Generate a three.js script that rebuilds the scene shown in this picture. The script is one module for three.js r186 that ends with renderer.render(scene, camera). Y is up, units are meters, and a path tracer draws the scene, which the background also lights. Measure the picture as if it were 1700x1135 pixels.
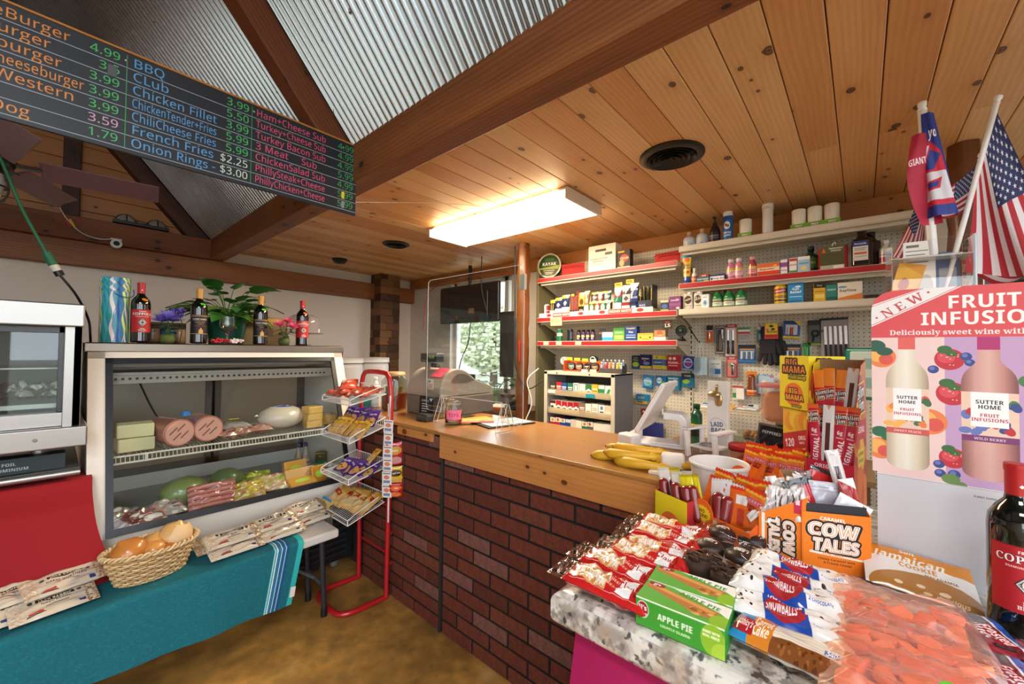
import * as THREE from 'three';
import { RoundedBoxGeometry } from 'three/addons/geometries/RoundedBoxGeometry.js';
import { RectAreaLightUniformsLib } from 'three/addons/lights/RectAreaLightUniformsLib.js';
import { mergeGeometries,mergeVertices } from 'three/addons/utils/BufferGeometryUtils.js';

// ---------- camera, sky, large lights, exposure ----------
const scene = new THREE.Scene();
const W0 = 1700,H0 = 1135,FPX = 666.538;
const camera = new THREE.PerspectiveCamera(2 * Math.atan(H0 / 2 / FPX) * 180 / Math.PI,W0 / H0,0.05,200);
{
  const yaw = 48.958 * Math.PI / 180,pit = 1.26 * Math.PI / 180,rol = 0.64 * Math.PI / 180;
  const F = new THREE.Vector3(Math.sin(yaw) * Math.cos(pit),Math.sin(pit),-Math.cos(yaw) * Math.cos(pit));
  const R0 = new THREE.Vector3(Math.cos(yaw),0,Math.sin(yaw)),U0 = new THREE.Vector3().crossVectors(R0,F);
  const R = R0.clone().multiplyScalar(Math.cos(rol)).addScaledVector(U0,Math.sin(rol));
  const U = U0.clone().multiplyScalar(Math.cos(rol)).addScaledVector(R0,-Math.sin(rol));
  camera.position.set(0,1.35,0);
  camera.quaternion.setFromRotationMatrix(new THREE.Matrix4().makeBasis(R,U,F.clone().negate()));
}
scene.add(camera);
const SKY = 4.2,EXPOSURE = 1.32,TUBE = 34,LAMP2 = 25;
scene.background = new THREE.Color(0.86,0.93,1.0);
scene.backgroundIntensity = SKY;
RectAreaLightUniformsLib.init();
const renderer = new THREE.WebGLRenderer({ antialias:true });
renderer.toneMapping = THREE.LinearToneMapping;
renderer.toneMappingExposure = EXPOSURE;
renderer.shadowMap.enabled = true;

// ---------- helpers ----------
let seed = 7;
const rnd = () => { seed = (seed * 1664525 + 1013904223) >>> 0;return seed / 4294967296;};
const rr = (a,b) => a + (b - a) * rnd();
const PI = Math.PI,V = (x,y,z) => new THREE.Vector3(x,y,z);
const used = {};
const numbered = (n) => { const k = used[n] = (used[n] ?? -1) + 1;return k ? n + '_' + String(k).padStart(3,'0') :n;};
function M(name,geo,mat,parent) {
  const m = new THREE.Mesh(geo,mat);m.name = parent ? name :numbered(name);m.castShadow = m.receiveShadow = true;
  (parent || scene).add(m);return m;
}
function tag(o,label,category,group) { if (label) o.userData.label = label;if (category) o.userData.category = category;if (group) o.userData.group = group;return o;}
function G(name,label,category,p = [0,0,0],ry = 0,group) {
  const g = new THREE.Group();g.name = numbered(name);g.position.set(...p);g.rotation.y = ry;scene.add(g);return tag(g,label,category,group);
}
function at(o,x,y,z,ry = 0,rx = 0,rz = 0) { o.position.set(x,y,z);o.rotation.set(rx,ry,rz,'YXZ');return o;}
function struct(o) { o.userData.kind = 'structure';return o;}
function stuff(o) { o.userData.kind = 'stuff';return o;}
function copy(o,label,p,ry,base) { const c = o.clone();c.name = numbered(base || o.name.replace(/_\d{3}$/,''));c.userData = { ...o.userData,label };scene.add(c);if (p) c.position.set(...p);if (ry !== undefined) c.rotation.y = ry;return c;}
function mg(list) {
  return mergeGeometries(list.map((g) => { const n = g.index ? g.toNonIndexed() :g;for (const k of Object.keys(n.attributes)) if (!['position','normal','uv'].includes(k)) n.deleteAttribute(k);n.morphAttributes = {};return n;}));
}
const tr = (g,x,y,z) => g.translate(x,y,z);
const bx = (w,h,d,r = 0.002) => new RoundedBoxGeometry(w,h,d,1,Math.min(r,w / 2.01,h / 2.01,d / 2.01));
const bb = (w,h,d,r) => bx(w,h,d,r).translate(0,h / 2,0);// stands on its base
const box = (x0,x1,y0,y1,z0,z1,r) => bx(x1 - x0,y1 - y0,z1 - z0,r).translate((x0 + x1) / 2,(y0 + y1) / 2,(z0 + z1) / 2);
const cyl = (r0,r1,h,n = 20) => new THREE.CylinderGeometry(r1,r0,h,n).translate(0,h / 2,0);
const lathe = (pts,n = 24) => new THREE.LatheGeometry(pts.map((p) => new THREE.Vector2(p[0],p[1])),n);
const tube = (pts,r,n = 24,k = 6,closed = false) => new THREE.TubeGeometry(new THREE.CatmullRomCurve3(pts.map((p) => V(...p)),closed,'centripetal'),n,r,k,closed);
function rod(a,b,r,n = 8) {
  const A = V(...a),B = V(...b),d = B.clone().sub(A),g = new THREE.CylinderGeometry(r,r,d.length(),n);
  g.applyQuaternion(new THREE.Quaternion().setFromUnitVectors(V(0,1,0),d.clone().normalize()));return g.translate(...A.add(B).multiplyScalar(0.5).toArray());
}
const wire = (pts,r,n = 6) => mg(pts.slice(1).map((p,i) => rod(pts[i],p,r,n)));
// uv in metres, grain (u) along axis L
function muv(g,L = 'x',ou = 0,ov = 0,flip = 1) {
  g = g.index ? g.toNonIndexed() :g;const p = g.attributes.position,n = g.attributes.normal,uv = new Float32Array(p.count * 2);
  const ax = { x:0,y:1,z:2 }[L];
  for (let i = 0;i < p.count;i++) {
    const q = [p.getX(i),p.getY(i),p.getZ(i)],m = [Math.abs(n.getX(i)),Math.abs(n.getY(i)),Math.abs(n.getZ(i))];
    let k = m.indexOf(Math.max(...m)),o = [0,1,2].filter((a) => a !== k),u,v;
    if (k === ax) { u = q[o[0]];v = q[o[1]];} else { u = q[ax];v = q[o.find((a) => a !== ax)];}
    uv[i * 2] = ou + u * flip;uv[i * 2 + 1] = ov + v;
  }
  g.setAttribute('uv',new THREE.BufferAttribute(uv,2));return g;
}
// ---------- noise and textures ----------
const hash = (x,y) => { let h = Math.imul(x | 0,374761393) + Math.imul(y | 0,668265263);h = Math.imul(h ^ (h >>> 13),1274126177);return ((h ^ (h >>> 16)) >>> 0) / 4294967296;};
function vn(x,y) { const a = Math.floor(x),b = Math.floor(y),f = x - a,g = y - b,s = f * f * (3 - 2 * f),t = g * g * (3 - 2 * g);const p = hash(a,b),q = hash(a + 1,b),r = hash(a,b + 1),w = hash(a + 1,b + 1);return p + (q - p) * s + (r - p + (p - q - r + w) * s) * t;}
const fbm = (x,y,o = 4) => { let s = 0,a = 0.5;for (let i = 0;i < o;i++) { s += a * vn(x,y);x = x * 2.03 + 11;y = y * 2.03 + 7;a *= 0.5;} return s / (1 - Math.pow(0.5,o));};
const lerp = (a,b,t) => a + (b - a) * t,mix3 = (a,b,t) => [lerp(a[0],b[0],t),lerp(a[1],b[1],t),lerp(a[2],b[2],t)],cl = (t) => Math.min(1,Math.max(0,t)),sst = (a,b,x) => { const t = cl((x - a) / (b - a));return t * t * (3 - 2 * t);};
function ptex(w,h,sw,sh,fn,srgb = true) {
  const d = new Uint8Array(w * h * 4);let i = 0;
  for (let y = 0;y < h;y++) for (let x = 0;x < w;x++) { const c = fn(x / w * sw,y / h * sh);d[i++] = c[0];d[i++] = c[1];d[i++] = c[2];d[i++] = 255;}
  const t = new THREE.DataTexture(d,w,h);t.magFilter = THREE.LinearFilter;t.minFilter = THREE.LinearMipmapLinearFilter;t.generateMipmaps = true;t.wrapS = t.wrapT = THREE.RepeatWrapping;
  if (srgb) t.colorSpace = THREE.SRGBColorSpace;t.repeat.set(1 / sw,1 / sh);t.needsUpdate = true;return t;
}
const std = (color,roughness = 0.6,o = {}) => new THREE.MeshStandardMaterial({ color,roughness,...o });
const phy = (color,roughness = 0.4,o = {}) => new THREE.MeshPhysicalMaterial({ color,roughness,...o });
const mats = {};const C = (color,rough = 0.55,o) => o ? std(color,rough,o) :(mats[color + rough] ??= std(color,rough));
const PL = (color) => (mats['pl' + color] ??= phy(color,0.28,{ clearcoat:0.35,clearcoatRoughness:0.15 }));
// wood: rows of boards with knots
function woodTex(w,h,sw,sh,row,light,dark,knotC,nk,contrast,sd) {
  const knots = [];for (let i = 0;i < nk;i++) knots.push([hash(i,sd) * sw,hash(i,sd + 1) * sh,0.006 + 0.014 * hash(i,sd + 2),hash(i,sd + 3)]);
  return ptex(w,h,sw,sh,(x,y) => {
    const b = Math.floor(y / row);let yy = y + (fbm(x * 1.3 + b * 17,y * 3 + b * 5,3) - 0.5) * 0.05,k = 0,halo = 0;
    for (const K of knots) {
      const dx = (x - K[0]) / 1.5,dy = y - K[1],r = Math.hypot(dx,dy);
      if (r < K[2] * 6 && Math.floor(K[1] / row) === b) {
        yy += Math.sign(dy || 1) * K[2] * 1.1 * Math.exp(-r / K[2] / 1.6);halo = Math.max(halo,Math.exp(-r / K[2] / 1.5));
        k = Math.max(k,sst(K[2],K[2] * 0.7,r) * (0.75 + 0.25 * Math.sin(r / K[2] * 12)));
      }
    }
    const g = 0.5 + 0.5 * Math.sin(yy * 330 + 5 * fbm(x * 0.9 + b * 31,y * 9 + b * 13,2)),fine = fbm(x * 9 + b * 7,y * 420,2),big = fbm(x * 0.8 + b * 3,y * 7 + b * 11,3);
    let t = cl(0.1 + contrast * (0.2 * g + 0.34 * (fine - 0.3) + 0.7 * (big - 0.35)) + 0.5 * halo + (hash(b,sd + 9) - 0.5) * 0.22);
    return mix3(mix3(light,dark,t),knotC,cl(k));
  });
}
// ---------- shared materials ----------
const pineTex = woodTex(2048,1024,2.4,1.206,0.134,[234,196,146],[190,136,78],[72,42,22],36,0.85,3);
const beamTex = woodTex(1024,512,3,0.9,0.3,[156,96,50],[86,46,22],[30,14,8],16,1.25,21);
const topTex = woodTex(1024,512,1.6,0.6,0.075,[172,122,58],[148,94,40],[120,70,34],6,0.7,43);
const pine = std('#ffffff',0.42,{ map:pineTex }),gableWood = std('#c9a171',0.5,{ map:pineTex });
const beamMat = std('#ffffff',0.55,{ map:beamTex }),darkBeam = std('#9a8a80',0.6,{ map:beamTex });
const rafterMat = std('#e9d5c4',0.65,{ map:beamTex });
const topMat = phy('#ffffff',0.3,{ map:topTex,clearcoat:0.4,clearcoatRoughness:0.18 });
const grit = ptex(256,256,0.25,0.25,(x,y) => { const v = 175 + 80 * fbm(x * 90,y * 90,4) - (vn(x * 300,y * 300) > 0.93 ? 50 :0);return [v,v,v];});
const floorTex = ptex(1536,1536,8,8,(x,y) => {
  const a = fbm(x * 1.1,y * 1.1,5),b = fbm(x * 3.1 + 40,y * 3.1,5),c = fbm(x * 22,y * 22 + 9,3);
  let col = mix3([122,90,46],[214,158,78],sst(0.3,0.72,a * 0.6 + b * 0.4));col = mix3(col,[54,42,30],sst(0.56,0.78,fbm(x * 2.2 + 9,y * 1.7 + 70,5)) * 0.8);col = mix3(col,[204,178,128],sst(0.64,0.85,b) * 0.5);
  return col.map((v) => v * (0.8 + 0.4 * c));
});
const graniteTex = ptex(1024,1024,1.2,1.2,(x,y) => {
  const a = fbm(x * 30,y * 40,5),b = fbm(x * 70 + 5,y * 70,4),d = fbm(x * 64 + 30,y * 80 + 4,4),e = fbm(x * 6 + 60,y * 9,3);let c = mix3([168,158,148],[226,219,208],sst(0.3,0.6,a));c = mix3(c,[116,110,108],sst(0.52,0.74,b) * 0.7);
  c = mix3(c,[58,55,56],sst(0.64,0.73,d * 0.8 + e * 0.2) * 0.8);return mix3(c,[186,160,132],sst(0.6,0.8,fbm(x * 24 + 90,y * 24,3)) * 0.45);
});
const wallMat = std('#d9d0c6',0.75),steel = std('#a9a6a2',0.32,{ metalness:0.85 }),chrome = std('#e3e3e3',0.12,{ metalness:1 }),whiteP = C('#e9e6df',0.45),blackP = C('#141416',0.4),greyP = C('#8c8a86',0.5);
const clearG = phy('#ffffff',0.02,{ transmission:1,thickness:0,ior:1.45 }),filmM = phy('#ffffff',0.1,{ transmission:1,thickness:0,ior:1.4 });
const gp2 = std('#f3e2cc',0.42,{ map:pineTex }),gp3 = std('#e8cfae',0.42,{ map:pineTex });
const cardboard = std('#b98f62',0.8,{ map:grit }),creamMetal = C('#cfc6b2',0.45);

const logMat = phy('#7c5834',0.4,{ map:pineTex,clearcoat:0.25 });
// ---------- setting ----------
const HC = 2.32;
struct(M('floor',muv(box(-2.95,3.51,-0.15,0,-5,2.55,0.001)),std('#ffffff',0.38,{ map:floorTex })));
struct(M('ground',new THREE.PlaneGeometry(120,120).rotateX(-PI / 2).translate(0,-0.16,0),C('#8f8d7c',0.95)));
{ // walls, thick, with their openings
  const hole = (ax,a0,a1,t0,t1,y1,open) => { // wall along ax ('x'|'z') from a0 to a1, thickness t0..t1, height y1, openings [a,b,lo,hi]
    const L = [];let p = a0;const pc = (u,v,lo,hi) => { if (v - u > 1e-4 && hi - lo > 1e-4) L.push(ax === 'x' ? box(u,v,lo,hi,t0,t1,0.0005) :box(t0,t1,lo,hi,u,v,0.0005));};
    for (const [a,b,lo,hi] of open) { pc(p,a,0,y1);pc(a,b,0,lo);pc(a,b,hi,y1);p = b;} pc(p,a1,0,y1);return mg(L);
  };
  struct(M('wall_back',hole('z',-5,2.55,3.36,3.51,2.42,[[-3.95,-2.92,0.87,2.2],[0.5,2.2,0.9,2.15]]),wallMat));
  struct(M('wall_left',hole('x',-2.95,3.36,-5,-4.85,2.42,[]),wallMat));
  struct(M('wall_front',hole('z',-5,2.55,-2.95,-2.8,2.42,[[0.4,2.1,0.1,2.25]]),wallMat));
  struct(M('wall_right',hole('x',-2.8,3.36,2.4,2.55,2.42,[[-2.4,-0.6,0.4,2.25],[-0.3,1.4,0.4,2.25]]),wallMat));
}
const SL = 1.2,RX = -0.9,RY = 2.37 + SL * 1.9;
{ // gable ends: plank wall at the left, glazed opening at the right with a post
  const gw = new THREE.Group();gw.name = 'gable_wall';struct(gw);scene.add(gw);
  for (let k = 0;k < 18;k++) {
    const y0 = 2.2 + k * 0.134,y1 = y0 + 0.131,half = Math.min(1.9,(RY - y0) / SL + 0.02);if (half < 0.05) break;
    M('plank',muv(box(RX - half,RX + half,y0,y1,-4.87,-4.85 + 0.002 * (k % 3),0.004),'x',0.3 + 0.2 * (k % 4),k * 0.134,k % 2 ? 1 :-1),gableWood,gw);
  }
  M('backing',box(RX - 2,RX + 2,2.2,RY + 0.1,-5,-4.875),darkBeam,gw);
  struct(M('trim_1',mg([muv(box(-2.8,1.0,2.2,2.385,-4.85,-4.71,0.006),'x',0,0.05)]),rafterMat));
  struct(M('trim_2',muv(box(-2.8,3.36,2.0,2.2,-4.86,-4.76,0.006),'x',0.4,0.35),beamMat));
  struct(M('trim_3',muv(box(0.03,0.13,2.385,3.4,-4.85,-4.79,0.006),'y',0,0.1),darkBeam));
}
{ // ceiling of pine boards on a deck
  const c = new THREE.Group();c.name = 'ceiling';struct(c);scene.add(c);
  M('roof_deck',box(1.0,3.5,HC + 0.019,HC + 0.1,-5,2.55),C('#2a1a0e',0.9),c);
  let k = 0;for (let z = -4.888;z < 2.4;z += 0.1338,k++) {
    const s = [pine,gp2,gp3][Math.floor(hash(k,77) * 3)];
    M('plank',muv(box(1.03,3.36,HC,HC + 0.018,z + 0.0012,z + 0.1326,0.0045),'x',k % 2 ? 0.03 :2.37 + 1.03,(k % 9) * 0.134 - z,k % 2 ? 1 :-1),s,c);
  }
}
{ // corrugated roof, two slopes of sheets over rafters
  const g = new THREE.Group();g.name = 'roof';struct(g);scene.add(g);
  const galv = std('#b4bcc6',0.2,{ metalness:0.97 });
  for (const side of [1,-1]) for (let k = 0;k < 14;k++) {
    const z0 = -4.86 + k * 0.54,n = 13 * 8,pos = [],idx = [],nor = [Math.sin(Math.atan(SL)) * side,Math.cos(Math.atan(SL))];
    for (let i = 0;i <= n;i++) { const h = 0.0105 * Math.sin(i / 8 * 2 * PI) + (i < 3 ? -0.004 :0);for (const [x,y] of [[RX + side * 1.96,2.37 - SL * 0.06],[RX,RY]]) pos.push(x + nor[0] * h,y + 0.02 + nor[1] * h,z0 + (i / n) * 0.543);}
    for (let i = 0;i < n;i++) { const a = i * 2;side > 0 ? idx.push(a,a + 1,a + 2,a + 1,a + 3,a + 2) :idx.push(a,a + 2,a + 1,a + 1,a + 2,a + 3);}
    const b = new THREE.BufferGeometry();b.setAttribute('position',new THREE.Float32BufferAttribute(pos,3));b.setIndex(idx);b.computeVertexNormals();M('roof_sheet',b,galv,g);
    const s2 = new THREE.CylinderGeometry(0.005,0.006,0.005,8);const S = [];if (side > 0) for (const [u,w] of [[0.35,0.1],[0.35,0.4],[0.8,0.25]]) S.push(s2.clone().rotateZ(-Math.atan(SL)).translate(1.06 - u * 0.9,2.298 + SL * u * 0.9 + 0.015,z0 + w));if (S.length) M('screw',mg(S),chrome,g);
  }
  for (const s of [1,-1]) { const L = Math.hypot(2.1,2.1 * SL);const b = bx(L,0.06,7.6,0.001).rotateZ(-s * Math.atan(SL)).translate(RX + s * 1.02,RY - SL * 1.02 + 0.115,-1.2);M('roof_deck',b,C('#332a22',0.9),g);}
  let rn = 0;for (const z of [-4.82,-2.0,0.6,2.3]) for (const s of [1,-1]) {
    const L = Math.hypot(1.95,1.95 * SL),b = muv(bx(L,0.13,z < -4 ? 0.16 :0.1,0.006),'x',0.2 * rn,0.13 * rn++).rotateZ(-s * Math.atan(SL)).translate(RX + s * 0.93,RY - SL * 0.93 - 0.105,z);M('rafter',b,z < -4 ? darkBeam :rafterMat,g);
  }
}
struct(M('trim_4',mg([muv(box(0.99,1.105,2.2,2.4,-4.86,2.4,0.008),'z',0.2,0.31)]),beamMat));
struct(M('trim_5',muv(box(-2.8,-2.69,2.2,2.4,-4.86,2.4,0.008),'z',0.2,0.61),beamMat));
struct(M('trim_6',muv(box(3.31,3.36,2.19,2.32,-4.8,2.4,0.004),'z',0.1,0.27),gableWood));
{ // plank-clad pillar
  const p = new THREE.Group();p.name = 'pillar';struct(p);scene.add(p);M('core',box(2.75,3.02,0,2.3,-4.86,-4.62),C('#1d130c',0.9),p);
  const tones = ['#86705c','#5a4636','#6e5844','#43342a','#927a62','#624e3e'];let k = 0;
  for (let y = 0;y < 2.3;y += 0.094) for (const f of [0,1]) { // staggered short boards
    const cut = 0.08 + 0.12 * hash(k,5);for (const [a,b] of [[0,cut],[cut,f ? 0.28 :0.24]]) { const t = 0.006 + 0.006 * hash(k,8),m = (mats['cl' + k % 6] ??= std(tones[k % 6],0.7,{ map:pineTex }));
      M('plank',muv(f ? box(2.745 + a,2.745 + b - 0.002,y,y + 0.091,-4.62,-4.62 + t,0.002) :box(2.75 - t,2.75,y,y + 0.091,-4.62 - b + 0.002,-4.62 - a,0.002),f ? 'x' :'z',k * 0.17,k * 0.09),m,p);k += 1 + Math.floor(hash(k,3) * 3);} }
}
// windows
function windowUnit(n,z0,z1,y0,y1,mull) {
  const w = new THREE.Group();w.name = 'window_' + n;struct(w);scene.add(w);const m = C('#ddd8d0',0.5),x0 = 3.4,x1 = 3.46;
  M('frame',mg([box(x0,x1,y0,y0 + 0.05,z0,z1),box(x0,x1,y1 - 0.05,y1,z0,z1),box(x0,x1,y0,y1,z0,z0 + 0.05),box(x0,x1,y0,y1,z1 - 0.05,z1),...mull.map((z) => box(x0,x1,y0,y1,z - 0.03,z + 0.03))]),n === 1 ? m :C('#6d7276',0.4),w);
  M('sill',box(3.3,3.4,y0 - 0.03,y0,z0 - 0.04,z1 + 0.04,0.004),n === 1 ? C('#6b5442',0.6) :m,w);
  M('casing',mg([box(3.335,3.362,y0 - 0.1,y0 - 0.03,z0 - 0.09,z1 + 0.09),box(3.335,3.362,y1,y1 + 0.09,z0 - 0.09,z1 + 0.09),box(3.335,3.362,y0,y1,z0 - 0.09,z0),box(3.335,3.362,y0,y1,z1,z1 + 0.09)]),n === 1 ? C('#cfc8bf',0.5) :C('#5a4030',0.6),w);
  const zs = [z0,...mull,z1];for (let i = 0;i + 1 < zs.length;i++) M('pane',box(3.425,3.43,y0 + 0.04,y1 - 0.04,zs[i] + 0.03,zs[i + 1] - 0.03,0.0005),clearG,w);
}
windowUnit(1,-3.95,-2.92,0.87,2.2,[-3.05]);
windowUnit(2,0.5,2.2,0.9,2.15,[1.35]);
// log posts
function logPost(label,x,z) {
  const P = [];for (let i = 0;i <= 24;i++) { const y = i / 24 * HC;P.push([0.055 + 0.004 * Math.sin(i * 1.7 + x) + 0.003 * Math.sin(i * 3.1),y]);}
  const g = lathe(P,18),p = g.attributes.position;for (let i = 0;i < p.count;i++) { const k = 1 + 0.06 * Math.sin(Math.atan2(p.getZ(i),p.getX(i)) * 5 + p.getY(i) * 1.5);p.setX(i,p.getX(i) * k);p.setZ(i,p.getZ(i) * k);} g.computeVertexNormals();
  const o = M('log_post',muv(g,'y',x,z),logMat);o.position.set(x,0,z);tag(o,label,'post');
}
logPost('varnished round log post beside the left end of the wall shelves',2.8,-2.31);
logPost('varnished round log post behind the flags at the right end of the shelves',2.73,0.36);

// ---------- checkout counter ----------
{
  const c = G('checkout_counter','long checkout counter faced with dark red brick under a honey wood top','counter',[1.265,0,-1.37]);
  const L = (g) => g.translate(-1.265,0,1.37);
  M('panel_extension',L(box(1.3,1.74,0,0.93,-2.62,-2.282)),C('#3a2c22',0.8),c);M('panel',L(box(1.262,1.74,0,0.93,-2.28,-0.475)),std('#221e1e',0.9,{ map:grit }),c);
  const tones = ['#763623','#803d28','#6c301e','#7c3825','#8e5c50','#723222','#84442e'],bm = tones.map((t) => std(t,0.75,{ map:grit }));
  const full = muv(bx(0.0075,0.0565,0.199,0.003)),half = muv(bx(0.0075,0.0565,0.094,0.003));
  for (let r = 0;r < 14;r++) for (let k = 0;k < 10;k++) {
    for (const [a,b,top] of [[-2.28,-1.54,0.93],[-1.525,-0.476,0.862]]) {
      const y = 0.033 + r * 0.0664;if (y + 0.028 > top) continue;const z0 = b - (r % 2 ? 0.105 :0) - 0.21 * k,z1 = z0 - 0.199;// laid from the right end
      let g,z;if (z1 > a && k >= 0) { g = full;z = (z0 + z1) / 2;if (r % 2 && k === 0) { const h = M('brick',half,bm[(r * 3) % 7],c);h.position.set(-0.005,y,b - 0.052 + 1.37);} } else if (z0 - 0.094 > a) { g = half;z = z0 - 0.047;} else continue;
      const q = hash(r * 13 + k,Math.round(a * 10)),m = M('brick',g,bm[q > 0.93 ? 4 :Math.floor(q * 100) % 4 + (q > 0.7 ? 3 :0) - (q > 0.7 && Math.floor(q * 100) % 4 === 1 ? 1 :0)],c);
      m.position.set(-0.005 + 0.0012 * (hash(k,r) - 0.5),y,z + 1.37);m.rotation.x = 0.006 * (hash(r,k) - 0.5);
    }
  }
  M('corner_strip',L(box(1.25,1.264,0,0.85,-1.54,-1.528)),C('#2a2422',0.7),c);
  const honey = std('#e6c296',0.42,{ map:pineTex });
  M('trim_board',L(muv(box(1.243,1.263,0.83,0.944,-1.54,-0.465,0.004),'z',0.3,0.1)),honey,c);
  M('trim_board',L(muv(box(1.243,1.263,0.895,0.936,-1.9,-1.6,0.003),'z',0.9,0.5)),honey,c);
  M('countertop',L(mg([muv(box(1.232,1.8,0.944,0.957,-1.545,-0.46,0.003),'z',0,0),muv(box(1.245,1.8,0.937,0.956,-2.28,-1.546,0.003),'z',0.3,0.1),muv(box(1.3,1.8,0.937,0.956,-2.63,-2.281,0.003),'z',0.3,0.3)])),topMat,c);
}
// ---------- granite counter ----------
{
  const c = G('stone_counter','grey speckled stone counter covered with packaged cakes and candy','counter',[0.95,0,0.3]);
  const s = new THREE.Shape([[0.71,-0.46],[1.205,-0.46],[1.205,-0.43],[1.75,-0.43],[1.75,1.3],[0.71,1.3]].map((p) => new THREE.Vector2(p[0] - 0.95,-(p[1] - 0.3))));
  const g = new THREE.ExtrudeGeometry(s,{ depth:0.03,bevelThickness:0.02,bevelSize:0.024,bevelSegments:5,steps:1 }).rotateX(-PI / 2).translate(0,0.81,0);
  M('slab',muv(g,'x',0,0),phy('#ffffff',0.22,{ map:graniteTex,clearcoat:0.5,clearcoatRoughness:0.1 }),c);
  M('base',box(-0.16,0.75,0,0.79,-0.69,0.95),C('#3b2a22',0.8),c);
  const P = [],n = 120;for (let j = 0;j <= 20;j++) for (let i = 0;i <= n;i++) { const u = i / n,v = j / 20,a = u * 26;P.push(0.735 - 0.09 * v - (0.004 + 0.02 * v) * Math.sin(a + 0.6 * Math.sin(a * 0.37)) * (0.6 + 0.4 * Math.sin(a * 0.53)),0.79 - 0.78 * v,-0.455 - 0.05 * v + u * 1.7 + 0.004 * Math.cos(a));}
  const cg = new THREE.PlaneGeometry(1,1,n,20);cg.attributes.position.array.set(P);cg.computeVertexNormals();
  tag(M('table_skirt',cg,phy('#a3044f',0.75,{ sheen:0.6,sheenRoughness:0.4,sheenColor:new THREE.Color('#ff5fae') })),'magenta cloth skirt hanging under the speckled stone counter','tablecloth');
}
// ---------- lamps ----------
function tubeLight(label,x,z,power,y = 2.246) {
  const l = G('fluorescent_light',label,'ceiling light',[x,y,z]);
  M('housing',box(-0.2,0.2,0.055,0.07,-0.655,0.655),whiteP,l);
  for (const s of [-1,1]) M('end_cap',box(-0.205,0.205,0,0.07,s > 0 ? 0.64 :-0.66,s > 0 ? 0.66 :-0.64,0.004),C('#d9d0c2',0.5),l);
  const sh = new THREE.Shape([[-0.2,0.06],[-0.195,0.015],[-0.18,0.003],[0.18,0.003],[0.195,0.015],[0.2,0.06]].map((p) => new THREE.Vector2(...p)));
  M('diffuser',new THREE.ExtrudeGeometry(sh,{ depth:1.28,bevelEnabled:false }).translate(0,0,-0.64),std('#fff6e4',0.4,{ emissive:'#fff1d6',emissiveIntensity:3.2 }),l);
  const a = new THREE.RectAreaLight(y > 2.5 ? '#eef3ff' :'#ffe9c8',power,0.36,1.16);a.position.set(x,y - 0.004,z);a.rotation.x = -PI / 2;scene.add(a);
  for (const s of [-1,1]) { const b = new THREE.RectAreaLight('#ffe2b4',power * 0.55,1.16,0.06);b.position.set(x + s * 0.208,y + 0.034,z);b.rotation.y = s * PI / 2;scene.add(b);}
  return l;
}
tubeLight('long glowing wrap fluorescent fixture on the board ceiling above the counter',2.16,-1.945,TUBE);
{ const l = tubeLight('wrap fluorescent fixture hung on rods under the metal roof near the entrance',-0.9,0.7,LAMP2,2.75);for (const q of [-0.5,0.5]) M('hanging_rod',rod([0,0.07,q],[0,1.75,q],0.006),whiteP,l);}
// ---------- printed art: canvases shared by many packages ----------
let AT = null;const ATL = [];
function newAtlas(s = 2048) {
  const c = document.createElement('canvas');c.width = c.height = s;const t = new THREE.CanvasTexture(c);t.colorSpace = THREE.SRGBColorSpace;t.magFilter = THREE.LinearFilter;t.anisotropy = 8;
  AT = { c,g:c.getContext('2d'),t,s,x:2,y:2,h:0,mats:{},sw:{} };ATL.push(AT);return AT;
}
newAtlas();
// ops: ['r',x,y,w,h,col] ['e',x,y,rx,ry,col] ['t',str,x,y,size,col,{rot,font,out,ow,sq}] ['p',[x,y,...],col] ['l',[x,y,...],w,col] or a function(g,w,h)
function draw(g,w,h,ops) {
  for (const o of ops) {
    if (typeof o === 'function') { g.save();o(g,w,h);g.restore();continue;}
    g.fillStyle = o[5] || '#000';
    if (o[0] === 'r') g.fillRect(o[1] * w,o[2] * h,o[3] * w,o[4] * h);
    else if (o[0] === 'e') { g.beginPath();g.ellipse(o[1] * w,o[2] * h,o[3] * w,o[4] * h,0,0,7);g.fill();}
    else if (o[0] === 'p') { g.fillStyle = o[2];g.beginPath();for (let i = 0;i < o[1].length;i += 2) g.lineTo(o[1][i] * w,o[1][i + 1] * h);g.fill();}
    else if (o[0] === 'l') { g.strokeStyle = o[3];g.lineWidth = o[2] * h;g.lineJoin = g.lineCap = 'round';g.beginPath();for (let i = 0;i < o[1].length;i += 2) g.lineTo(o[1][i] * w,o[1][i + 1] * h);g.stroke();}
    else if (o[0] === 't') {
      const [,s,x,y,z,col,q = {}] = o;g.save();g.translate(x * w,y * h);g.rotate((q.rot || 0) * PI / 180);g.font = (q.font || 'bold') + ' ' + Math.max(1,z * h) + 'px ' + (q.fam || 'sans-serif');g.textAlign = q.al || 'center';g.textBaseline = 'middle';
      let sq = q.sq || 1;const mw = g.measureText(s).width * sq,lim = (q.max || 0.94) * (q.rot && Math.abs(q.rot) > 45 ? h :w);if (mw > lim) sq *= lim / mw;g.scale(sq,1);
      if (q.out) { g.strokeStyle = q.out;g.lineWidth = (q.ow || 0.18) * z * h;g.lineJoin = 'round';g.strokeText(s,0,0);} g.fillStyle = col;g.fillText(s,0,0);g.restore();
    }
  }
}
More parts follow.
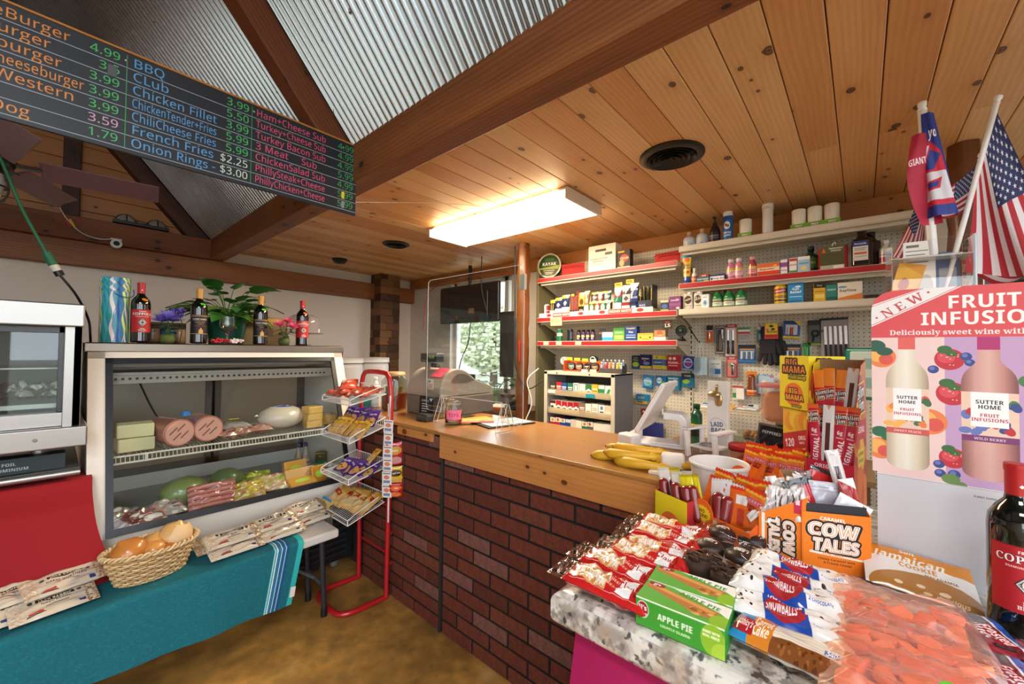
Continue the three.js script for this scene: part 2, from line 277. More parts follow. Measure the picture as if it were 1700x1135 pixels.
function art(w,h,bg,ops = []) {
  w = Math.ceil(w);h = Math.ceil(h);if (AT.x + w + 6 > AT.s) { AT.x = 2;AT.y += AT.h + 6;AT.h = 0;} if (AT.y + h + 6 > AT.s) newAtlas();
  const A = AT,x = A.x,y = A.y,g = A.g;A.x += w + 6;A.h = Math.max(A.h,h);
  g.save();g.fillStyle = bg;g.fillRect(x - 2,y - 2,w + 4,h + 4);g.beginPath();g.rect(x,y,w,h);g.clip();g.translate(x,y);draw(g,w,h,ops);g.restore();
  return { u0:x / A.s,u1:(x + w) / A.s,v0:1 - (y + h) / A.s,v1:1 - y / A.s,A };
}
const sw = (col) => (AT.sw[col] ??= art(4,4,col));
function pmat(a,k = 'card') {
  return (a.A.mats[k] ??= k === 'film' ? phy('#ffffff',0.16,{ map:a.A.t,clearcoat:0.6,clearcoatRoughness:0.12 }) :k === 'gloss' ? phy('#ffffff',0.3,{ map:a.A.t,clearcoat:0.3,clearcoatRoughness:0.15 }) :k === 'metal' ? std('#ffffff',0.3,{ map:a.A.t,metalness:0.6 }) :std('#ffffff',0.55,{ map:a.A.t }));
}
function bigTex(w,h,bg,ops,rough = 0.5,o = {}) { const c = document.createElement('canvas');c.width = w;c.height = h;const g = c.getContext('2d');g.fillStyle = bg;g.fillRect(0,0,w,h);draw(g,w,h,ops);const t = new THREE.CanvasTexture(c);t.colorSpace = THREE.SRGBColorSpace;t.magFilter = THREE.LinearFilter;return std('#ffffff',rough,{ map:t,...o });}
const fitUV = (g,a) => { const u = g.attributes.uv;for (let i = 0;i < u.count;i++) u.setXY(i,lerp(a.u0,a.u1,u.getX(i)),lerp(a.v0,a.v1,u.getY(i)));return g;};
const PX = 900;// art pixels per metre for small goods
// carton on its base, front +z; f: {front,side,top,back} each [bg, ops] or a colour
function cartonGeo(w,h,d,f,r = 0.0012,px = PX) {
  if (AT.y + AT.h + h * px + 40 > AT.s && AT.y + AT.h > 1500) newAtlas();
  const mk = (s,a,b) => s === undefined ? sw('#888') :typeof s === 'string' ? sw(s) :art(Math.max(8,a * px),Math.max(8,b * px),s[0],s[1]);
  const F = mk(f.front,w,h),S = f.side === undefined ? F :mk(f.side,d,h),T = mk(f.top ?? (Array.isArray(f.front) ? f.front[0] :f.front),w,d),B = f.back === undefined ? F :mk(f.back,w,h),L = f.left === undefined ? S :mk(f.left,d,h);
  const g = bx(w,h,d,r),p = g.attributes.position,n = g.attributes.normal,u = g.attributes.uv;
  for (let i = 0;i < p.count;i += 3) {
    let nx = 0,ny = 0,nz = 0;for (let k = i;k < i + 3;k++) { nx += n.getX(k);ny += n.getY(k);nz += n.getZ(k);}
    const m = Math.max(Math.abs(nx),Math.abs(ny),Math.abs(nz)),ax = m === Math.abs(nz) ? (nz > 0 ? F :B) :m === Math.abs(nx) ? (nx > 0 ? S :L) :T;
    for (let k = i;k < i + 3;k++) {
      const x = p.getX(k) / w + 0.5,y = p.getY(k) / h + 0.5,z = p.getZ(k) / d + 0.5;let a,b;
      if (ax === F || ax === B && m === Math.abs(nz)) { a = nz > 0 ? x :1 - x;b = y;} else if (m === Math.abs(nx)) { a = nx > 0 ? 1 - z :z;b = y;} else { a = x;b = 1 - z;}
      u.setXY(k,lerp(ax.u0,ax.u1,cl(a)),lerp(ax.v0,ax.v1,cl(b)));
    }
  }
  g.translate(0,h / 2,0);g.userData = { a:F };return g;
}
function carton(name,w,h,d,f,parent,kind = 'card') { const g = cartonGeo(w,h,d,f);return M(name,g,pmat(g.userData.a,kind),parent);}
// sealed packet lying in xy, front +z, centred; crimped ends
function pillowGeo(w,h,t,a,o = {}) {
  const nx = o.nx || 14,ny = o.ny || 16,wr = o.wr ?? 0.12,sd = o.sd || 1,cr = o.cr ?? 0.1,L = [];
  for (const s of [1,-1]) {
    const g = new THREE.PlaneGeometry(1,1,nx,ny),p = g.attributes.position;
    for (let i = 0;i < p.count;i++) {
      const x = p.getX(i) * 2,y = p.getY(i) * 2,ye = cl((1 - Math.abs(y)) / cr - 0.6),f = Math.pow(1 - Math.pow(Math.abs(x),o.px || 2.6),0.6) * Math.pow(cl(1 - Math.pow(1 - Math.min(1,ye * cr / (0.55)),2.2)),0.55);
      const n = (fbm(x * 3 + sd * 9,y * 4 + sd * 5 + s,3) - 0.5) * wr * t * 2 * Math.min(1,f * 2);
      p.setXYZ(i,x * w / 2 * (1 - 0.05 * f * (1 - Math.abs(y))),y * h / 2 + (Math.abs(y) > 0.99 && o.zig ? (i % 2 ? 1 :-1) * 0.0018 :0),s * (t / 2 * f + 0.0004) + n * s);
    }
    if (s < 0) { const id = g.index.array;for (let i = 0;i < id.length;i += 3) [id[i],id[i + 1]] = [id[i + 1],id[i]];const u = g.attributes.uv;for (let i = 0;i < u.count;i++) u.setX(i,o.mirror === false ? u.getX(i) :1 - u.getX(i));}
    g.computeVertexNormals();L.push(a ? fitUV(g,s < 0 && o.back ? o.back :a) :g);
  }
  return mg(L);
}
// bottle from a lathe profile [[r,y]...]; label band y0..y1 with art over angle arc (centre +z)
function bandGeo(r,y0,y1,arc,a,r1 = r) { const g = new THREE.CylinderGeometry(r1,r,y1 - y0,24,1,true,-arc / 2,arc).translate(0,(y0 + y1) / 2,0);return a ? fitUV(g,a) :g;}
const capGeo = (r,y,h,n = 20) => lathe([[0.0001,y],[r,y],[r,y + h * 0.85],[r * 0.9,y + h],[0.0001,y + h]],n);
function flat(name,w,h,a,parent,kind = 'card',t = 0.0012) { return M(name,mg([fitUV(new THREE.PlaneGeometry(w,h).translate(0,0,t / 2 + 0.0002),a),fitUV(bx(w,h,t,0.0003),{ u0:a.u0,u1:a.u0 + 1e-4,v0:a.v1 - 1e-4,v1:a.v1 })]),pmat(a,kind),parent);}
const ORD = ['first','second','third','fourth','fifth','sixth','seventh','eighth','ninth','tenth','eleventh','twelfth'];
const WEST = -PI / 2;// turned to face the shop floor
// ---------- wall shelving ----------
const SX = 2.97,PEGX = 3.285;
{
  const pegTex = ptex(256,256,0.1016,0.1016,(x,y) => { const dx = (x % 0.0254) - 0.0127,dy = (y % 0.0254) - 0.0127,r = Math.hypot(dx,dy);const v = sst(0.0026,0.0034,r);const n = fbm(x * 60,y * 60,3) * 14;return [lerp(44,206 + n,v),lerp(40,198 + n,v),lerp(34,180 + n,v)];});
  const u = G('gondola_shelving','tall beige pegboard wall shelving stocked with sundries behind the counter','shelving',[3.13,0,-1.01]);
  const Q = (g) => g.translate(-3.13,0,1.01);
  for (const [a,b] of [[-2.285,-1.005],[-0.995,0.28]]) M('pegboard',Q(muv(box(PEGX,3.3,0.1,2.2,a,b),'z')),std('#ffffff',0.6,{ map:pegTex }),u);
  M('end_panel',Q(box(3.0,3.34,0,2.2,-2.315,-2.287,0.004)),C('#6f6a4c',0.5),u);
  for (const z of [-2.28,-1.0,0.285]) { M('upright',Q(box(3.275,3.335,0,2.22,z - 0.012,z + 0.012)),creamMetal,u);M('slot_strip',Q(mg(Array.from({ length:40 },(_,i) => box(3.2742,3.2755,0.62 + i * 0.04,0.645 + i * 0.04,z - 0.004,z + 0.004,0.0002)))),blackP,u);}
  M('base_deck',Q(box(2.95,3.3,0.02,0.16,-2.285,0.28)),creamMetal,u);
  const shelf = (y,a,b,red) => {
    const s = M('shelf',Q(mg([box(SX + 0.005,PEGX,y - 0.028,y,a,b),box(SX,SX + 0.012,y - 0.04,y + 0.004,a,b,0.003),box(SX + 0.03,SX + 0.05,y - 0.06,y - 0.028,a + 0.02,b - 0.02)])),creamMetal,u);
    M('price_strip',Q(box(SX - 0.003,SX,y - 0.032,y,a + 0.006,b - 0.006,0.0005)),red ? C('#b3242c',0.4) :C('#d8d0be',0.45),s);
    for (const z of [a + 0.01,b - 0.01]) M('bracket',Q(mg([new THREE.ExtrudeGeometry(new THREE.Shape([V2(3.285,y - 0.03),V2(3.0,y - 0.03),V2(3.285,y - 0.13)]),{ depth:0.003,bevelEnabled:false }).translate(0,0,z)])),creamMetal,s);
    if (red === 2) for (const z of [-2.2,-2.06,-1.86]) M('price_tag',Q(box(SX - 0.005,SX - 0.003,y - 0.03,y - 0.002,z,z + 0.06,0.0004)),C('#f0c6a8',0.6),s);
  };
  shelf(2.02,-2.28,-1.005,1);shelf(1.655,-2.28,-1.005,1);shelf(1.437,-2.28,-1.005,2);
  shelf(2.115,-0.995,0.28,0);shelf(1.845,-0.995,0.28,1);shelf(1.66,-0.995,0.28,0);
}
// goods on the shelves: x of their front
const FX = 2.995;
function onShelf(o,y,z,d = 0.05,ry = 0,x = FX) { o.position.set(x + d / 2,y,z);o.rotation.y = WEST + ry;return o;}
function boxItem(name,label,cat,y,z,w,h,d,f,ry = 0,x = FX,group) { const o = carton(name,w,h,d,f);onShelf(o,y,z,d,ry,x);return tag(o,label,cat,group);}
function bottle(name,label,cat,p,prof,col,cap,lab,ry = WEST,group,mat) { // cap [r,y,h,col], lab [r,y0,y1,arc,bg,ops]
  const g = G(name,label,cat,p,ry,group);M('body',lathe(prof),mat || PL(col),g);if (cap) M('cap',capGeo(cap[0],cap[1],cap[2]),C(cap[3],0.4),g);
  if (lab) { const a = art(lab[0] * lab[3] * PX,(lab[2] - lab[1]) * PX,lab[4],lab[5]);M('label',bandGeo(lab[0] + 0.0006,lab[1],lab[2],lab[3],a),pmat(a,'gloss'),g);} return g;
}
const can = (r,h,sh = 0.01,n = 0.6) => [[0.0001,0],[r * 0.94,0],[r,0.004],[r,h - sh],[r * n,h],[0.0001,h]];
const bot = (r,h,sh,nr,nh) => [[0.0001,0],[r * 0.92,0],[r,0.006],[r,h - sh - nh],[r * 0.93,h - sh * 0.7 - nh],[nr * 1.2,h - nh - sh * 0.12],[nr,h - nh],[nr,h],[0.0001,h]];
const txt = (s,x,y,z,c,q) => ['t',s,x,y,z,c,q];
// top right shelf
const ty = 2.115,cols3 = ['#9fd0e6','#e9a7c4','#8fb8e0','#c8d99a'];
for (const [i,z,h] of [[0,-0.945,0.118],[1,-0.855,0.124]]) bottle('fragrance_bottle',['small round pastel bottle with wooden stopper, at the left end of the top shelf','round pastel bottle with wooden stopper next to the black pump bottle'][i],'bottle',[FX + 0.05,ty,z],
  [[0.0001,0],[0.036,0],[0.04,0.01],[0.04,h - 0.062],[0.034,h - 0.044],[0.02,h - 0.036],[0.016,h - 0.03],[0.0001,h - 0.03]],'#b9c6da',[0.017,h - 0.03,0.03,'#c79a66'],[0.04,0.008,h - 0.06,4,'#bcd3e6',Array.from({ length:26 },(_,k) => ['e',hash(k,i),hash(k,i + 5),0.06,0.12,cols3[k % 4]])]);
{ const g = bottle('pump_bottle','black pump bottle beside the blue spray can on the top shelf','bottle',[FX + 0.05,ty,-0.772],[[0.0001,0],[0.033,0],[0.035,0.008],[0.034,0.09],[0.02,0.125],[0.012,0.13],[0.0001,0.13]],'#17171a',[0.014,0.13,0.02,'#111'],[0.035,0.015,0.08,3.6,'#20242c',[txt('shimmer',0.5,0.4,0.25,'#c9c9d2'),['r',0.2,0.62,0.6,0.06,'#8d93a5']]]);M('pump',mg([rod([0,0.15,0],[0,0.18,0],0.004),bx(0.016,0.012,0.03).translate(0,0.182,0.008)]),blackP,g);}
bottle('spray_can','tall blue and white aerosol spray can with white cap','can',[FX + 0.05,ty,-0.689],can(0.031,0.2),'#f2f2f0',[0.031,0.188,0.047,'#f4f4f2'],[0.031,0.004,0.175,5,'#1c6fc0',[['r',0.3,0,0.4,0.16,'#1a4fa0'],['e',0.5,0.38,0.13,0.16,'#fff'],['e',0.46,0.36,0.05,0.06,'#d03a3a'],['e',0.54,0.4,0.05,0.06,'#3aa34a'],txt('spray',0.5,0.66,0.12,'#fff'),txt('paint',0.5,0.78,0.12,'#fff')]]);
const candleL = ['white wrapped candle in green tray standing alone between spray can and cup stack','white wrapped candle in green tray, leftmost of the three at the right','white wrapped candle in green tray, middle one of the three at the right','white wrapped candle in green tray, rightmost of the three at the right'];
{ let first;[[-0.582,0],[-0.29,1],[-0.21,2],[-0.128,3]].forEach(([z,k]) => {
  if (first) { copy(first,candleL[k],[FX + 0.05,ty,z]);return;}
  const g = first = G('pillar_candle',candleL[0],'candle',[FX + 0.05,ty,z],WEST,'white pillar candles on the top shelf');M('wax',lathe([[0.0001,0.012],[0.036,0.012],[0.037,0.128],[0.033,0.132],[0.0001,0.126]]),phy('#f1ebda',0.5,{ clearcoat:0.4 }),g);
  M('wrapper_tray',cartonGeo(0.082,0.036,0.08,{ front:['#7cb23a',[['r',0.3,0.25,0.45,0.5,'#e9f0d8'],txt('vanilla',0.52,0.5,0.4,'#3c6a1c')]],side:'#6aa52e' }),pmat(ATL[0].sw['#6aa52e'] || sw('#6aa52e')),g);});}
bottle('cup_stack','tall white sleeve of stacked cups with a grey band on the top shelf','cups',[FX + 0.05,ty,-0.455],[[0.0001,0],[0.028,0],...Array.from({ length:24 },(_,i) => [i % 2 ? 0.0295 :0.0318,0.008 + i * 0.0068]),[0.032,0.17],[0.032,0.238],[0.029,0.244],[0.0001,0.244]],'#efece6',null,[0.0325,0.165,0.2,5,'#f2efea',[txt('CUPS',0.5,0.5,0.3,'#555'),['r',0.3,0.75,0.4,0.06,'#888']]]);
// red strip shelf
const ry_ = 1.845;
{ const g = G('sunscreen_tube','yellow and blue sunscreen tube standing on its cap at the shelf end','tube',[FX + 0.04,ry_,-0.957],WEST);const a = art(80,200,'#f2c928',[['r',0,0,1,0.12,'#2c8fd0'],['e',0.5,0.2,0.25,0.09,'#e0692b'],txt('KIDS',0.5,0.42,0.1,'#2050a8'),txt('SPORT',0.5,0.52,0.1,'#2050a8'),['e',0.5,0.68,0.28,0.06,'#d8402e'],['r',0,0.85,1,0.15,'#1d4fa6']]);
  const t = new THREE.CylinderGeometry(0.033,0.022,0.19,20,6,true),p = t.attributes.position;for (let i = 0;i < p.count;i++) p.setZ(i,p.getZ(i) * (0.95 - 0.9 * (p.getY(i) / 0.19 + 0.5)));t.translate(0,0.125,0);const u = t.attributes.uv;for (let i = 0;i < u.count;i++) u.setX(i,(u.getX(i) * 2 + 0.5) % 1);t.computeVertexNormals();M('tube_body',fitUV(t,a),pmat(a,'gloss'),g);M('cap',lathe([[0.0001,0],[0.022,0],[0.023,0.03],[0.0001,0.031]]),C('#1b479a'),g);}
bottle('glue_bottle','small white bottle with orange label and pointed nozzle','bottle',[FX + 0.04,ry_,-0.905],bot(0.019,0.095,0.02,0.008,0.012),'#efeee8',[0.009,0.095,0.02,'#efeee8'],[0.019,0.01,0.055,4.5,'#e8562a',[txt('GLUE',0.5,0.5,0.4,'#fff')]]);
boxItem('medicine_box','flat teal medicine box lying beside the glue bottle','box',ry_,-0.838,0.085,0.04,0.05,{ front:['#1d6a78',[txt('Cold Relief',0.5,0.4,0.35,'#e9f2f0'),['r',0.6,0.65,0.35,0.2,'#e4b63c']]],side:'#15515c' });
{ const o = carton('medicine_box',0.06,0.016,0.05,{ front:['#c03a34',[txt('pain',0.5,0.5,0.7,'#fff')]],side:'#9a2c28' });o.position.set(FX + 0.025,ry_ + 0.0405,-0.83);o.rotation.y = WEST;tag(o,'small red medicine box lying on top of the flat teal box','box');}
boxItem('medicine_box','white and navy sleep aid box lying on the red strip shelf','box',ry_,-0.745,0.09,0.046,0.05,{ front:['#f2f2f2',[['r',0,0,1,0.25,'#20357e'],txt('Sleep Aid',0.55,0.58,0.38,'#1d2f74'),['e',0.1,0.6,0.07,0.2,'#20357e']]],side:'#20357e' });
for (const [i,z,c,lb] of [[0,-0.67,'#e58aa8','pink medicine bottle with white cap, left of the pink pair'],[1,-0.62,'#e58aa8','pink medicine bottle with white cap, right of the pink pair'],[2,-0.54,'#b8434e','darker rose medicine bottle with pink cap beside the long orange box']]) bottle('medicine_bottle',lb,'bottle',[FX + 0.04,ry_,z],bot(0.025,0.125,0.022,0.014,0.012),c,[0.016,0.122,0.024,i < 2 ? '#f0e9e2' :'#dba3a0'],[0.025,0.03,0.08,4.4,i < 2 ? '#f6d9e2' :'#e8a0a4',[['r',0,0,1,0.3,'#e3c948'],txt('stomach',0.5,0.5,0.24,'#b02a5a'),txt('relief',0.5,0.75,0.24,'#b02a5a')]]);
boxItem('medicine_box','long orange and white box lying lengthwise between the rose bottle and the purple box','box',ry_,-0.445,0.12,0.082,0.05,{ front:['#e8722e',[['r',0,0.3,1,0.3,'#f4d3bc'],['r',0,0.6,1,0.4,'#d9471f'],txt('Ibuprofen',0.42,0.44,0.2,'#a3321a'),['e',0.8,0.25,0.08,0.12,'#f6c24a']]],side:'#f0ebe4' });
boxItem('medicine_box','narrow white and purple box standing beside the orange box','box',ry_,-0.362,0.036,0.095,0.06,{ front:['#f1ecf2',[['r',0,0.2,1,0.3,'#8d4aa0'],txt('allergy',0.5,0.72,0.1,'#70357f')]],side:'#b27cc0' });
boxItem('medicine_box','narrow white box with red and green print in the row of three','box',ry_,-0.315,0.038,0.098,0.06,{ front:['#f4f2ee',[['r',0,0.05,1,0.16,'#c8373d'],['r',0,0.8,1,0.14,'#4a9a58'],txt('DROPS',0.5,0.45,0.12,'#9a2530')]],side:'#efe9df' });
boxItem('medicine_box','light blue and white carton in front of the green candle jar','box',ry_,-0.262,0.06,0.1,0.06,{ front:['#a7d0ea',[['r',0,0,1,0.2,'#f4f6f8'],txt('antacid',0.5,0.42,0.13,'#1d4f86'),['e',0.5,0.7,0.25,0.14,'#f2d68c']]],side:'#e3cfa0' });
bottle('torch_fuel_bottle','dark green round bottle with black cap behind the small cartons','bottle',[FX + 0.12,ry_,-0.235],bot(0.042,0.15,0.03,0.014,0.012),'#1c3b22',[0.017,0.148,0.03,'#141414'],[0.042,0.04,0.1,4.5,'#4f8f2c',[txt('CITRO',0.5,0.5,0.3,'#dfe8c0')]]);
{ const g = G('blanket_pack','red folded rain poncho pack with olive card label and white hook','package',[FX + 0.05,ry_,-0.125],WEST);M('fabric',bb(0.138,0.145,0.06,0.012),C('#b3242c',0.8),g);const a = art(120,130,'#55552f',[['r',0,0,1,0.3,'#5f6038'],['p',[0.06,0.25,0.15,0.06,0.24,0.25],'#e8642c'],txt('EMERGENCY',0.65,0.1,0.09,'#eee'),txt('PONCHO',0.65,0.2,0.09,'#eee'),['r',0,0.82,1,0.18,'#c9c4ae'],['r',0.55,0.85,0.4,0.12,'#fff']]);const c = flat('card',0.112,0.135,a,g);c.position.set(-0.002,0.075,0.031);M('hook',tube([[0,0.135,0.028],[0,0.155,0.028],[0.012,0.165,0.028],[0.014,0.152,0.028]],0.0028),whiteP,g);}
for (const [i,z,x] of [[0,0.005,FX + 0.045],[1,0.045,FX + 0.15]]) { const g = G('peroxide_jug',['large dark brown jug with white and blue label on the red strip shelf','second dark brown jug standing behind the labelled brown jug'][i],'bottle',[x,ry_,z],WEST);M('body',mg([bb(0.09,0.17,0.075,0.018),lathe([[0.03,0.165],[0.02,0.19],[0.019,0.2]],16)]),phy('#2a150d',0.25,{ clearcoat:0.4 }),g);M('cap',capGeo(0.021,0.198,0.024),blackP,g);if (!i) { const a = art(70,110,'#ece9e4',[['r',0,0,1,0.26,'#27418f'],txt('Peroxide',0.5,0.13,0.12,'#fff'),['r',0.1,0.58,0.8,0.1,'#d8632e'],['r',0.1,0.36,0.8,0.03,'#888'],['r',0.1,0.44,0.7,0.03,'#888'],['r',0.1,0.78,0.8,0.03,'#aaa']]);const c = flat('label',0.066,0.11,a,g);c.position.set(-0.006,0.095,0.0375);} }
bottle('alcohol_bottle','clear bottle with white cap and pale red label beside the brown jugs','bottle',[FX + 0.05,ry_,0.105],bot(0.028,0.128,0.025,0.012,0.012),'#dfe0de',[0.014,0.126,0.018,'#f4f4f2'],[0.028,0.02,0.075,4.5,'#e9dede',[['r',0,0.5,1,0.5,'#c2455a'],txt('Rubbing',0.5,0.25,0.25,'#8a2138')]]);
// lower right shelf
const by = 1.66;
for (const [i,z,w] of [[0,-0.944,0.06],[1,-0.877,0.058]]) { const g = G('wrapped_pack',['white net-wrapped packet with dark print at the left end of the lower right shelf','second white wrapped packet, beside the white and blue carton'][i],'package',[FX + 0.03,by,z],WEST);const a = art(60,150,'#ded7cb',[['r',0,0,1,0.18,'#ece8e0'],['e',0.5,0.52,0.4,0.2,'#574837'],txt('socks',0.5,0.5,0.12,'#efe6d2',{ rot:-15 }),['r',0.1,0.8,0.8,0.03,'#8b8273']]);M('sleeve',pillowGeo(w,0.15,0.045,a,{ sd:i + 2,cr:0.05 }).translate(0,0.075,0),pmat(a,'film'),g);M('price_sticker',bx(0.02,0.012,0.001).translate(0.01,0.12,0.02),C('#f6f2e8'),g);}
boxItem('medicine_box','white carton with blue drop print, left of the green bottles','box',by,-0.823,0.05,0.1,0.05,{ front:['#f0f2f4',[['e',0.5,0.6,0.28,0.2,'#9dbfdc'],['r',0,0,1,0.12,'#d7dfe6'],txt('saline',0.5,0.2,0.1,'#3a6a9c'),['p',[0.5,0.4,0.66,0.66,0.34,0.66],'#4b83b8']]],side:'#dfe4e8' });
for (const [i,z,x] of [[0,-0.752,FX + 0.04],[1,-0.68,FX + 0.04],[2,-0.606,FX + 0.04],[3,-0.715,FX + 0.12]]) bottle('antacid_bottle',['green antacid bottle with red cap, leftmost of the front three','green antacid bottle with red cap, middle of the front three','green antacid bottle with red cap, rightmost of the front three','green antacid bottle with red cap standing behind the front three'][i],'bottle',[x,by,z],bot(0.035,0.118,0.036,0.015,0.01),'#237a3e',[0.016,0.117,0.02,'#c23a34'],[0.035,0.014,0.068,4.6,'#d9e4d2',[['r',0,0,1,0.42,'#2b8a49'],txt('ANTACID',0.5,0.22,0.26,'#f2e3e3'),['r',0,0.42,1,0.08,'#c33'],txt('antacid',0.5,0.68,0.2,'#2a5a3a')]],WEST,'green antacid bottles');
bottle('powder_bottle','yellow bottle with yellow cap and red and black print','bottle',[FX + 0.04,by,-0.384],bot(0.035,0.14,0.02,0.022,0.008),'#d9a913',[0.025,0.138,0.022,'#e8c01c'],[0.035,0.012,0.108,4.6,'#e2b41c',[['p',[0.25,0.1,0.75,0.05,0.75,0.35,0.25,0.42],'#b3261e'],txt('POWDER',0.5,0.24,0.15,'#ffe',{ rot:-8 }),['r',0.25,0.55,0.5,0.04,'#222'],['r',0.25,0.64,0.5,0.04,'#222'],['r',0.25,0.8,0.5,0.1,'#3a2a12']]]);
boxItem('medicine_box','bright blue gas relief box next to the yellow bottle','box',by,-0.303,0.078,0.128,0.05,{ front:['#2a92cf',[txt('Gas',0.5,0.3,0.16,'#fff'),txt('Relief',0.5,0.46,0.16,'#fff'),['r',0,0,1,0.1,'#1c6aa6'],['e',0.65,0.2,0.2,0.05,'#e8f2f8'],['r',0.1,0.65,0.8,0.04,'#bfe0f2'],['r',0.1,0.85,0.8,0.06,'#1c6aa6']]],side:'#1d78b4' });
boxItem('medicine_box','yellow carton with black top band','box',by,-0.189,0.056,0.118,0.05,{ front:['#e2b21e',[['r',0,0,1,0.28,'#1d1c18'],txt('Day',0.5,0.15,0.12,'#e9c33a'),['r',0.1,0.45,0.8,0.03,'#6a5210'],['r',0.1,0.6,0.8,0.2,'#f1d76c']]],side:'#c79a16' },0.12);
boxItem('medicine_box','small teal carton between the yellow and the orange-white cartons','box',by,-0.13,0.05,0.098,0.05,{ front:['#2d8279',[['r',0,0.72,1,0.28,'#1c5c55'],txt('NIGHT',0.5,0.3,0.13,'#cfe6e0')]],side:'#226a62' });
boxItem('medicine_box','wide white carton with orange swoosh and grey lettering','box',by,-0.048,0.108,0.106,0.05,{ front:['#efe5d6',[['p',[0,0.85,1,0.62,1,1,0,1],'#e8873a'],txt('DayTime',0.42,0.45,0.17,'#2c2a28'),['e',0.2,0.25,0.18,0.06,'#6aa7d0']]],side:'#e0d3c0' });
{ const o = M('eye_mask_pack',bb(0.07,0.026,0.06,0.01),C('#3c2a20',0.5));onShelf(o,by,0.045,0.06);tag(o,'low dark brown packet at the right end of the lower right shelf','package');}
// top left shelf
const tly = 2.02;
{ const g = G('round_tin','oversized round dark green tin leaning upright, with silver lettering','tin',[FX + 0.05,tly + 0.122,-2.19],WEST + 0.25);const a = art(230,230,'#14331d',[['e',0.5,0.5,0.5,0.5,'#b8a878'],['e',0.5,0.5,0.46,0.46,'#143a20'],['p',[0.05,0.6,0.95,0.5,0.9,0.75,0.1,0.75],'#8a9a34'],['p',[0.08,0.66,0.94,0.66,0.8,0.9,0.5,0.97,0.2,0.9],'#16180f'],['r',0.3,0.18,0.4,0.14,'#2d6a34'],txt('KAYAK',0.5,0.43,0.2,'#e9e6da',{ out:'#0b1a10',max:0.86 }),['r',0.25,0.7,0.5,0.025,'#c9c2a4'],['r',0.3,0.78,0.4,0.025,'#c9c2a4'],txt('LONG CUT',0.5,0.85,0.06,'#ddd')]);
  M('tin_body',new THREE.CylinderGeometry(0.116,0.116,0.045,36).rotateX(PI / 2),C('#10201a',0.35),g);M('rim',new THREE.TorusGeometry(0.115,0.005,8,40).translate(0,0,0.022),steel,g);M('lid_print',fitUV(new THREE.CircleGeometry(0.111,36).translate(0,0,0.0235),a),pmat(a,'gloss'),g);g.rotation.set(-0.12,WEST + 0.25,0,'YXZ');}
for (const [i,z,w,h] of [[0,-1.95,0.22,0.115],[1,-1.11,0.2,0.09]]) { const g = G('first_aid_pouch',['soft red zip pouch between the round tin and the white dispenser box','soft red zip pouch lying at the right end of the top left shelf'][i],'pouch',[FX + 0.07,tly,z],WEST + (i ? -0.1 :0.15));M('pouch',pillowGeo(w,h * 1.05,0.1,null,{ sd:4 + i,px:5,cr:0.02,wr:0.15 }).translate(0,h / 2 + 0.002,0),C('#b52a28',0.8),g);M('zip',tube([[-w * 0.42,h * 0.75,0.038],[0,h * 0.8,0.05],[w * 0.42,h * 0.75,0.038]],0.003),C('#7c1a1c'),g);}
{ const g = G('dispenser_box','white bin-front dispenser box with slot and red print on the top left shelf','box',[FX + 0.06,tly,-1.63],WEST);const a = art(240,220,'#ece4d6',[['r',0.62,0.3,0.26,0.1,'#6a5a6a'],txt('Raspberry Gum',0.4,0.5,0.09,'#a8483a',{ max:0.7 }),txt('Bulk Pack',0.36,0.6,0.09,'#a8483a'),['r',0.1,0.68,0.5,0.015,'#c9a090'],['r',0.1,0.73,0.4,0.015,'#c9a090']]);M('carton',mg([fitUV(new THREE.PlaneGeometry(0.25,0.222).translate(0,0.111,0.0552),a)]),pmat(a),g);M('carton_body',bb(0.252,0.224,0.11,0.004),C('#e4dccc',0.6),g);M('slot',bx(0.1,0.02,0.002).translate(-0.01,0.178,0.056),C('#5a4a44'),g);M('plastic_guard',bx(0.003,0.25,0.12).translate(-0.145,0.125,0.0),phy('#ffffff',0.05,{ transmission:1,thickness:0 }),g);}
boxItem('cocoa_box','dark brown carton with red and tan print beside the white dispenser box','box',tly,-1.432,0.108,0.15,0.06,{ front:['#2a1712',[['r',0.05,0.05,0.5,0.1,'#d8a52c'],['e',0.55,0.45,0.32,0.2,'#b8402c'],txt('CIGARS',0.55,0.45,0.14,'#e8d8b8'),['e',0.35,0.7,0.2,0.18,'#b89a6a'],['r',0,0.9,1,0.1,'#e0d4bc']]],side:'#1e100c' });
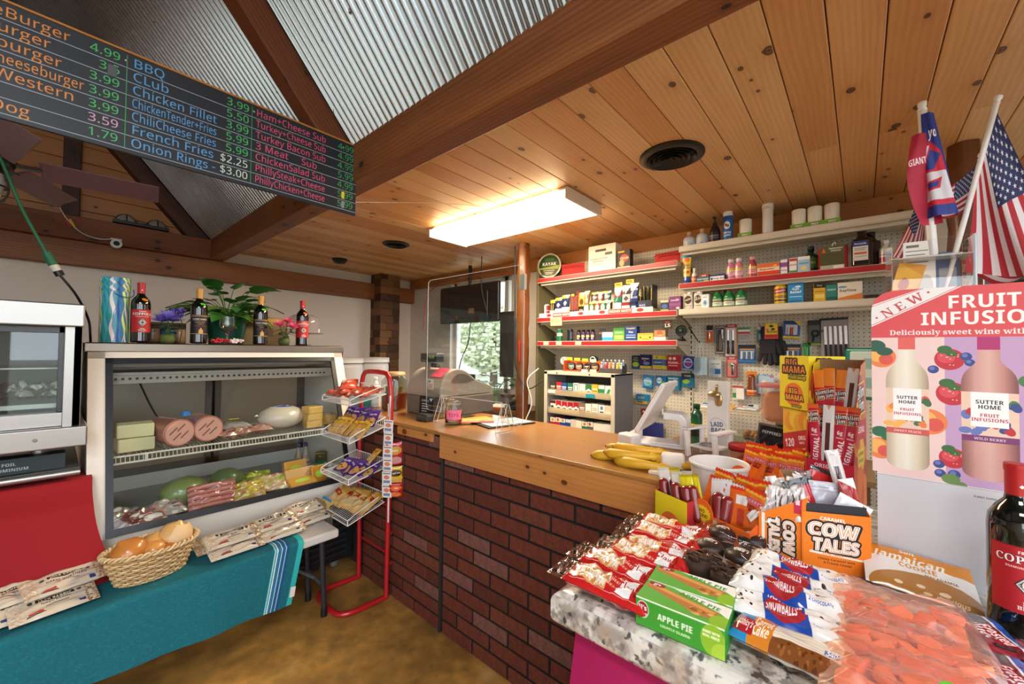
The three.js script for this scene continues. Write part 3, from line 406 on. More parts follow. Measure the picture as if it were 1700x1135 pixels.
// middle left shelf: trays of cigarillo packs
const my = 1.655;
{ const tray = (lb,z0,z1,txts) => { const w = z1 - z0,g = G('cigarillo_tray',lb,'display tray',[FX - 0.03,my,(z0 + z1) / 2],WEST);M('tray_base',bb(w,0.03,0.15,0.002).translate(0,0,-0.075),C('#e6dccb',0.6),g);const a = art(w * 700,36,'#e9e0d0',txts);const f = flat('front_print',w,0.04,a,g);f.position.set(0,0.02,0.001);return g;};
  const sws = (x,s) => [['r',x,0.05,0.36,0.9,'#b3242c'],txt(s,x + 0.18,0.5,0.62,'#f6efe0',{ max:0.34 })];
  tray('left white cardboard tray of cigarillo packs with red lettered front',-2.25,-1.745,[...sws(0.3,'SWISHER SWEETS'),['e',0.22,0.5,0.05,0.35,'#b3242c'],['e',0.88,0.5,0.05,0.35,'#b3242c']]);
  tray('right white cardboard tray of cigarillo packs with red lettered front',-1.738,-1.18,[...sws(0.34,'SWISHER SWEETS'),['e',0.24,0.5,0.05,0.35,'#b3242c'],['e',0.82,0.5,0.05,0.35,'#b3242c']]);
  const P = (name,lb,z,w,y0,h,bg,ops,x = FX - 0.005,n = 1) => { const g = G(name,lb,'cigarillo pack',[x,my + y0,z],WEST,'cigarillo packs in the trays');const a = art(w * PX,h * PX,bg,ops);const q = pillowGeo(w,h,0.012,a,{ sd:Math.round(z * 90),nx:8,ny:8,wr:0.25 }).rotateX(-0.08).translate(0,h / 2,0);M('pouch',q,pmat(a,'film'),g);for (let k = 1;k <= n;k++) M('pouch',q.clone().translate(0,0.004,-0.016 * k),pmat(a,'film'),g);};
  const dia = (c,ring = '#e8e0d0') => [['r',0,0,1,0.16,'#e0b92a'],['r',0,0.6,1,0.4,'#ece4d6'],['p',[0.5,0.28,0.8,0.4,0.5,0.54,0.2,0.4],ring],txt('SWISHER',0.5,0.41,0.08,c)];
  P('cigarillo_pack','dark blue and white cigarillo pouch with yellow top, leftmost in left tray',-2.055,0.07,0.012,0.165,'#22305c',dia('#22305c'));P('cigarillo_pack','dark blue and white cigarillo pouch with yellow top, second from left in left tray',-1.982,0.07,0.015,0.18,'#22305c',dia('#22305c'));
  P('cigarillo_pack','black and tan cigarillo pouch left of the striped can area in left tray',-2.12,0.05,0.012,0.15,'#2a2420',[['r',0,0,1,0.2,'#d8b23c'],['r',0,0.65,1,0.3,'#e8dcc4'],['r',0.2,0.25,0.15,0.4,'#caa468'],['r',0.6,0.25,0.15,0.4,'#caa468']]);
  P('cigarillo_pack','yellow and brown cigarillo pouch right of the red bundle',-1.815,0.056,0.012,0.19,'#caa03a',[['r',0,0,1,0.2,'#e6bf2e'],['e',0.5,0.42,0.35,0.14,'#5a3a20'],['r',0,0.62,1,0.38,'#2c241e'],txt('2 for',0.5,0.8,0.1,'#e8dcc4')]);
  P('cigarillo_pack','tall tan cigarillo pouch at the right end of left tray',-1.766,0.042,0.012,0.2,'#8a6a4c',[['r',0,0,1,0.15,'#e0b92a'],['e',0.5,0.4,0.3,0.12,'#d8c4a0'],['r',0,0.6,1,0.4,'#efe6d8']]);
  const blob = (c,r) => [['r',0,0,1,0.17,'#e0b92a'],['e',0.5,0.5,0.34,0.26,c],['e',0.5,0.5,0.2,0.14,r],txt('SWEET',0.5,0.84,0.12,'#eee')];
  [['green-edged cigarillo pouch with red fruit in the upper row, leftmost',-1.712,'#1f5a44','#b83848'],['crimson cigarillo pouch in the upper row of right tray',-1.655,'#8c2430','#e0b0a0'],['green cigarillo pouch with pink fruit in the upper row, rightmost',-1.593,'#1e6a5c','#d05a68']].forEach(([l,z,b,c]) => P('cigarillo_pack',l,z,0.058,0.11,0.09,b,blob(c,'#f0dccc'),FX + 0.03));
  [['green cigarillo pouch with tan fruit in the lower row, leftmost',-1.716,'#2d6a3c','#e0c890'],['red cigarillo pouch in the lower row, second from left',-1.664,'#a02a34','#e6d0b0'],['teal cigarillo pouch in the lower row, third from left',-1.612,'#1e6a5c','#e6d8b4'],['dark cigarillo pouch with cream fruit in the lower row, fourth from left',-1.56,'#3a3a28','#e8dcb8']].forEach(([l,z,b,c]) => P('cigarillo_pack',l,z,0.052,0.012,0.105,b,blob(c,'#fff4e0')));
  P('cigarillo_pack','green and white cigarillo pouch with red emblem in right tray',-1.479,0.064,0.012,0.205,'#1f6a54',[['r',0,0,1,0.12,'#e0b92a'],['r',0,0.12,1,0.26,'#a8303c'],['e',0.5,0.26,0.34,0.08,'#f0e4d4'],['r',0,0.62,1,0.38,'#ece4d6']]);
  P('cigarillo_pack','black and white cigarillo pouch with diamond emblem in right tray',-1.407,0.066,0.012,0.215,'#2c2a34',[['r',0,0,1,0.12,'#e0b92a'],['r',0,0.34,1,0.3,'#b9b4b4'],['p',[0.5,0.4,0.85,0.5,0.5,0.6,0.15,0.5],'#4a4650'],['r',0,0.66,1,0.1,'#8a2430'],['r',0,0.76,1,0.24,'#ece4d6']]);
  P('cigarillo_pack','navy cigarillo pouch next to the black stick display',-1.341,0.06,0.012,0.225,'#1e3470',[['r',0,0,1,0.12,'#d9d2c4'],txt('QUICK',0.5,0.22,0.09,'#fff'),txt('BLUE',0.5,0.5,0.1,'#cfd8f0'),['r',0,0.65,1,0.1,'#101c40'],['r',0.2,0.8,0.6,0.14,'#c9c4b8']]);
  { const g = G('cigar_bundle','fan of red and black wrapped cigars in the left tray','cigars',[FX + 0.02,my + 0.012,-1.9],WEST);for (let k = 0;k < 9;k++) M('cigar',rod([(k - 4) * 0.009,0.02,0.004 * (k % 3)],[(k - 4) * 0.012,0.16 + 0.02 * hash(k,2),-0.01 + 0.004 * (k % 3)],0.0055),C(k % 3 ? '#9c2a24' :'#26201e',0.35),g);M('card_front',bb(0.09,0.05,0.02),C('#1e1c20'),g);M('yellow_flag',bx(0.03,0.02,0.002).translate(-0.02,0.18,0),C('#e0c22e'),g);M('red_clip',mg([rod([0.03,0.15,0],[0.026,0.21,0],0.004),rod([0.045,0.15,0],[0.04,0.21,0],0.004),bx(0.05,0.014,0.01).translate(0.037,0.165,0)]),C('#b22'),g);}
  { const g = G('cigar_display','dark box of black wrapped cigars with yellow tips','display box',[FX + 0.03,my + 0.012,-1.246],WEST);M('display_case',mg([bb(0.11,0.08,0.005).translate(0,0,0.05),bb(0.005,0.2,0.1).translate(0.055,0,0),bb(0.005,0.12,0.1).translate(-0.055,0,0),bb(0.11,0.21,0.005).translate(0,0,-0.05)]),C('#1b2030',0.4),g);for (let k = 0;k < 22;k++) M('cigar',rod([-0.045 + 0.0043 * k,0.02,0.03 - 0.02 * (k % 4)],[-0.048 + 0.0045 * k,0.17 + 0.03 * hash(k,6),0.03 - 0.022 * (k % 4)],0.0042),C(k % 5 ? '#17161a' :'#c8b23a',0.3),g);const a = art(60,50,'#27376a',[txt('BLACK',0.5,0.4,0.3,'#dde'),['r',0.1,0.65,0.8,0.12,'#aab']]);const f = flat('front_print',0.06,0.05,a,g);f.position.set(-0.02,0.04,0.054);}
  bottle('energy_can','slim red and silver can at the left end of the middle left shelf','can',[FX + 0.03,my,-2.205],can(0.027,0.13),'#c7c3bf',null,[0.0272,0.006,0.118,6.28,'#8a2a34',[['r',0.3,0,0.25,1,'#d9d2cc'],['r',0,0.4,1,0.05,'#e8e0da']]]);
  const n = art(90,56,'#eeb795',[['r',0.1,0.3,0.6,0.05,'#a86848'],['r',0.1,0.5,0.7,0.05,'#a86848']]);const no = flat('paper_note',0.125,0.075,n);at(no,SX - 0.006,my - 0.038,-2.06,WEST,0.08,0);tag(no,'peach paper note taped to the edge of the middle left shelf','note');
  for (const [l,z,y,rz] of [['yellow price flag standing left above the cigarillo trays',-1.5,0.245,0.06],['yellow price flag standing right above the cigarillo trays',-1.4,0.262,-0.04]]) { const p = art(64,36,'#e4c42c',[txt('99¢',0.5,0.5,0.8,'#222')]);const g = G('price_flag',l,'sign',[FX + 0.05,my + y,z],WEST);flat('card',0.065,0.036,p,g);M('stick',rod([0,-0.01,-0.002],[0,-0.22,-0.002],0.002),clearish(),g);g.rotation.z = rz;}
  boxItem('medicine_box','dark navy carton with gold band right of the cigar display','box',my,-1.105,0.06,0.085,0.05,{ front:['#1d2748',[['r',0,0,1,0.2,'#d8c8a0'],['e',0.5,0.55,0.35,0.2,'#3f66a8'],['r',0,0.8,1,0.12,'#c9a14a']]],side:'#141b34' });
  boxItem('medicine_box','purple carton at the right end of the middle left shelf','box',my,-1.03,0.085,0.108,0.05,{ front:['#70356f',[txt('SINUS',0.4,0.28,0.14,'#e9c9e0'),['r',0,0.45,1,0.2,'#8d4a8c'],['e',0.75,0.8,0.15,0.08,'#e8d8c0'],['e',0.7,0.25,0.18,0.08,'#d89ac0']]],side:'#562456' });
}
function clearish() { return (mats.clearish ??= phy('#ffffff',0.08,{ transmission:1,thickness:0 }));}
function V2(x,y) { return new THREE.Vector2(x,y);}
// bottom left shelf
const bly = 1.437;
bottle('energy_can','green slim can at the left end of the bottom left shelf','can',[FX + 0.03,bly,-2.06],can(0.026,0.12),'#bfbfbf',null,[0.0262,0.004,0.11,6.28,'#1d6a3c',[['r',0,0.3,1,0.25,'#d8e4d8'],txt('MINT',0.5,0.42,0.16,'#124a28')]]);
bottle('energy_can','black slim can with grey print beside the green can','can',[FX + 0.03,bly,-1.95],can(0.027,0.115),'#222',null,[0.0272,0.004,0.105,6.28,'#1a1b22',[['r',0.1,0.2,0.3,0.6,'#4a4d5c'],['r',0.6,0.2,0.3,0.6,'#4a4d5c']]]);
for (let i = 0;i < 4;i++) bottle('energy_shot',ORD[i] + ' small dark purple shot bottle in the row beside the black can','bottle',[FX + 0.04,bly,-1.865 + i * 0.046],can(0.018,0.088,0.012),'#231a2c',[0.014,0.087,0.016,'#15121a'],[0.0183,0.01,0.075,5.5,['#3d2a52','#54306a','#4c2c5e','#5d3a70'][i],[['e',0.5,0.45,0.2,0.18,'#d8d27a'],txt('HR',0.5,0.78,0.2,'#fff')]],WEST,'energy shots');
{ const g = G('lighter_display','dark open counter tray holding small black boxes','display box',[FX + 0.05,bly,-1.655],WEST);M('tray',mg([bb(0.07,0.06,0.08)]),C('#2a2a30'),g);M('header',bx(0.06,0.045,0.003).translate(0,0.085,-0.03),C('#36425a'),g);M('tag',bx(0.03,0.008,0.002).translate(0.015,0.068,0.04),C('#d6632c'),g);}
for (const a of [['white and blue tissue carton on the bottom left shelf',-1.571,0.096,0.076,'#dfe6ea',[['r',0,0.55,1,0.45,'#3a9ad0'],['r',0,0,1,0.15,'#9fb6c4']]],['green and white carton left of the navy carton',-1.47,0.096,0.106,'#5aa642',[['r',0,0,1,0.2,'#2f7a34'],txt('condoms',0.5,0.35,0.14,'#f0f4e8'),['r',0.1,0.55,0.8,0.3,'#a8cf6a'],['e',0.3,0.7,0.12,0.08,'#f6e26a']]],['navy carton with white lettering on the bottom left shelf',-1.369,0.098,0.116,'#1d3c86',[txt('POLIDENT',0.5,0.14,0.13,'#f0d468'),txt('Plus',0.5,0.38,0.16,'#fff'),['r',0.1,0.55,0.8,0.1,'#6f8fd0'],['r',0.1,0.72,0.8,0.06,'#c8d4ee']]],['low yellow carton right of the navy carton',-1.252,0.125,0.06,'#dfbe4e',[['r',0,0.1,1,0.12,'#c8a030'],['e',0.2,0.55,0.05,0.1,'#222'],['e',0.8,0.55,0.05,0.1,'#222'],['r',0.3,0.7,0.4,0.1,'#a88420']]]]) boxItem('sundry_box',a[0],'box',bly,a[1],a[2],a[3],0.06,{ front:[a[4],a[5]],side:a[4] });
boxItem('lamp_oil_box','tan carton with orange emblem stacked on a flat white carton','box',bly + 0.0305,-1.141,0.086,0.055,0.05,{ front:['#b08a64',[['e',0.5,0.45,0.25,0.32,'#d8622e'],txt('L·S',0.5,0.75,0.3,'#f2e8d8'),['r',0,0,1,0.12,'#5a4030']]],side:'#8d6c4c' });
boxItem('sundry_box','flat white carton under the tan carton with the orange emblem','box',bly,-1.141,0.09,0.03,0.055,{ front:'#e4dfd6' });
{ const a = art(80,66,'#2a1c14',[['e',0.5,0.5,0.48,0.45,'#3a2a20'],txt('LS',0.5,0.55,0.6,'#f0ead8',{ fam:'serif' }),['r',0.3,0.02,0.4,0.16,'#b0303a']]);const o = flat('emblem_card',0.07,0.058,a);at(o,FX + 0.02,bly + 0.118,-1.09,WEST,0,0.08);tag(o,'dark card with pale serif letters standing above the tan carton','card');}
{ const g = G('mini_fan','small dark round desk fan figure at the right end of the bottom left shelf','fan',[FX + 0.06,bly,-1.0],WEST);M('cage',mg([new THREE.TorusGeometry(0.04,0.003,6,24).translate(0,0.075,0.01),new THREE.TorusGeometry(0.026,0.0025,6,24).translate(0,0.075,0.016),new THREE.CylinderGeometry(0.04,0.034,0.03,24).rotateX(PI / 2).translate(0,0.075,-0.01)]),C('#1f2a28',0.35),g);M('hub',new THREE.SphereGeometry(0.014,14,10).translate(0,0.075,0.014),C('#3b4a46',0.3),g);M('stand',lathe([[0.0001,0],[0.035,0],[0.03,0.008],[0.012,0.02],[0.012,0.04],[0.0001,0.04]]),blackP,g);}
// ---------- goods hanging on the pegboard ----------
function hang(name,label,z,y0,w,h,build,o = {}) { // a pack hanging from a peg hook; build(g) adds parts in a frame centred on the pack
  const g = G(name,label,o.cat || 'package',[PEGX - (o.out ?? 0.03),y0 + h / 2,z],WEST + (o.ry || 0),o.group);g.rotation.z = o.rz || 0;
  const L = (o.out ?? 0.03);M('hook',tube([[0,h / 2 - 0.006,-L + 0.002],[0,h / 2 - 0.004,0.012],[0,h / 2 + 0.006,0.016]],0.0016,10,5),C('#55524c',0.4),g);
  build(g);return g;
}
const cardPack = (w,h,bg,ops,n = 1,t = 0.004,kind = 'card') => (g) => { const ge = cartonGeo(w,h,t,{ front:[bg,ops],side:bg }).translate(0,-h / 2,0),a = ge.userData.a;for (let k = 0;k < n;k++) { const m = M('card',ge,pmat(a,kind),g);m.position.set(0.006 * k,-0.001 * k,-0.009 * k + (n - 1) * 0.004);} };
const boxPack = (w,h,t,bg,ops,n = 1) => (g) => { const ge = cartonGeo(w,h,t,{ front:[bg,ops],side:bg },0.003).translate(0,-h / 2,0);for (let k = 0;k < n;k++) { const m = M('carton',ge,pmat(ge.userData.a),g);m.position.set(0.008 * k,0,-t * k);} };
const tt = (a,ay,b,byy,c = '#fff',z = 0.16) => [txt(a,0.5,ay,z,c),txt(b,0.5,byy,z,c)];
hang('medicine_pack','navy and lime tablets pack, leftmost of the top row of hanging packs',-1.44,1.212,0.072,0.11,cardPack(0.072,0.11,'#16204e',[...tt('ALKA',0.18,'Seltzer',0.34,'#d8e45a',0.13),['e',0.5,0.68,0.4,0.2,'#a8c832'],['r',0,0.86,1,0.14,'#1d4f9c']],2));
hang('medicine_pack','navy tablets pack with red dot and yellow foot in the top row',-1.357,1.215,0.092,0.116,cardPack(0.092,0.116,'#1a2458',[txt('Seltzer',0.5,0.28,0.17,'#fff'),['e',0.42,0.42,0.1,0.07,'#e8502c'],['r',0,0.8,1,0.2,'#e2c83a'],['e',0.6,0.62,0.3,0.12,'#6f86c8']],2));
hang('medicine_pack','yellow and blue tablets packs hanging five deep in the top row',-1.246,1.217,0.08,0.108,cardPack(0.08,0.108,'#e3cf3e',[txt('BC',0.4,0.14,0.16,'#1d3f8e'),['r',0,0.28,1,0.45,'#2456a8'],txt('powder',0.5,0.5,0.17,'#f4e65a'),['r',0.1,0.82,0.8,0.08,'#b89a20']],5));
hang('medicine_pack','red tablets packs with white lettering in the top row',-1.129,1.209,0.088,0.121,cardPack(0.088,0.121,'#c0242c',[['e',0.25,0.22,0.14,0.1,'#f2e4e0'],['e',0.62,0.22,0.14,0.1,'#f2e4e0'],txt('TYLENOL',0.5,0.5,0.18,'#fff'),['r',0.1,0.66,0.8,0.05,'#f0c8c0'],['r',0.1,0.78,0.8,0.14,'#8e161e']],3));
hang('candy_pack','blue and purple gum pack with white oval near the face masks',-1.016,1.216,0.08,0.108,cardPack(0.08,0.108,'#2c3f92',[['e',0.5,0.5,0.42,0.36,'#dfe4f4'],['e',0.5,0.5,0.36,0.28,'#5f4aa8'],txt('Rolaids',0.5,0.4,0.15,'#fff'),['e',0.55,0.6,0.16,0.08,'#d82c8c'],['r',0,0.9,1,0.1,'#8ab4e0']],2),{ rz:-0.05 });
hang('medicine_pack','light blue tablets pack, leftmost of the second hanging row',-1.337,1.052,0.082,0.11,cardPack(0.082,0.11,'#3a8cc4',[['e',0.5,0.5,0.42,0.3,'#8cc0e4'],txt('Mylanta',0.5,0.42,0.15,'#fff'),['e',0.6,0.62,0.16,0.09,'#64c25a'],['r',0,0.85,1,0.15,'#1c5f9a']],2),{ rz:-0.08 });
hang('medicine_pack','small blue tablets pack with white swirl in the second hanging row',-1.227,1.078,0.085,0.083,cardPack(0.085,0.083,'#1c70ae',[['e',0.35,0.45,0.25,0.3,'#cfe4f2'],txt('Gas-X',0.45,0.45,0.24,'#153a78'),['e',0.7,0.7,0.2,0.18,'#3fae4e']],2));
hang('medicine_pack','teal and white tablets pack with red dot in the second hanging row',-1.128,1.053,0.09,0.115,cardPack(0.09,0.115,'#257a98',[txt('Imodium',0.5,0.2,0.15,'#fff'),['r',0.12,0.36,0.76,0.32,'#d9dfe2'],['r',0.12,0.42,0.76,0.1,'#4a545c'],['e',0.55,0.78,0.12,0.09,'#e2502e']],3));
hang('medicine_pack','navy and green antacid pack, rightmost of the second hanging row',-1.02,1.083,0.088,0.108,cardPack(0.088,0.108,'#17305e',[['p',[0,0.5,1,0.3,1,1,0,1],'#1f7a8c'],txt('TUMS',0.5,0.2,0.18,'#e8e454'),['e',0.4,0.6,0.3,0.16,'#9cc83c'],['e',0.72,0.8,0.2,0.14,'#2458a8']],2));
hang('medicine_box','blue and yellow caplet boxes hanging two deep at the left edge of the pegboard',-1.385,0.918,0.1,0.082,boxPack(0.1,0.08,0.02,'#2a8cc0',[txt('ALEVE',0.45,0.35,0.26,'#f0d84c'),['r',0,0.68,1,0.32,'#e4b83a'],['r',0.1,0.74,0.5,0.1,'#1d4f86']],2));
hang('medicine_pack','red tablets pack hanging tilted above the blue folder',-1.352,0.762,0.075,0.12,cardPack(0.075,0.12,'#b8242c',[['e',0.3,0.2,0.14,0.09,'#f2e4e0'],['e',0.68,0.2,0.14,0.09,'#f2e4e0'],txt('TYLENOL',0.5,0.5,0.16,'#fff'),['r',0.1,0.78,0.8,0.1,'#7e161e']],1),{ rz:0.1 });
hang('garden_tag','white card with green tag hanging right of the red pack',-1.242,0.851,0.07,0.104,(g) => { cardPack(0.07,0.104,'#e6e6dc',[['r',0,0,1,0.3,'#c9d8c0'],['e',0.6,0.2,0.16,0.1,'#d2502e'],['r',0.1,0.4,0.8,0.05,'#9aa890']])(g);M('green_tag',bx(0.032,0.034,0.014,0.005).translate(0.004,-0.025,0.01),C('#2f9c3a',0.4),g);});
{ const o = M('folder',bx(0.17,0.16,0.008,0.002),C('#3d4690',0.6));at(o,PEGX - 0.03,0.7,-1.292,WEST,0.06,-0.02);tag(o,'dark blue folder leaning on the pegboard behind the white monitor','folder');}
{ // face masks
  [[-0.925,1.172,'pale blue face mask hanging by its ear loops, left of the two'],[-0.9,1.178,'pale blue face mask hanging by its ear loops, right of the two']].forEach(([z,y,l],i) => {
    const g = G('face_mask',l,'face mask',[PEGX - 0.09 - 0.014 * i,y,z],WEST + 0.1);const p = [];for (let j = 0;j < 5;j++) p.push(new THREE.PlaneGeometry(0.05,0.13,6,10).translate(-0.006 + j * 0.006,0.075,-0.012 + j * 0.006));const b = mg(p),q = b.attributes.position;for (let k = 0;k < q.count;k++) q.setZ(k,q.getZ(k) + 0.006 * Math.sin(q.getX(k) * 130 + i));b.computeVertexNormals();M('mask_panel',b,std('#a9c6d2',0.8),g);
    for (const s of [-1,1]) M('ear_loop',tube([[s * 0.018,0.138,0],[s * 0.012,0.19,0.006],[0.004,0.252,0.01]],0.0014,12,5),C('#e9edef',0.7),g);});
  const h = M('long_hook',tube([[PEGX,1.44,-0.94],[PEGX - 0.1,1.43,-0.915],[PEGX - 0.12,1.44,-0.91]],0.003,10,6),blackP);tag(h,'black peg hook carrying the pale blue face masks','hook');
  const h2 = M('tube_rod',rod([PEGX - 0.02,1.56,-1.02],[PEGX - 0.12,1.44,-0.92],0.004),blackP);tag(h2,'thin black rod slanting above the face masks','rod');
}
const blister = (w,h,bg,ops,bub) => (g) => { cardPack(w,h,bg,ops)(g);bub(g);};
const clearB = (w,h,d,y = 0) => (g) => M('blister',bx(w,h,d,0.006).translate(0,y,d / 2 + 0.002),clearish(),g);
hang('tool_pack','narrow orange card pack with small metal tool, leftmost of the hanging tools',-0.861,1.431,0.045,0.127,blister(0.045,0.127,'#d0622a',[['r',0,0,1,0.3,'#26221f'],['r',0,0.3,1,0.04,'#eee']],(g) => M('tool',lathe([[0.0001,-0.03],[0.007,-0.028],[0.005,0.01],[0.003,0.03],[0.0001,0.031]],10).translate(0,-0.01,0.01),chrome,g)));
hang('pocket_knife_pack','black blister card holding a folding knife',-0.791,1.345,0.07,0.209,blister(0.07,0.209,'#3c3634',[['r',0.06,0.03,0.88,0.94,'#b9b2ae'],['r',0.12,0.07,0.76,0.86,'#2b2726'],txt('KNIFE',0.4,0.12,0.05,'#c8c0b8'),['e',0.75,0.42,0.1,0.03,'#e85a2c']],(g) => { M('handle',bx(0.024,0.12,0.012,0.005).translate(0.006,-0.02,0.009),C('#6d5f4c',0.4),g);M('blade',bx(0.012,0.07,0.003).translate(0.016,0.04,0.01),chrome,g);M('blister',bx(0.05,0.17,0.02,0.006).translate(0.005,0,0.012),clearish(),g);}));
hang('screwdriver_pack','red topped white card with two black handled screwdrivers',-0.716,1.329,0.074,0.231,blister(0.074,0.231,'#d9d0ca',[['r',0,0,1,0.1,'#a8242e'],txt('DRIVERS',0.5,0.05,0.05,'#fff'),['r',0.9,0.1,0.1,0.9,'#d8822c']],(g) => { for (const s of [-0.018,0.014]) { M('shaft',rod([s,-0.01,0.012],[s,0.075,0.012],0.004),chrome,g);M('grip',lathe([[0.0001,-0.1],[0.01,-0.098],[0.009,-0.06],[0.007,-0.04],[0.009,-0.012],[0.005,0],[0.0001,0]],12).translate(s,0,0.012),blackP,g);} }));
hang('sewing_pack','white, red and green striped card pack right of the screwdrivers',-0.633,1.434,0.076,0.108,blister(0.076,0.108,'#b9b4a8',[['r',0,0.06,1,0.14,'#3f8a55'],['r',0,0.2,1,0.14,'#e9e4da'],['r',0,0.34,1,0.14,'#b83038'],['r',0.1,0.55,0.8,0.3,'#a49e94']],clearB(0.05,0.04,0.012,-0.025)));
hang('tool_pack','narrow teal card pack left of the work gloves',-0.529,1.433,0.046,0.106,blister(0.046,0.106,'#3c7f8a',[['r',0,0,1,0.2,'#d9e2e2'],['r',0.15,0.3,0.7,0.08,'#1c4048'],['r',0.2,0.5,0.6,0.35,'#86aeb4']],clearB(0.03,0.05,0.01,-0.02)));
{ // work gloves
  const g = G('work_gloves','pair of black work gloves hanging under a yellow and red card','gloves',[PEGX - 0.04,1.277,-0.466],WEST);
  for (const [k,dx,dz,ry] of [[0,-0.014,0.012,0.05],[1,0.022,-0.012,-0.1]]) { const L = [];const tp = (x0,y0,x1,y1,r0,r1) => { const q = new THREE.SphereGeometry(1,12,10),p = q.attributes.position,A = V(x0,y0,0),B = V(x1,y1,0),d = B.clone().sub(A),len = d.length(),Q = new THREE.Quaternion().setFromUnitVectors(V(0,1,0),d.normalize());for (let i = 0;i < p.count;i++) { const v = V(p.getX(i),p.getY(i),p.getZ(i)),t = v.y > 0 ? 1 :0,r = t ? r1 :r0;v.set(v.x * r,v.y * r * (v.y > 0 ? 1 :1) + (t ? len :0),v.z * r * 0.7);v.applyQuaternion(Q).add(A);p.setXYZ(i,v.x,v.y,v.z);} q.computeVertexNormals();L.push(q);};
    [[-0.04,0.085,-0.053,0.03,0.013],[-0.018,0.08,-0.022,0.008,0.0135],[0.006,0.08,0.01,0.004,0.0135],[0.03,0.085,0.04,0.02,0.0125],[0.045,0.15,0.064,0.08,0.0125]].forEach((f) => tp(f[0],f[1],f[2],f[3],f[4] + 0.002,f[4]));L.push(bx(0.098,0.11,0.026,0.012).translate(-0.004,0.12,0));L.push(bx(0.086,0.12,0.022,0.01).translate(-0.002,0.2,0));
    const m = M('glove',mg(L),C('#26262a',0.85),g);m.position.set(dx,0,dz);m.rotation.y = ry;}
  const f = flat('header_card',0.08,0.106,art(80,106,'#e6c52a',[['r',0,0.72,1,0.28,'#d23a2c'],['r',0,0,0.05,1,'#d23a2c'],['r',0.95,0,0.05,1,'#d23a2c'],['e',0.5,0.18,0.16,0.07,'#222'],['e',0.2,0.4,0.12,0.07,'#e858a8'],txt('Buffalo',0.55,0.55,0.16,'#1d1a14'),['e',0.62,0.38,0.14,0.07,'#3a2a1a'],['r',0.1,0.8,0.8,0.05,'#8e1d18']]),g);f.position.set(0.004,0.227,0.03);f.rotation.x = -0.05;
  M('hook',tube([[0,0.275,-0.038],[0,0.272,0.02],[0,0.285,0.03]],0.0018,10,5),blackP,g);
}
const batt = (n,col) => (g) => { for (let k = 0;k < n;k++) M('battery',cyl(0.0068,0.0068,0.05,12).translate(-0.0075 * (n - 1) + 0.015 * k,-0.035,0.01),C(k % 2 ? col :'#c9c9c8',0.3),g);};
hang('battery_pack','blue battery card with yellow corner hanging right of the gloves',-0.352,1.453,0.094,0.119,blister(0.094,0.119,'#2c5aa0',[['r',0,0,1,0.16,'#1b3768'],['p',[0.6,0,1,0,1,0.3],'#e0c22e'],['r',0.14,0.22,0.7,0.55,'#d3d8dc'],['e',0.66,0.48,0.1,0.09,'#e4c93a'],['r',0,0.86,1,0.14,'#e0c22e']],batt(3,'#b83038')),{ rz:-0.06 });
hang('battery_pack','blue battery card with row of cells below the screwdrivers',-0.614,1.283,0.108,0.129,blister(0.108,0.129,'#1e4f86',[['r',0,0.02,1,0.16,'#16181c'],['r',0.06,0.22,0.88,0.08,'#c98a3a'],['r',0.1,0.34,0.8,0.46,'#b4c2cc'],['r',0,0.84,1,0.1,'#2b7ac0']],batt(5,'#3a6ea0')));
hang('battery_pack','blue battery card partly hidden behind the yellow carton',-0.35,1.296,0.095,0.12,blister(0.095,0.12,'#1e4f86',[['r',0,0.02,1,0.14,'#16181c'],['r',0.06,0.2,0.88,0.1,'#c98a3a'],['r',0.1,0.34,0.8,0.5,'#8fa6b6']],batt(4,'#44494e')));
hang('tool_pack','black and green card pack with dark round tool left of the knife set',-0.229,1.409,0.07,0.162,blister(0.07,0.162,'#454a40',[['r',0,0,1,0.18,'#1c2a1c'],['r',0,0.93,1,0.07,'#7cae2c'],['r',0.1,0.22,0.8,0.66,'#5d625a']],(g) => M('tool',mg([new THREE.TorusGeometry(0.018,0.006,8,20).translate(0.006,-0.005,0.01),rod([0,-0.02,0.01],[-0.008,-0.06,0.01],0.006)]),blackP,g)));
hang('knife_set_pack','large card of five kitchen knives with black handles',-0.129,1.317,0.142,0.265,blister(0.142,0.265,'#8d888c',[['r',0,0,1,0.05,'#2a2a2c'],['r',0.04,0.06,0.92,0.9,'#a29da0'],['e',0.12,0.3,0.1,0.03,'#555']],(g) => { for (let k = 0;k < 5;k++) { const x = -0.044 + k * 0.025;M('blade',bx(0.014,0.12,0.002,0.0008).translate(x,0.02,0.008),chrome,g);M('knife_handle',bx(0.012,0.085,0.01,0.003).translate(x,-0.078,0.009),blackP,g);} }),{ rz:0.03,cat:'knife set' });
hang('lighter_fuel_pack','small green canister card between the batteries and the knife set',-0.271,1.336,0.044,0.088,(g) => { M('canister',lathe(can(0.018,0.07),16).translate(0,-0.046,0.012),PL('#2f8a44'),g);cardPack(0.044,0.088,'#cfd8cc',[['r',0,0,1,0.3,'#2d7a3c']])(g);});
hang('first_aid_pack','white and blue bandage pack right of the face masks',-0.825,1.171,0.088,0.139,cardPack(0.088,0.139,'#d3d6d6',[['r',0,0,1,0.1,'#c2c6c8'],txt('FIRST AID',0.5,0.3,0.1,'#3a6a9a'),['r',0.45,0.55,0.5,0.28,'#2a6aa8'],['e',0.3,0.68,0.24,0.18,'#aebfcc'],['r',0.1,0.9,0.7,0.03,'#8a9aa6']],1,0.012,'film'));
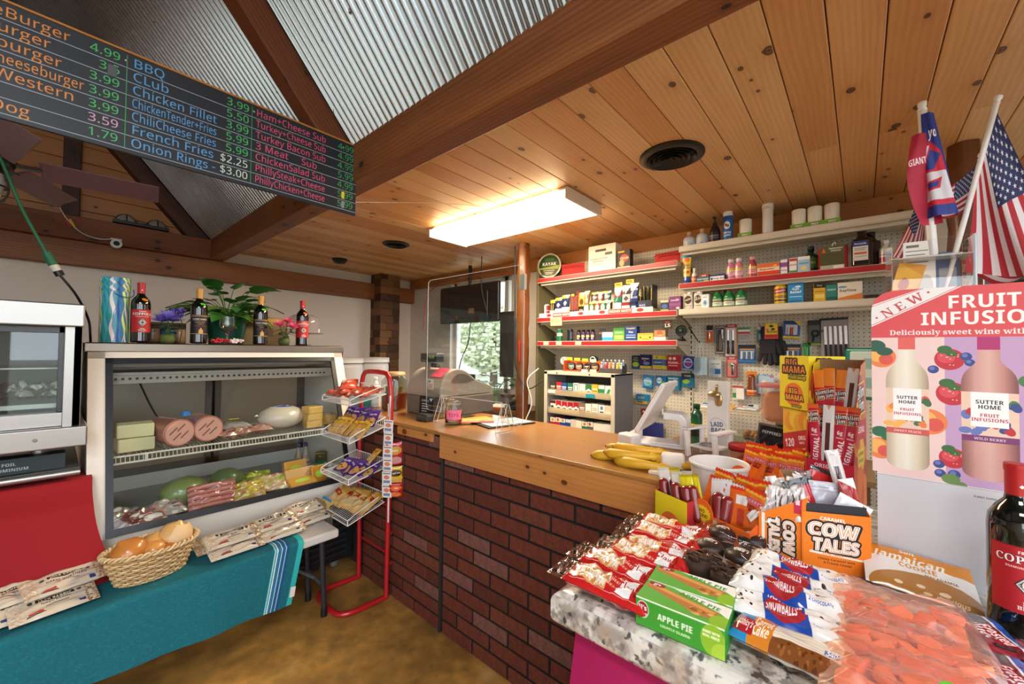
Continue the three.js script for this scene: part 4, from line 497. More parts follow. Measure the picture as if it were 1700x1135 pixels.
hang('flashlight_pack','red blister card holding a silver flashlight',-0.71,1.173,0.072,0.152,blister(0.072,0.152,'#b5353a',[['r',0.1,0.14,0.8,0.8,'#cf8a86'],['e',0.4,0.42,0.16,0.08,'#5ad048'],txt('LIGHT',0.5,0.07,0.08,'#fff')],(g) => M('flashlight',lathe([[0.0001,-0.045],[0.009,-0.044],[0.009,0.01],[0.014,0.025],[0.014,0.042],[0.0001,0.042]],14).translate(0.008,-0.01,0.016),chrome,g)));
hang('hair_color_pack','orange and brown bottle pack with white print below the gloves',-0.583,1.04,0.062,0.184,(g) => { M('bottle',lathe([[0.0001,-0.08],[0.028,-0.078],[0.029,-0.03],[0.024,-0.005],[0.022,0.05],[0.014,0.07],[0.0001,0.072]],18).translate(0,0,0.02),PL('#7d3c1c'),g);const a = art(90,46,'#e2702a',[['r',0,0.1,1,0.2,'#f0e2cc'],['r',0,0.6,1,0.12,'#a84416']]);M('label',bandGeo(0.0297,-0.074,-0.034,4.6,a).translate(0,0,0.02),pmat(a,'gloss'),g);M('header',bx(0.062,0.036,0.003).translate(0,0.074,0.012),C('#d8822e',0.5),g);});
hang('toy_pouch','pale blue zip pouch with white figures hanging beside the orange bottle',-0.502,1.051,0.1,0.153,(g) => { const a = art(100,150,'#8fb4d4',[['r',0.06,0.06,0.88,0.85,'#b8d0e2'],['e',0.4,0.5,0.14,0.26,'#f2ece4'],['e',0.65,0.55,0.12,0.22,'#e8dcc8'],['r',0,0.86,1,0.1,'#9a6a4a'],['r',0.75,0.02,0.2,0.1,'#d86a9a']]);M('pouch',pillowGeo(0.1,0.153,0.02,a,{ sd:8 }),pmat(a,'film'),g);});
hang('price_tag_bundle','stack of white blank tags with green edge below the flashlight',-0.672,1.013,0.07,0.115,(g) => { cardPack(0.07,0.115,'#dcd6cc',[['r',0,0.55,1,0.3,'#3f9a5c'],['r',0,0.1,1,0.12,'#c04a3c']])(g);for (let k = 0;k < 3;k++) M('tag',bx(0.044,0.075,0.0015).translate(0.012 + 0.004 * k,-0.01,0.01 + 0.003 * k),C('#f2efe8',0.7),g);});
{ // wire shelf of small packets low on the pegboard
  const g = G('wire_shelf','beige wire shelf hooked low on the pegboard','shelf',[PEGX,0.955,-0.62]);const m = C('#d4cab0',0.45);
  M('grid',mg([wire([[-0.005,0,-0.28],[-0.2,0,-0.28],[-0.2,0,0.33],[-0.005,0,0.33],[-0.005,0,-0.28]],0.003),...Array.from({ length:24 },(_,i) => rod([-0.005,0,-0.26 + i * 0.025],[-0.2,0,-0.26 + i * 0.025],0.0014,5)),wire([[-0.2,-0.018,-0.28],[-0.2,-0.018,0.33]],0.003)]),m,g);
  const cols = [['#d9dde2','#4a6ea8','white and blue'],['#e8e2d2','#3c8a50','white and green'],['#cfa24a','#5a3a20','amber'],['#dadada','#b8343a','white and red'],['#c7cdd2','#2c3440','grey'],['#efe6d4','#d8822e','cream and orange'],['#b9c6d2','#27427a','silver and navy'],['#e2d7b8','#3a7a3a','tan and green']];
  for (let i = 0;i < 8;i++) { const c = cols[i],a = art(64,44,c[0],[['r',0.1,0.2,0.5,0.3,c[1]],['r',0.1,0.65,0.7,0.1,'#777']]);const o = M('sundry_packet',pillowGeo(0.075,0.055,0.022,a,{ sd:i }),pmat(a,'film'));at(o,PEGX - 0.15 + 0.03 * (i % 2),0.973 + 0.012 * (i % 3 === 1),-0.85 + i * 0.072,WEST + rr(-0.4,0.4),-1.15 + rr(-0.1,0.3),0);tag(o,`${c[2]} small packet, ${ORD[i]} from the left on the wire shelf`,'packet');}
}
bottle('lamp_oil_bottle','dark green bottle with yellow band standing behind the white bottle opener stand','bottle',[PEGX - 0.35,0.72,-0.86],bot(0.036,0.25,0.03,0.02,0.015),'#174a32',[0.022,0.248,0.03,'#174a32'],[0.036,0.06,0.18,4.8,'#1c5a3a',[['r',0,0.3,1,0.25,'#d8b42a'],txt('OIL',0.5,0.43,0.18,'#2a2410'),['r',0,0.62,1,0.38,'#1c1e1a']]]);
{ const o = G('lower_table','low backroom table under the pegboard holding the oil bottle','table',[PEGX - 0.3,0,-0.55]);M('top',box(-0.3,0.25,0.69,0.72,-0.5,0.6),C('#8a6a44',0.5),o);for (const [x,z] of [[-0.27,-0.46],[-0.27,0.56],[0.22,-0.46],[0.22,0.56]]) M('leg',box(x - 0.02,x + 0.02,0.16,0.69,z - 0.02,z + 0.02),C('#6a4e32'),o);}
// ---------- cigarette cabinet ----------
{
  const g = G('cigarette_cabinet','open grey metal cabinet with three shelves of cigarette packs','cabinet',[2.96,0,-1.735]);const Q = (q) => q.translate(-2.96,0,1.735),m = C('#b3afa8',0.45);
  M('side_panel',Q(box(2.8,3.12,0.16,1.18,-2.06,-2.045)),m,g);M('side_panel',Q(box(2.8,3.12,0.16,1.18,-1.425,-1.405)),C('#7f7e80',0.45),g);M('top_panel',Q(box(2.8,3.12,1.165,1.182,-2.06,-1.405)),creamMetal,g);M('back_panel',Q(box(3.11,3.12,0.16,1.18,-2.05,-1.41)),C('#6b6660',0.6),g);
  M('front_frame',Q(mg([box(2.795,2.803,0.16,1.18,-2.062,-2.03),box(2.795,2.803,0.16,1.18,-1.435,-1.403),box(2.795,2.803,1.155,1.184,-2.062,-1.403)])),creamMetal,g);
  for (const y of [1.0,0.845,0.7]) { M('shelf',Q(box(2.82,3.11,y - 0.012,y,-2.045,-1.425)),creamMetal,g);M('shelf_lip',Q(box(2.812,2.818,y - 0.02,y + 0.03,-2.045,-1.425)),phy('#efe6cf',0.2,{ transmission:0.7,thickness:0 }),g);}
  for (const z of [-1.93,-1.62]) M('bolt',Q(new THREE.SphereGeometry(0.006,8,6).translate(2.795,1.169,z)),blackP,g);
  const chev = (top,c) => [['r',0,0,1,0.3,top],['p',[0,0.3,1,0.3,1,0.55,0.5,0.38,0,0.55],top],['r',0.2,0.62,0.6,0.1,c || '#333'],['r',0.35,0.78,0.3,0.12,c || '#999']];
  const band = (c) => [['r',0.1,0.35,0.8,0.12,'#f0ece0'],['r',0.15,0.55,0.7,0.05,c]];
  const rows = [
    [1.0,'top',[['#3c3a30',band('#c9a850'),'olive and gold'],['#b02a32',band('#fff'),'red'],['#24509a',band('#fff'),'blue'],['#23705a',band('#fff'),'dark green'],['#e6e6e4',[['r',0.2,0.1,0.6,0.8,'#2b3a5a'],['r',0.28,0.16,0.44,0.68,'#e6e6e4']],'white with navy frame'],['#efe9da',[['r',0.2,0.6,0.6,0.1,'#999']],'plain cream'],['#f0efea',chev('#2d7a46'),'white with green chevron'],['#e3b52a',band('#5a2a20'),'yellow'],['#e9efe6',[['r',0,0.32,1,0.5,'#2a8a52']],'white with green block'],['#f2f0ec',[['p',[0.1,0.8,0.5,0.3,0.9,0.3,0.6,0.9],'#3a9a48']],'white with green leaf']]],
    [0.845,'middle',[['#f0ece6',[['r',0,0,1,0.3,'#5a2024'],['r',0.1,0.5,0.5,0.3,'#2a2022']],'white with maroon top'],['#f3f0ea',chev('#b2202c','#222'),'red topped white, first of four'],['#f3f0ea',chev('#b2202c','#222'),'red topped white, second of four'],['#f3f0ea',chev('#a81e2a','#222'),'red topped white, third of four'],['#f3f0ea',chev('#a81e2a','#222'),'red topped white, fourth of four'],['#8a6a5a',band('#fff'),'brown'],['#f0ede4',chev('#f0ede4','#8a6a2a'),'white with gold crest'],['#efece4',[['r',0.15,0.3,0.7,0.3,'#c9c4ba'],['r',0.2,0.68,0.6,0.2,'#8a7440']],'white with bronze band'],['#eef0f2',[['r',0.3,0.1,0.4,0.3,'#5a7a9c'],['r',0.2,0.55,0.6,0.12,'#3a4a5a']],'white with blue crest'],['#ddd0b4',[['r',0,0.45,1,0.5,'#eee6d4']],'beige']]],
    [0.7,'bottom',[['#a8242e',[['r',0.05,0,0.9,0.42,'#f0ebe2'],['e',0.5,0.22,0.25,0.14,'#b89a4a']],'red with white flip top'],['#b0242e',[['r',0.05,0,0.9,0.42,'#f0ebe2'],['e',0.5,0.22,0.25,0.14,'#b8862a']],'second red with white flip top'],['#26489a',[['r',0.05,0,0.9,0.36,'#f0ebe2'],['e',0.5,0.18,0.25,0.12,'#b89a4a']],'blue with white flip top'],['#20408c',[['r',0.05,0,0.9,0.3,'#e0ddd8']],'second blue'],['#d8d2c4',[],'grey white blank'],['#ece6d8',[],'cream blank'],['#23744c',[['r',0.05,0,0.9,0.42,'#f0ebe2'],['e',0.5,0.22,0.25,0.14,'#c8862a']],'green with white flip top'],['#5d6068',[['r',0.05,0,0.9,0.4,'#f0ebe2'],['e',0.4,0.2,0.25,0.14,'#c8602a']],'grey with white flip top'],['#efeadd',[],'white blank, first of the right three'],['#efeadd',[],'white blank, second of the right three'],['#ebe6da',[],'white blank, third of the right three']]]];
  rows.forEach(([y,rn,L],ri) => L.forEach(([bg,ops,d],i) => { const n = L.length,z = -2.02 + (i + 0.5) * 0.575 / n,o = carton('cigarette_pack',0.053,0.088 + (i % 3 === 1 ? 0.004 :0),0.1,{ front:[bg,ops],side:bg,top:bg });o.position.set(2.875 + 0.006 * hash(i,ri),y,z);o.rotation.y = WEST + (hash(i,ri + 9) - 0.5) * 0.06;tag(o,`${d} cigarette pack on the ${rn} cabinet shelf`,'cigarettes','cigarette packs in the cabinet');}));
  const pt = (z,y,w,h,c) => M('price_tag',Q(box(2.808,2.811,y,y + h,z,z + w,0.0004)),C(c,0.5),g);pt(-2.03,0.995,0.075,0.026,'#e6e6e4');pt(-1.66,0.985,0.08,0.03,'#1f93a8');
}
{ // tins on the cabinet
  const ty2 = 1.183,tc = ['#3f7f78','#8a6a5a','#2b2b2e','#7a5a40'],g = G('snuff_display','wire and orange display tray of round snuff tins on the cigarette cabinet','display tray',[2.94,ty2,-1.76],WEST);
  M('tray',mg([bb(0.33,0.008,0.1),bx(0.006,0.09,0.1).translate(-0.165,0.045,0),bb(0.33,0.09,0.004).translate(0,0,-0.05)]),C('#c8552c',0.5),g);for (let i = 0;i < 4;i++) M('yellow_tag',bx(0.058,0.026,0.004,0.002).translate(-0.12 + i * 0.076,0.105 - 0.004 * i,0.03),i === 3 ? C('#b9ccb2',0.5) :C('#e0bc34',0.5),g);M('tag_card',bx(0.06,0.022,0.003).translate(0.04,0.01,0.052),C('#e0d6c8'),g);M('tag_card',bx(0.06,0.022,0.003).translate(0.12,0.012,0.052),C('#bcd0b0'),g);
  const d = ['green lidded','brown lidded','black lidded','bronze lidded'];
  for (let i = 0;i < 4;i++) { const q = G('snuff_tin',d[i] + ' round snuff tin standing on edge in the orange tray','tin',[2.935 + 0.012,ty2 + 0.043,-1.88 + i * 0.076],WEST,'snuff tins');const a = art(66,66,'#1c1a18',[['e',0.5,0.5,0.48,0.48,'#9a9488'],['e',0.5,0.5,0.42,0.42,tc[i]],['r',0.2,0.42,0.6,0.14,'#e8e0cc'],['e',0.5,0.7,0.12,0.08,'#d8a832']]);M('tin_body',new THREE.CylinderGeometry(0.033,0.033,0.022,24).rotateX(PI / 2),C('#222',0.35),q);M('lid_print',fitUV(new THREE.CircleGeometry(0.031,24).translate(0,0,0.0116),a),pmat(a,'gloss'),q);q.rotation.x = -0.08;}
  for (const [l,z,x] of [['upright dark round tin on the cabinet behind the tin tray',-1.7,3.0],['grey and white round tin standing at the left end of the cabinet top',-1.97,2.97]]) { const q = G('snuff_tin',l,'tin',[x,ty2 + (z > -1.8 ? 0.1 :0.085),z],WEST);M('tin_body',new THREE.CylinderGeometry(0.036,0.036,0.03,24).rotateX(PI / 2),C(z > -1.8 ? '#2c3a34' :'#a9a6a8',0.4),q);M('lid_ring',new THREE.TorusGeometry(0.024,0.004,8,24).translate(0,0,0.015),C('#d2cfca',0.3),q);M('stand',bx(0.03,z > -1.8 ? 0.064 :0.05,0.03).translate(0,z > -1.8 ? -0.067 :-0.06,0),C('#3a3a3a'),q);}
  const L = G('lighter_rack','small clear rack filled with upright coloured lighters','display tray',[2.93,ty2,-1.49],WEST);M('rack',mg([bb(0.2,0.006,0.08),bx(0.2,0.035,0.003).translate(0,0.02,0.04),bx(0.003,0.06,0.08).translate(0.1,0.03,0),bb(0.2,0.075,0.003).translate(0,0,-0.038)]),C('#4a4548',0.3),L);
  const lc = ['#9aa7b4','#c8393a','#e0a08c','#d9b4a4','#d8c94a','#b9d0dc','#7a9cb8','#a83a40','#c98a2c','#5c6a8a','#c4c04a','#5a86a8'],nm = ['grey','red','salmon','pale pink','yellow','ice blue','steel blue','dark red','amber','slate','lime','blue'];
  let lt;for (let i = 0;i < 12;i++) { const q = G('lighter',`${nm[i]} lighter, ${ORD[i % 6]} from the left in the ${i < 6 ? 'front' : 'back'} row of the lighter rack`,'lighter',[2.93 - 0.02 + (i > 5 ? 0.032 :0),ty2 + 0.007 + (i > 5 ? 0.022 :0),-1.575 + (i % 6) * 0.034],WEST,'lighters');M('body',mg([bb(0.02,0.058,0.012,0.005)]),PL(lc[i]),q);M('metal_top',mg([bb(0.018,0.016,0.011,0.003).translate(0,0.058,0),cyl(0.004,0.004,0.006,10).translate(0,0.073,0)]),chrome,q);}
}
// ---------- things standing on the wooden counter ----------
const CT = 0.957;
{
  const g = G('cash_register','grey-beige cash register with raised display and pink paper','cash register',[1.692,CT,-2.0]);const m = C('#8f857b',0.5),m2 = C('#a3978a',0.5);
  M('cash_drawer',mg([bb(0.42,0.115,0.36,0.006).translate(0.01,0,0.0)]),C('#6d655c',0.5),g);M('drawer_front',bx(0.004,0.07,0.3).translate(0.222,0.06,0),m2,g);
  const sh = new THREE.Shape();sh.moveTo(-0.2,0.125);sh.bezierCurveTo(-0.215,0.17,-0.17,0.27,-0.08,0.272);sh.bezierCurveTo(0.0,0.272,0.04,0.215,0.08,0.2);sh.lineTo(0.215,0.155);sh.lineTo(0.215,0.125);sh.lineTo(-0.2,0.125);
  M('housing',new THREE.ExtrudeGeometry(sh,{ depth:0.31,bevelThickness:0.008,bevelSize:0.008,bevelSegments:3,curveSegments:20 }).translate(0,0,-0.155),m2,g);
  const s2 = new THREE.Shape();s2.moveTo(-0.13,0.2);s2.bezierCurveTo(-0.1,0.262,-0.03,0.27,0.06,0.207);s2.bezierCurveTo(0,0.19,-0.08,0.19,-0.13,0.2);M('side_panel',new THREE.ExtrudeGeometry(s2,{ depth:0.004,bevelEnabled:false }).translate(0,0,0.162),C('#6a6259',0.5),g);
  M('display_pole',cyl(0.018,0.016,0.09).translate(-0.12,0.25,-0.07),C('#7d746a'),g);const dsp = M('display_head',bx(0.06,0.055,0.16,0.006).translate(-0.12,0.345,-0.03),C('#2a2b2c',0.3),g);const da = art(120,40,'#14170f',[txt('0.00',0.75,0.4,0.5,'#7ae03c'),['r',0.05,0.8,0.4,0.1,'#888']]);const dd = flat('display_screen',0.15,0.05,da,dsp,'gloss');dd.position.set(-0.1515,0.345,-0.03);dd.rotation.y = WEST;
  const pk = flat('pink_paper',0.1,0.085,art(90,76,'#e8506a',[['r',0.1,0.15,0.7,0.05,'#b83050'],['r',0.1,0.35,0.8,0.05,'#b83050'],['r',0.1,0.55,0.6,0.05,'#b83050']]),g);pk.position.set(-0.15,0.258,0.09);pk.rotation.set(-0.95,WEST,0,'YXZ');const wl = flat('barcode_sticker',0.05,0.06,art(50,60,'#d8cfc8',[['r',0.15,0.1,0.3,0.2,'#555'],['r',0.2,0.45,0.6,0.35,'#c98a9a']]),g);wl.position.set(-0.2205,0.19,0.09);wl.rotation.y = WEST;wl.rotation.x = 0;
}
{ const g = G('card_terminal','small black card terminal pad in front of the cash register','card reader',[1.385,CT,-1.84],WEST);M('base',mg([bb(0.1,0.03,0.06,0.004),bb(0.09,0.006,0.05).translate(0,0.03,0)]),C('#3a3733',0.5),g);for (let k = 0;k < 4;k++) M('rib',bx(0.09,0.003,0.002).translate(0,0.006 + k * 0.006,0.031),C('#56524c',0.5),g);}
{ const a = art(120,130,'#111214',[txt('Culture',0.42,0.2,0.15,'#eee',{ font:'italic' }),['p',[0.7,0.08,0.95,0.08,0.85,0.24],'#eee'],...[0.36,0.48,0.6,0.72,0.84].map((y,i) => ['r',0.18,y,0.4 + 0.06 * (i % 3),0.035,'#d8d8d8'])]);const o = flat('sign_card',0.12,0.115,a,null);at(o,1.452,CT + 0.062,-1.925,WEST + 0.06,-0.05);tag(o,'black lettered card standing against the cash register','sign');}
{ // clear barrier
  const sh = new THREE.Shape();const r = 0.03,x0 = -0.365,x1 = 0.365,y0 = 0.045,y1 = 0.8;sh.moveTo(x0 + r,y0);sh.lineTo(-0.23,y0);sh.lineTo(-0.23,0.14);sh.lineTo(0.23,0.14);sh.lineTo(0.23,y0);sh.lineTo(x1 - r,y0);sh.quadraticCurveTo(x1,y0,x1,y0 + r);sh.lineTo(x1,y1 - r);sh.quadraticCurveTo(x1,y1,x1 - r,y1);sh.lineTo(x0 + r,y1);sh.quadraticCurveTo(x0,y1,x0,y1 - r);sh.lineTo(x0,y0 + r);sh.quadraticCurveTo(x0,y0,x0 + r,y0);
  const g = G('plexiglass_barrier','clear upright acrylic barrier on triangular feet on the counter','barrier',[1.45,CT,-1.555],WEST);M('sheet',new THREE.ExtrudeGeometry(sh,{ depth:0.004,bevelEnabled:false }).translate(0,0,-0.002),phy('#f4f8f8',0.02,{ transmission:1,thickness:0,ior:1.49 }),g);
  const eg = sh.getPoints(10).map((p) => [p.x,p.y,0]);M('polished_edge',mg(eg.slice(1).map((p,i) => rod(eg[i],p,0.0016,5))),phy('#eef4f2',0.12,{ transmission:0.35,thickness:0 }),g);
  for (const x of [-0.22,0.25]) { const t = M('foot',mg([new THREE.ExtrudeGeometry(new THREE.Shape([V2(-0.055,0),V2(0.055,0),V2(0.006,0.135),V2(-0.006,0.135)]),{ depth:0.004,bevelEnabled:false }).rotateY(PI / 2).translate(x - 0.01,0,0),new THREE.ExtrudeGeometry(new THREE.Shape([V2(-0.055,0),V2(0.055,0),V2(0.006,0.135),V2(-0.006,0.135)]),{ depth:0.004,bevelEnabled:false }).rotateY(PI / 2).translate(x + 0.02,0,0)]),clearG,g);M('foot_edge',mg([-0.01,0.022].flatMap((q) => [rod([x + q,0,0.055],[x + q,0.135,0.006],0.0018,5),rod([x + q,0,-0.055],[x + q,0.135,-0.006],0.0018,5),rod([x + q,0.001,0.055],[x + q,0.001,-0.055],0.0018,5)])),phy('#f0e2cc',0.2,{ transmission:0.3,thickness:0 }),t);}
  const n = M('cable_box',bx(0.035,0.075,0.018,0.003).translate(0.345,0.72,-0.014),C('#d8cdb4',0.5),g);n.userData.label = 'small cream switch box on the barrier';
}
{ const g = G('tip_jar','small clear glass jar with a pink handwritten tips label','jar',[1.425,CT,-1.648],-0.75);M('glass',lathe([[0.0001,0.001],[0.042,0.001],[0.046,0.008],[0.046,0.085],[0.038,0.1],[0.038,0.106],[0.041,0.108],[0.041,0.124],[0.038,0.126],[0.036,0.124],[0.036,0.1],[0.043,0.085],[0.043,0.01],[0.0001,0.006]],32),phy('#eef2ee',0.02,{ transmission:1,thickness:0.003,ior:1.45 }),g);const a = art(110,66,'#ee6f92',[txt('TIPS',0.5,0.52,0.5,'#a83a5c',{ font:'' })]);M('label',bandGeo(0.0466,0.028,0.078,1.9,a),pmat(a),g);M('coins',cyl(0.04,0.04,0.005,24).translate(0,0.007,0),C('#8a7a5c',0.4,{ metalness:0.5 }),g);}
{ const c = M('clipboard',bx(0.3,0.006,0.2,0.003),C('#1e1c1e',0.4));at(c,1.62,CT + 0.004,-1.47,-0.25);tag(c,'black clipboard mat lying on the counter beside the tip jar','clipboard');const P = (l,x,z,ry,w,d,col,ops,y) => { const a = art(w * 500,d * 500,col,ops),o = flat('paper',w,d,a,null);at(o,x,y,z,0,-PI / 2,0);o.rotation.set(-PI / 2,0,ry);tag(o,l,'paper');};
  P('blue and white printed sheet lying on the black clipboard mat',1.62,-1.46,0.25 - 0.5,0.26,0.17,'#aebccb',[['r',0.05,0.1,0.5,0.1,'#6a7c90'],['r',0.1,0.4,0.8,0.04,'#66727c'],['r',0.1,0.6,0.6,0.04,'#66727c']],CT + 0.009);P('orange envelope lying behind the tip jar',1.58,-1.66,-0.35,0.22,0.12,'#c9973f',[['p',[0,0,0.5,0.5,1,0],'#b8842e']],CT + 0.003);P('red printed card lying over the clipboard edge',1.5,-1.56,-0.75,0.2,0.05,'#b5342e',[['r',0.1,0.3,0.5,0.2,'#e8c8a0']],CT + 0.012);
  { const a = art(80,30,'#2e2424',[['r',0.1,0.2,0.5,0.3,'#b0343a']]);const o = flat('paper',0.17,0.05,a,null);o.position.set(1.6,CT + 0.003,-1.77);o.rotation.set(-PI / 2,0,0.1);tag(o,'dark red printed strip lying against the cash drawer','paper');} }
{ // bananas
  const pr = (n,L) => { const N = 26,S = 8,pos = [],idx = [],cu = [];for (let i = 0;i <= N;i++) { const t = i / N,a = (t - 0.5) * 1.35;cu.push([Math.sin(a) * 0.14,Math.cos(a) * 0.14 - 0.14,a]);let r = 0.0165 * Math.pow(Math.sin(Math.min(1,t * 1.25 + 0.02) * PI * 0.5),0.6) * Math.pow(cl((1 - t) * 7 + 0.12),0.5);if (t < 0.1) r = 0.0055 + 0.004 * (t / 0.1);else if (t < 0.22) r = lerp(0.0095,0.0158,sst(0.1,0.22,t));for (let j = 0;j < S;j++) { const q = j / S * 2 * PI + 0.3,k = r * (1 + 0.05 * Math.cos(5 * q));pos.push(cu[i][0] + Math.sin(a) * k * Math.cos(q),cu[i][1] + Math.cos(a) * k * Math.cos(q),k * Math.sin(q));} } for (let i = 0;i < N;i++) for (let j = 0;j < S;j++) { const a = i * S + j,b = i * S + (j + 1) % S;idx.push(a,b,a + S,b,b + S,a + S);} const g = new THREE.BufferGeometry();g.setAttribute('position',new THREE.Float32BufferAttribute(pos,3));g.setIndex(idx);g.computeVertexNormals();return g;};
  const bg = pr(),ye = std('#d9a72a',0.45),D = [['banana at the front edge, lowest of the bunch',1.31,-0.56,0.018,0.55,0.1],['banana lying over the front one with its tip to the left',1.335,-0.6,0.034,0.75,-0.1],['banana at the left end of the bunch, stem turned away',1.36,-0.66,0.02,0.9,0.2],['banana in the middle of the bunch showing its dark stem',1.39,-0.6,0.045,0.6,0],['banana at the back of the bunch, topmost',1.43,-0.64,0.03,0.8,-0.15],['banana at the right end of the bunch beside the napkins',1.39,-0.52,0.02,0.3,0.05]];
  D.forEach(([l,x,z,y,ry,rx]) => { const b = G('banana',l,'banana',[x,CT + y,z],0,'bananas on the counter');M('peel',bg,ye,b);M('tip',new THREE.SphereGeometry(0.0055,8,6).translate(0.0885,-0.031,0),C('#3a2a14',0.7),b);M('stem',rod([-0.085,-0.029,0],[-0.1,-0.042,0],0.006),C('#7a6a1e',0.6),b);b.rotation.set(-PI / 2 + 0.2 + rx,ry + 1.2,0,'YXZ');b.scale.setScalar(1.12);});
}
{ const g = G('receipt_box','small white rounded plastic block beside the monitor stand','card reader',[1.62,CT,-0.745],WEST - 0.3);M('case',bb(0.085,0.05,0.06,0.012),phy('#ece9e6',0.35),g);M('base_ring',bb(0.088,0.008,0.063,0.003),C('#c4bfba',0.5),g);}
{ // point of sale screen seen from behind
  const g = G('monitor','white point of sale screen on a bent white stand, seen from behind','monitor',[1.74,CT,-0.6],0.14);const w = phy('#e9e6e4',0.35,{ clearcoat:0.2 });
  M('base',mg([bb(0.15,0.012,0.22,0.005).translate(0,0,-0.06),bb(0.15,0.045,0.03,0.006).translate(0,0,-0.165)]),w,g);const sh = new THREE.Shape();sh.moveTo(0.052,0);sh.lineTo(0.052,0.1);sh.quadraticCurveTo(0.05,0.135,0.02,0.138);sh.lineTo(-0.03,0.138);sh.lineTo(-0.03,0.118);sh.lineTo(0.012,0.118);sh.quadraticCurveTo(0.032,0.115,0.034,0.095);sh.lineTo(0.034,0.012);sh.lineTo(-0.1,0.012);sh.lineTo(-0.1,0);M('stand',new THREE.ExtrudeGeometry(sh,{ depth:0.09,bevelThickness:0.004,bevelSize:0.004,bevelSegments:2 }).rotateY(-PI / 2).translate(0.045,0,0),w,g);
  const p = M('screen_case',bx(0.27,0.235,0.02,0.012),w,g);p.position.set(0,0.165,-0.07);p.rotation.x = 0.5;M('screen',bx(0.245,0.205,0.002).translate(0,0,-0.0108),C('#14161a',0.15),p);
}
{ // bottle-opener stand shaped like a lounge chair
  const g = G('bottle_opener_stand','white wooden bottle opener stand shaped like a garden chair with blue lettering','bottle opener',[1.66,CT,-0.425],WEST - 0.35);const w = C('#ece8e4',0.5);
  const a = art(90,300,'#ece8e4',[(q,W,H) => { q.strokeStyle = '#8a96a8';q.lineWidth = 2;q.setLineDash([5,3]);q.beginPath();q.arc(W / 2,H * 0.62,W * 0.42,0.35,2.8);q.stroke();q.beginPath();q.arc(W / 2,H * 0.62,W * 0.42,3.5,5.95);q.stroke();},txt('LAID',0.47,0.58,0.085,'#1d4a7a',{ rot:-6,max:0.8 }),txt('BACK',0.53,0.66,0.085,'#1d4a7a',{ rot:-4,max:0.8 })]);
  const b = M('back_board',cartonGeo(0.085,0.285,0.014,{ front:'#ece8e4',side:'#e2ddd6' }),pmat(a),g);b.position.z = -0.03;const f = flat('lettered_face',0.083,0.283,a,b);f.position.set(0,0.143,0.0072);
  M('opener',mg([new THREE.SphereGeometry(0.02,16,10,0,7,0,1.7).scale(1.3,0.7,0.8).rotateX(0.5).translate(-0.006,0.235,-0.012),lathe([[0.0001,0],[0.012,0.004],[0.018,0.03],[0.008,0.055],[0.0001,0.056]],16).scale(1,1,0.5).translate(0.006,0.19,-0.02),bx(0.012,0.03,0.006).translate(0,0.258,-0.02)]),std('#c2ab7c',0.3,{ metalness:0.9 }),g);M('bolt',new THREE.SphereGeometry(0.004,8,6).translate(0,0.266,-0.016),chrome,g);
  M('seat',bb(0.1,0.01,0.085,0.002).translate(0,0.036,0.028),w,g);M('cup_ring',new THREE.TorusGeometry(0.028,0.004,8,24).rotateX(PI / 2).translate(0,0.048,0.03),steel,g);for (const s of [-1,1]) { M('arm',bb(0.03,0.008,0.12,0.002).translate(s * 0.058,0.1,0.03),w,g);M('leg',bb(0.012,0.1,0.022,0.002).rotateX(0.12).translate(s * 0.058,0,0.07),w,g);M('rear_leg',bb(0.012,0.1,0.018,0.002).translate(s * 0.058,0,-0.012),w,g);}
}
{ // white bucket with odds and ends
  const g = G('white_bucket','ribbed white plastic tub beside the sausage boxes','tub',[1.365,0.861,-0.335]),P = [];const L = lathe([[0.0001,0.001],[0.062,0.001],[0.065,0.006],[0.08,0.142],[0.084,0.144],[0.085,0.152],[0.081,0.155],[0.077,0.15],[0.062,0.01],[0.0001,0.008]],64),p = L.attributes.position;for (let i = 0;i < p.count;i++) { const r = Math.hypot(p.getX(i),p.getZ(i));if (p.getY(i) < 0.135 && r > 0.063) { const k = 1 + 0.008 * Math.sign(Math.sin(Math.atan2(p.getZ(i),p.getX(i)) * 32));p.setX(i,p.getX(i) * k);p.setZ(i,p.getZ(i) * k);} } L.computeVertexNormals();M('tub_wall',L,phy('#e6e2dd',0.4),g);
  for (const [i,c,d,x,z] of [[0,'#8a86a0','grey purple wrapped candy inside the white tub',-0.02,0.01],[1,'#b0b83a','lime wrapped candy inside the white tub',0.015,-0.01],[2,'#e8e6e4','folded white paper slip inside the white tub',0.03,0.025]]) { const o = M(['candy','candy','paper_slip'][i],pillowGeo(0.05,0.03,0.016,null,{ sd:i + 20 }),C(c,0.35));at(o,1.365 + x,0.878 + 0.006 * i,-0.335 + z,i,-1.2,0.3);tag(o,d,i < 2 ? 'candy' :'paper');}
}
for (const [i,l,x,y,z] of [[0,'crumpled white paper bag beside the bananas',1.4,CT,-0.487],[1,'flat cream paper sleeve hanging at the counter edge below the paper bag',1.31,CT - 0.002,-0.484]]) { const o = M('paper_bag',i ? bb(0.09,0.012,0.045,0.004) :bb(0.075,0.05,0.05,0.01),C(i ? '#dccdb0' :'#e6ddd4',0.8));at(o,x,y,z,WEST + 0.3 - 0.2 * i);tag(o,l,'paper bag');}
// ---------- candy and snacks at the stone counter ----------
const GT = 0.8605;
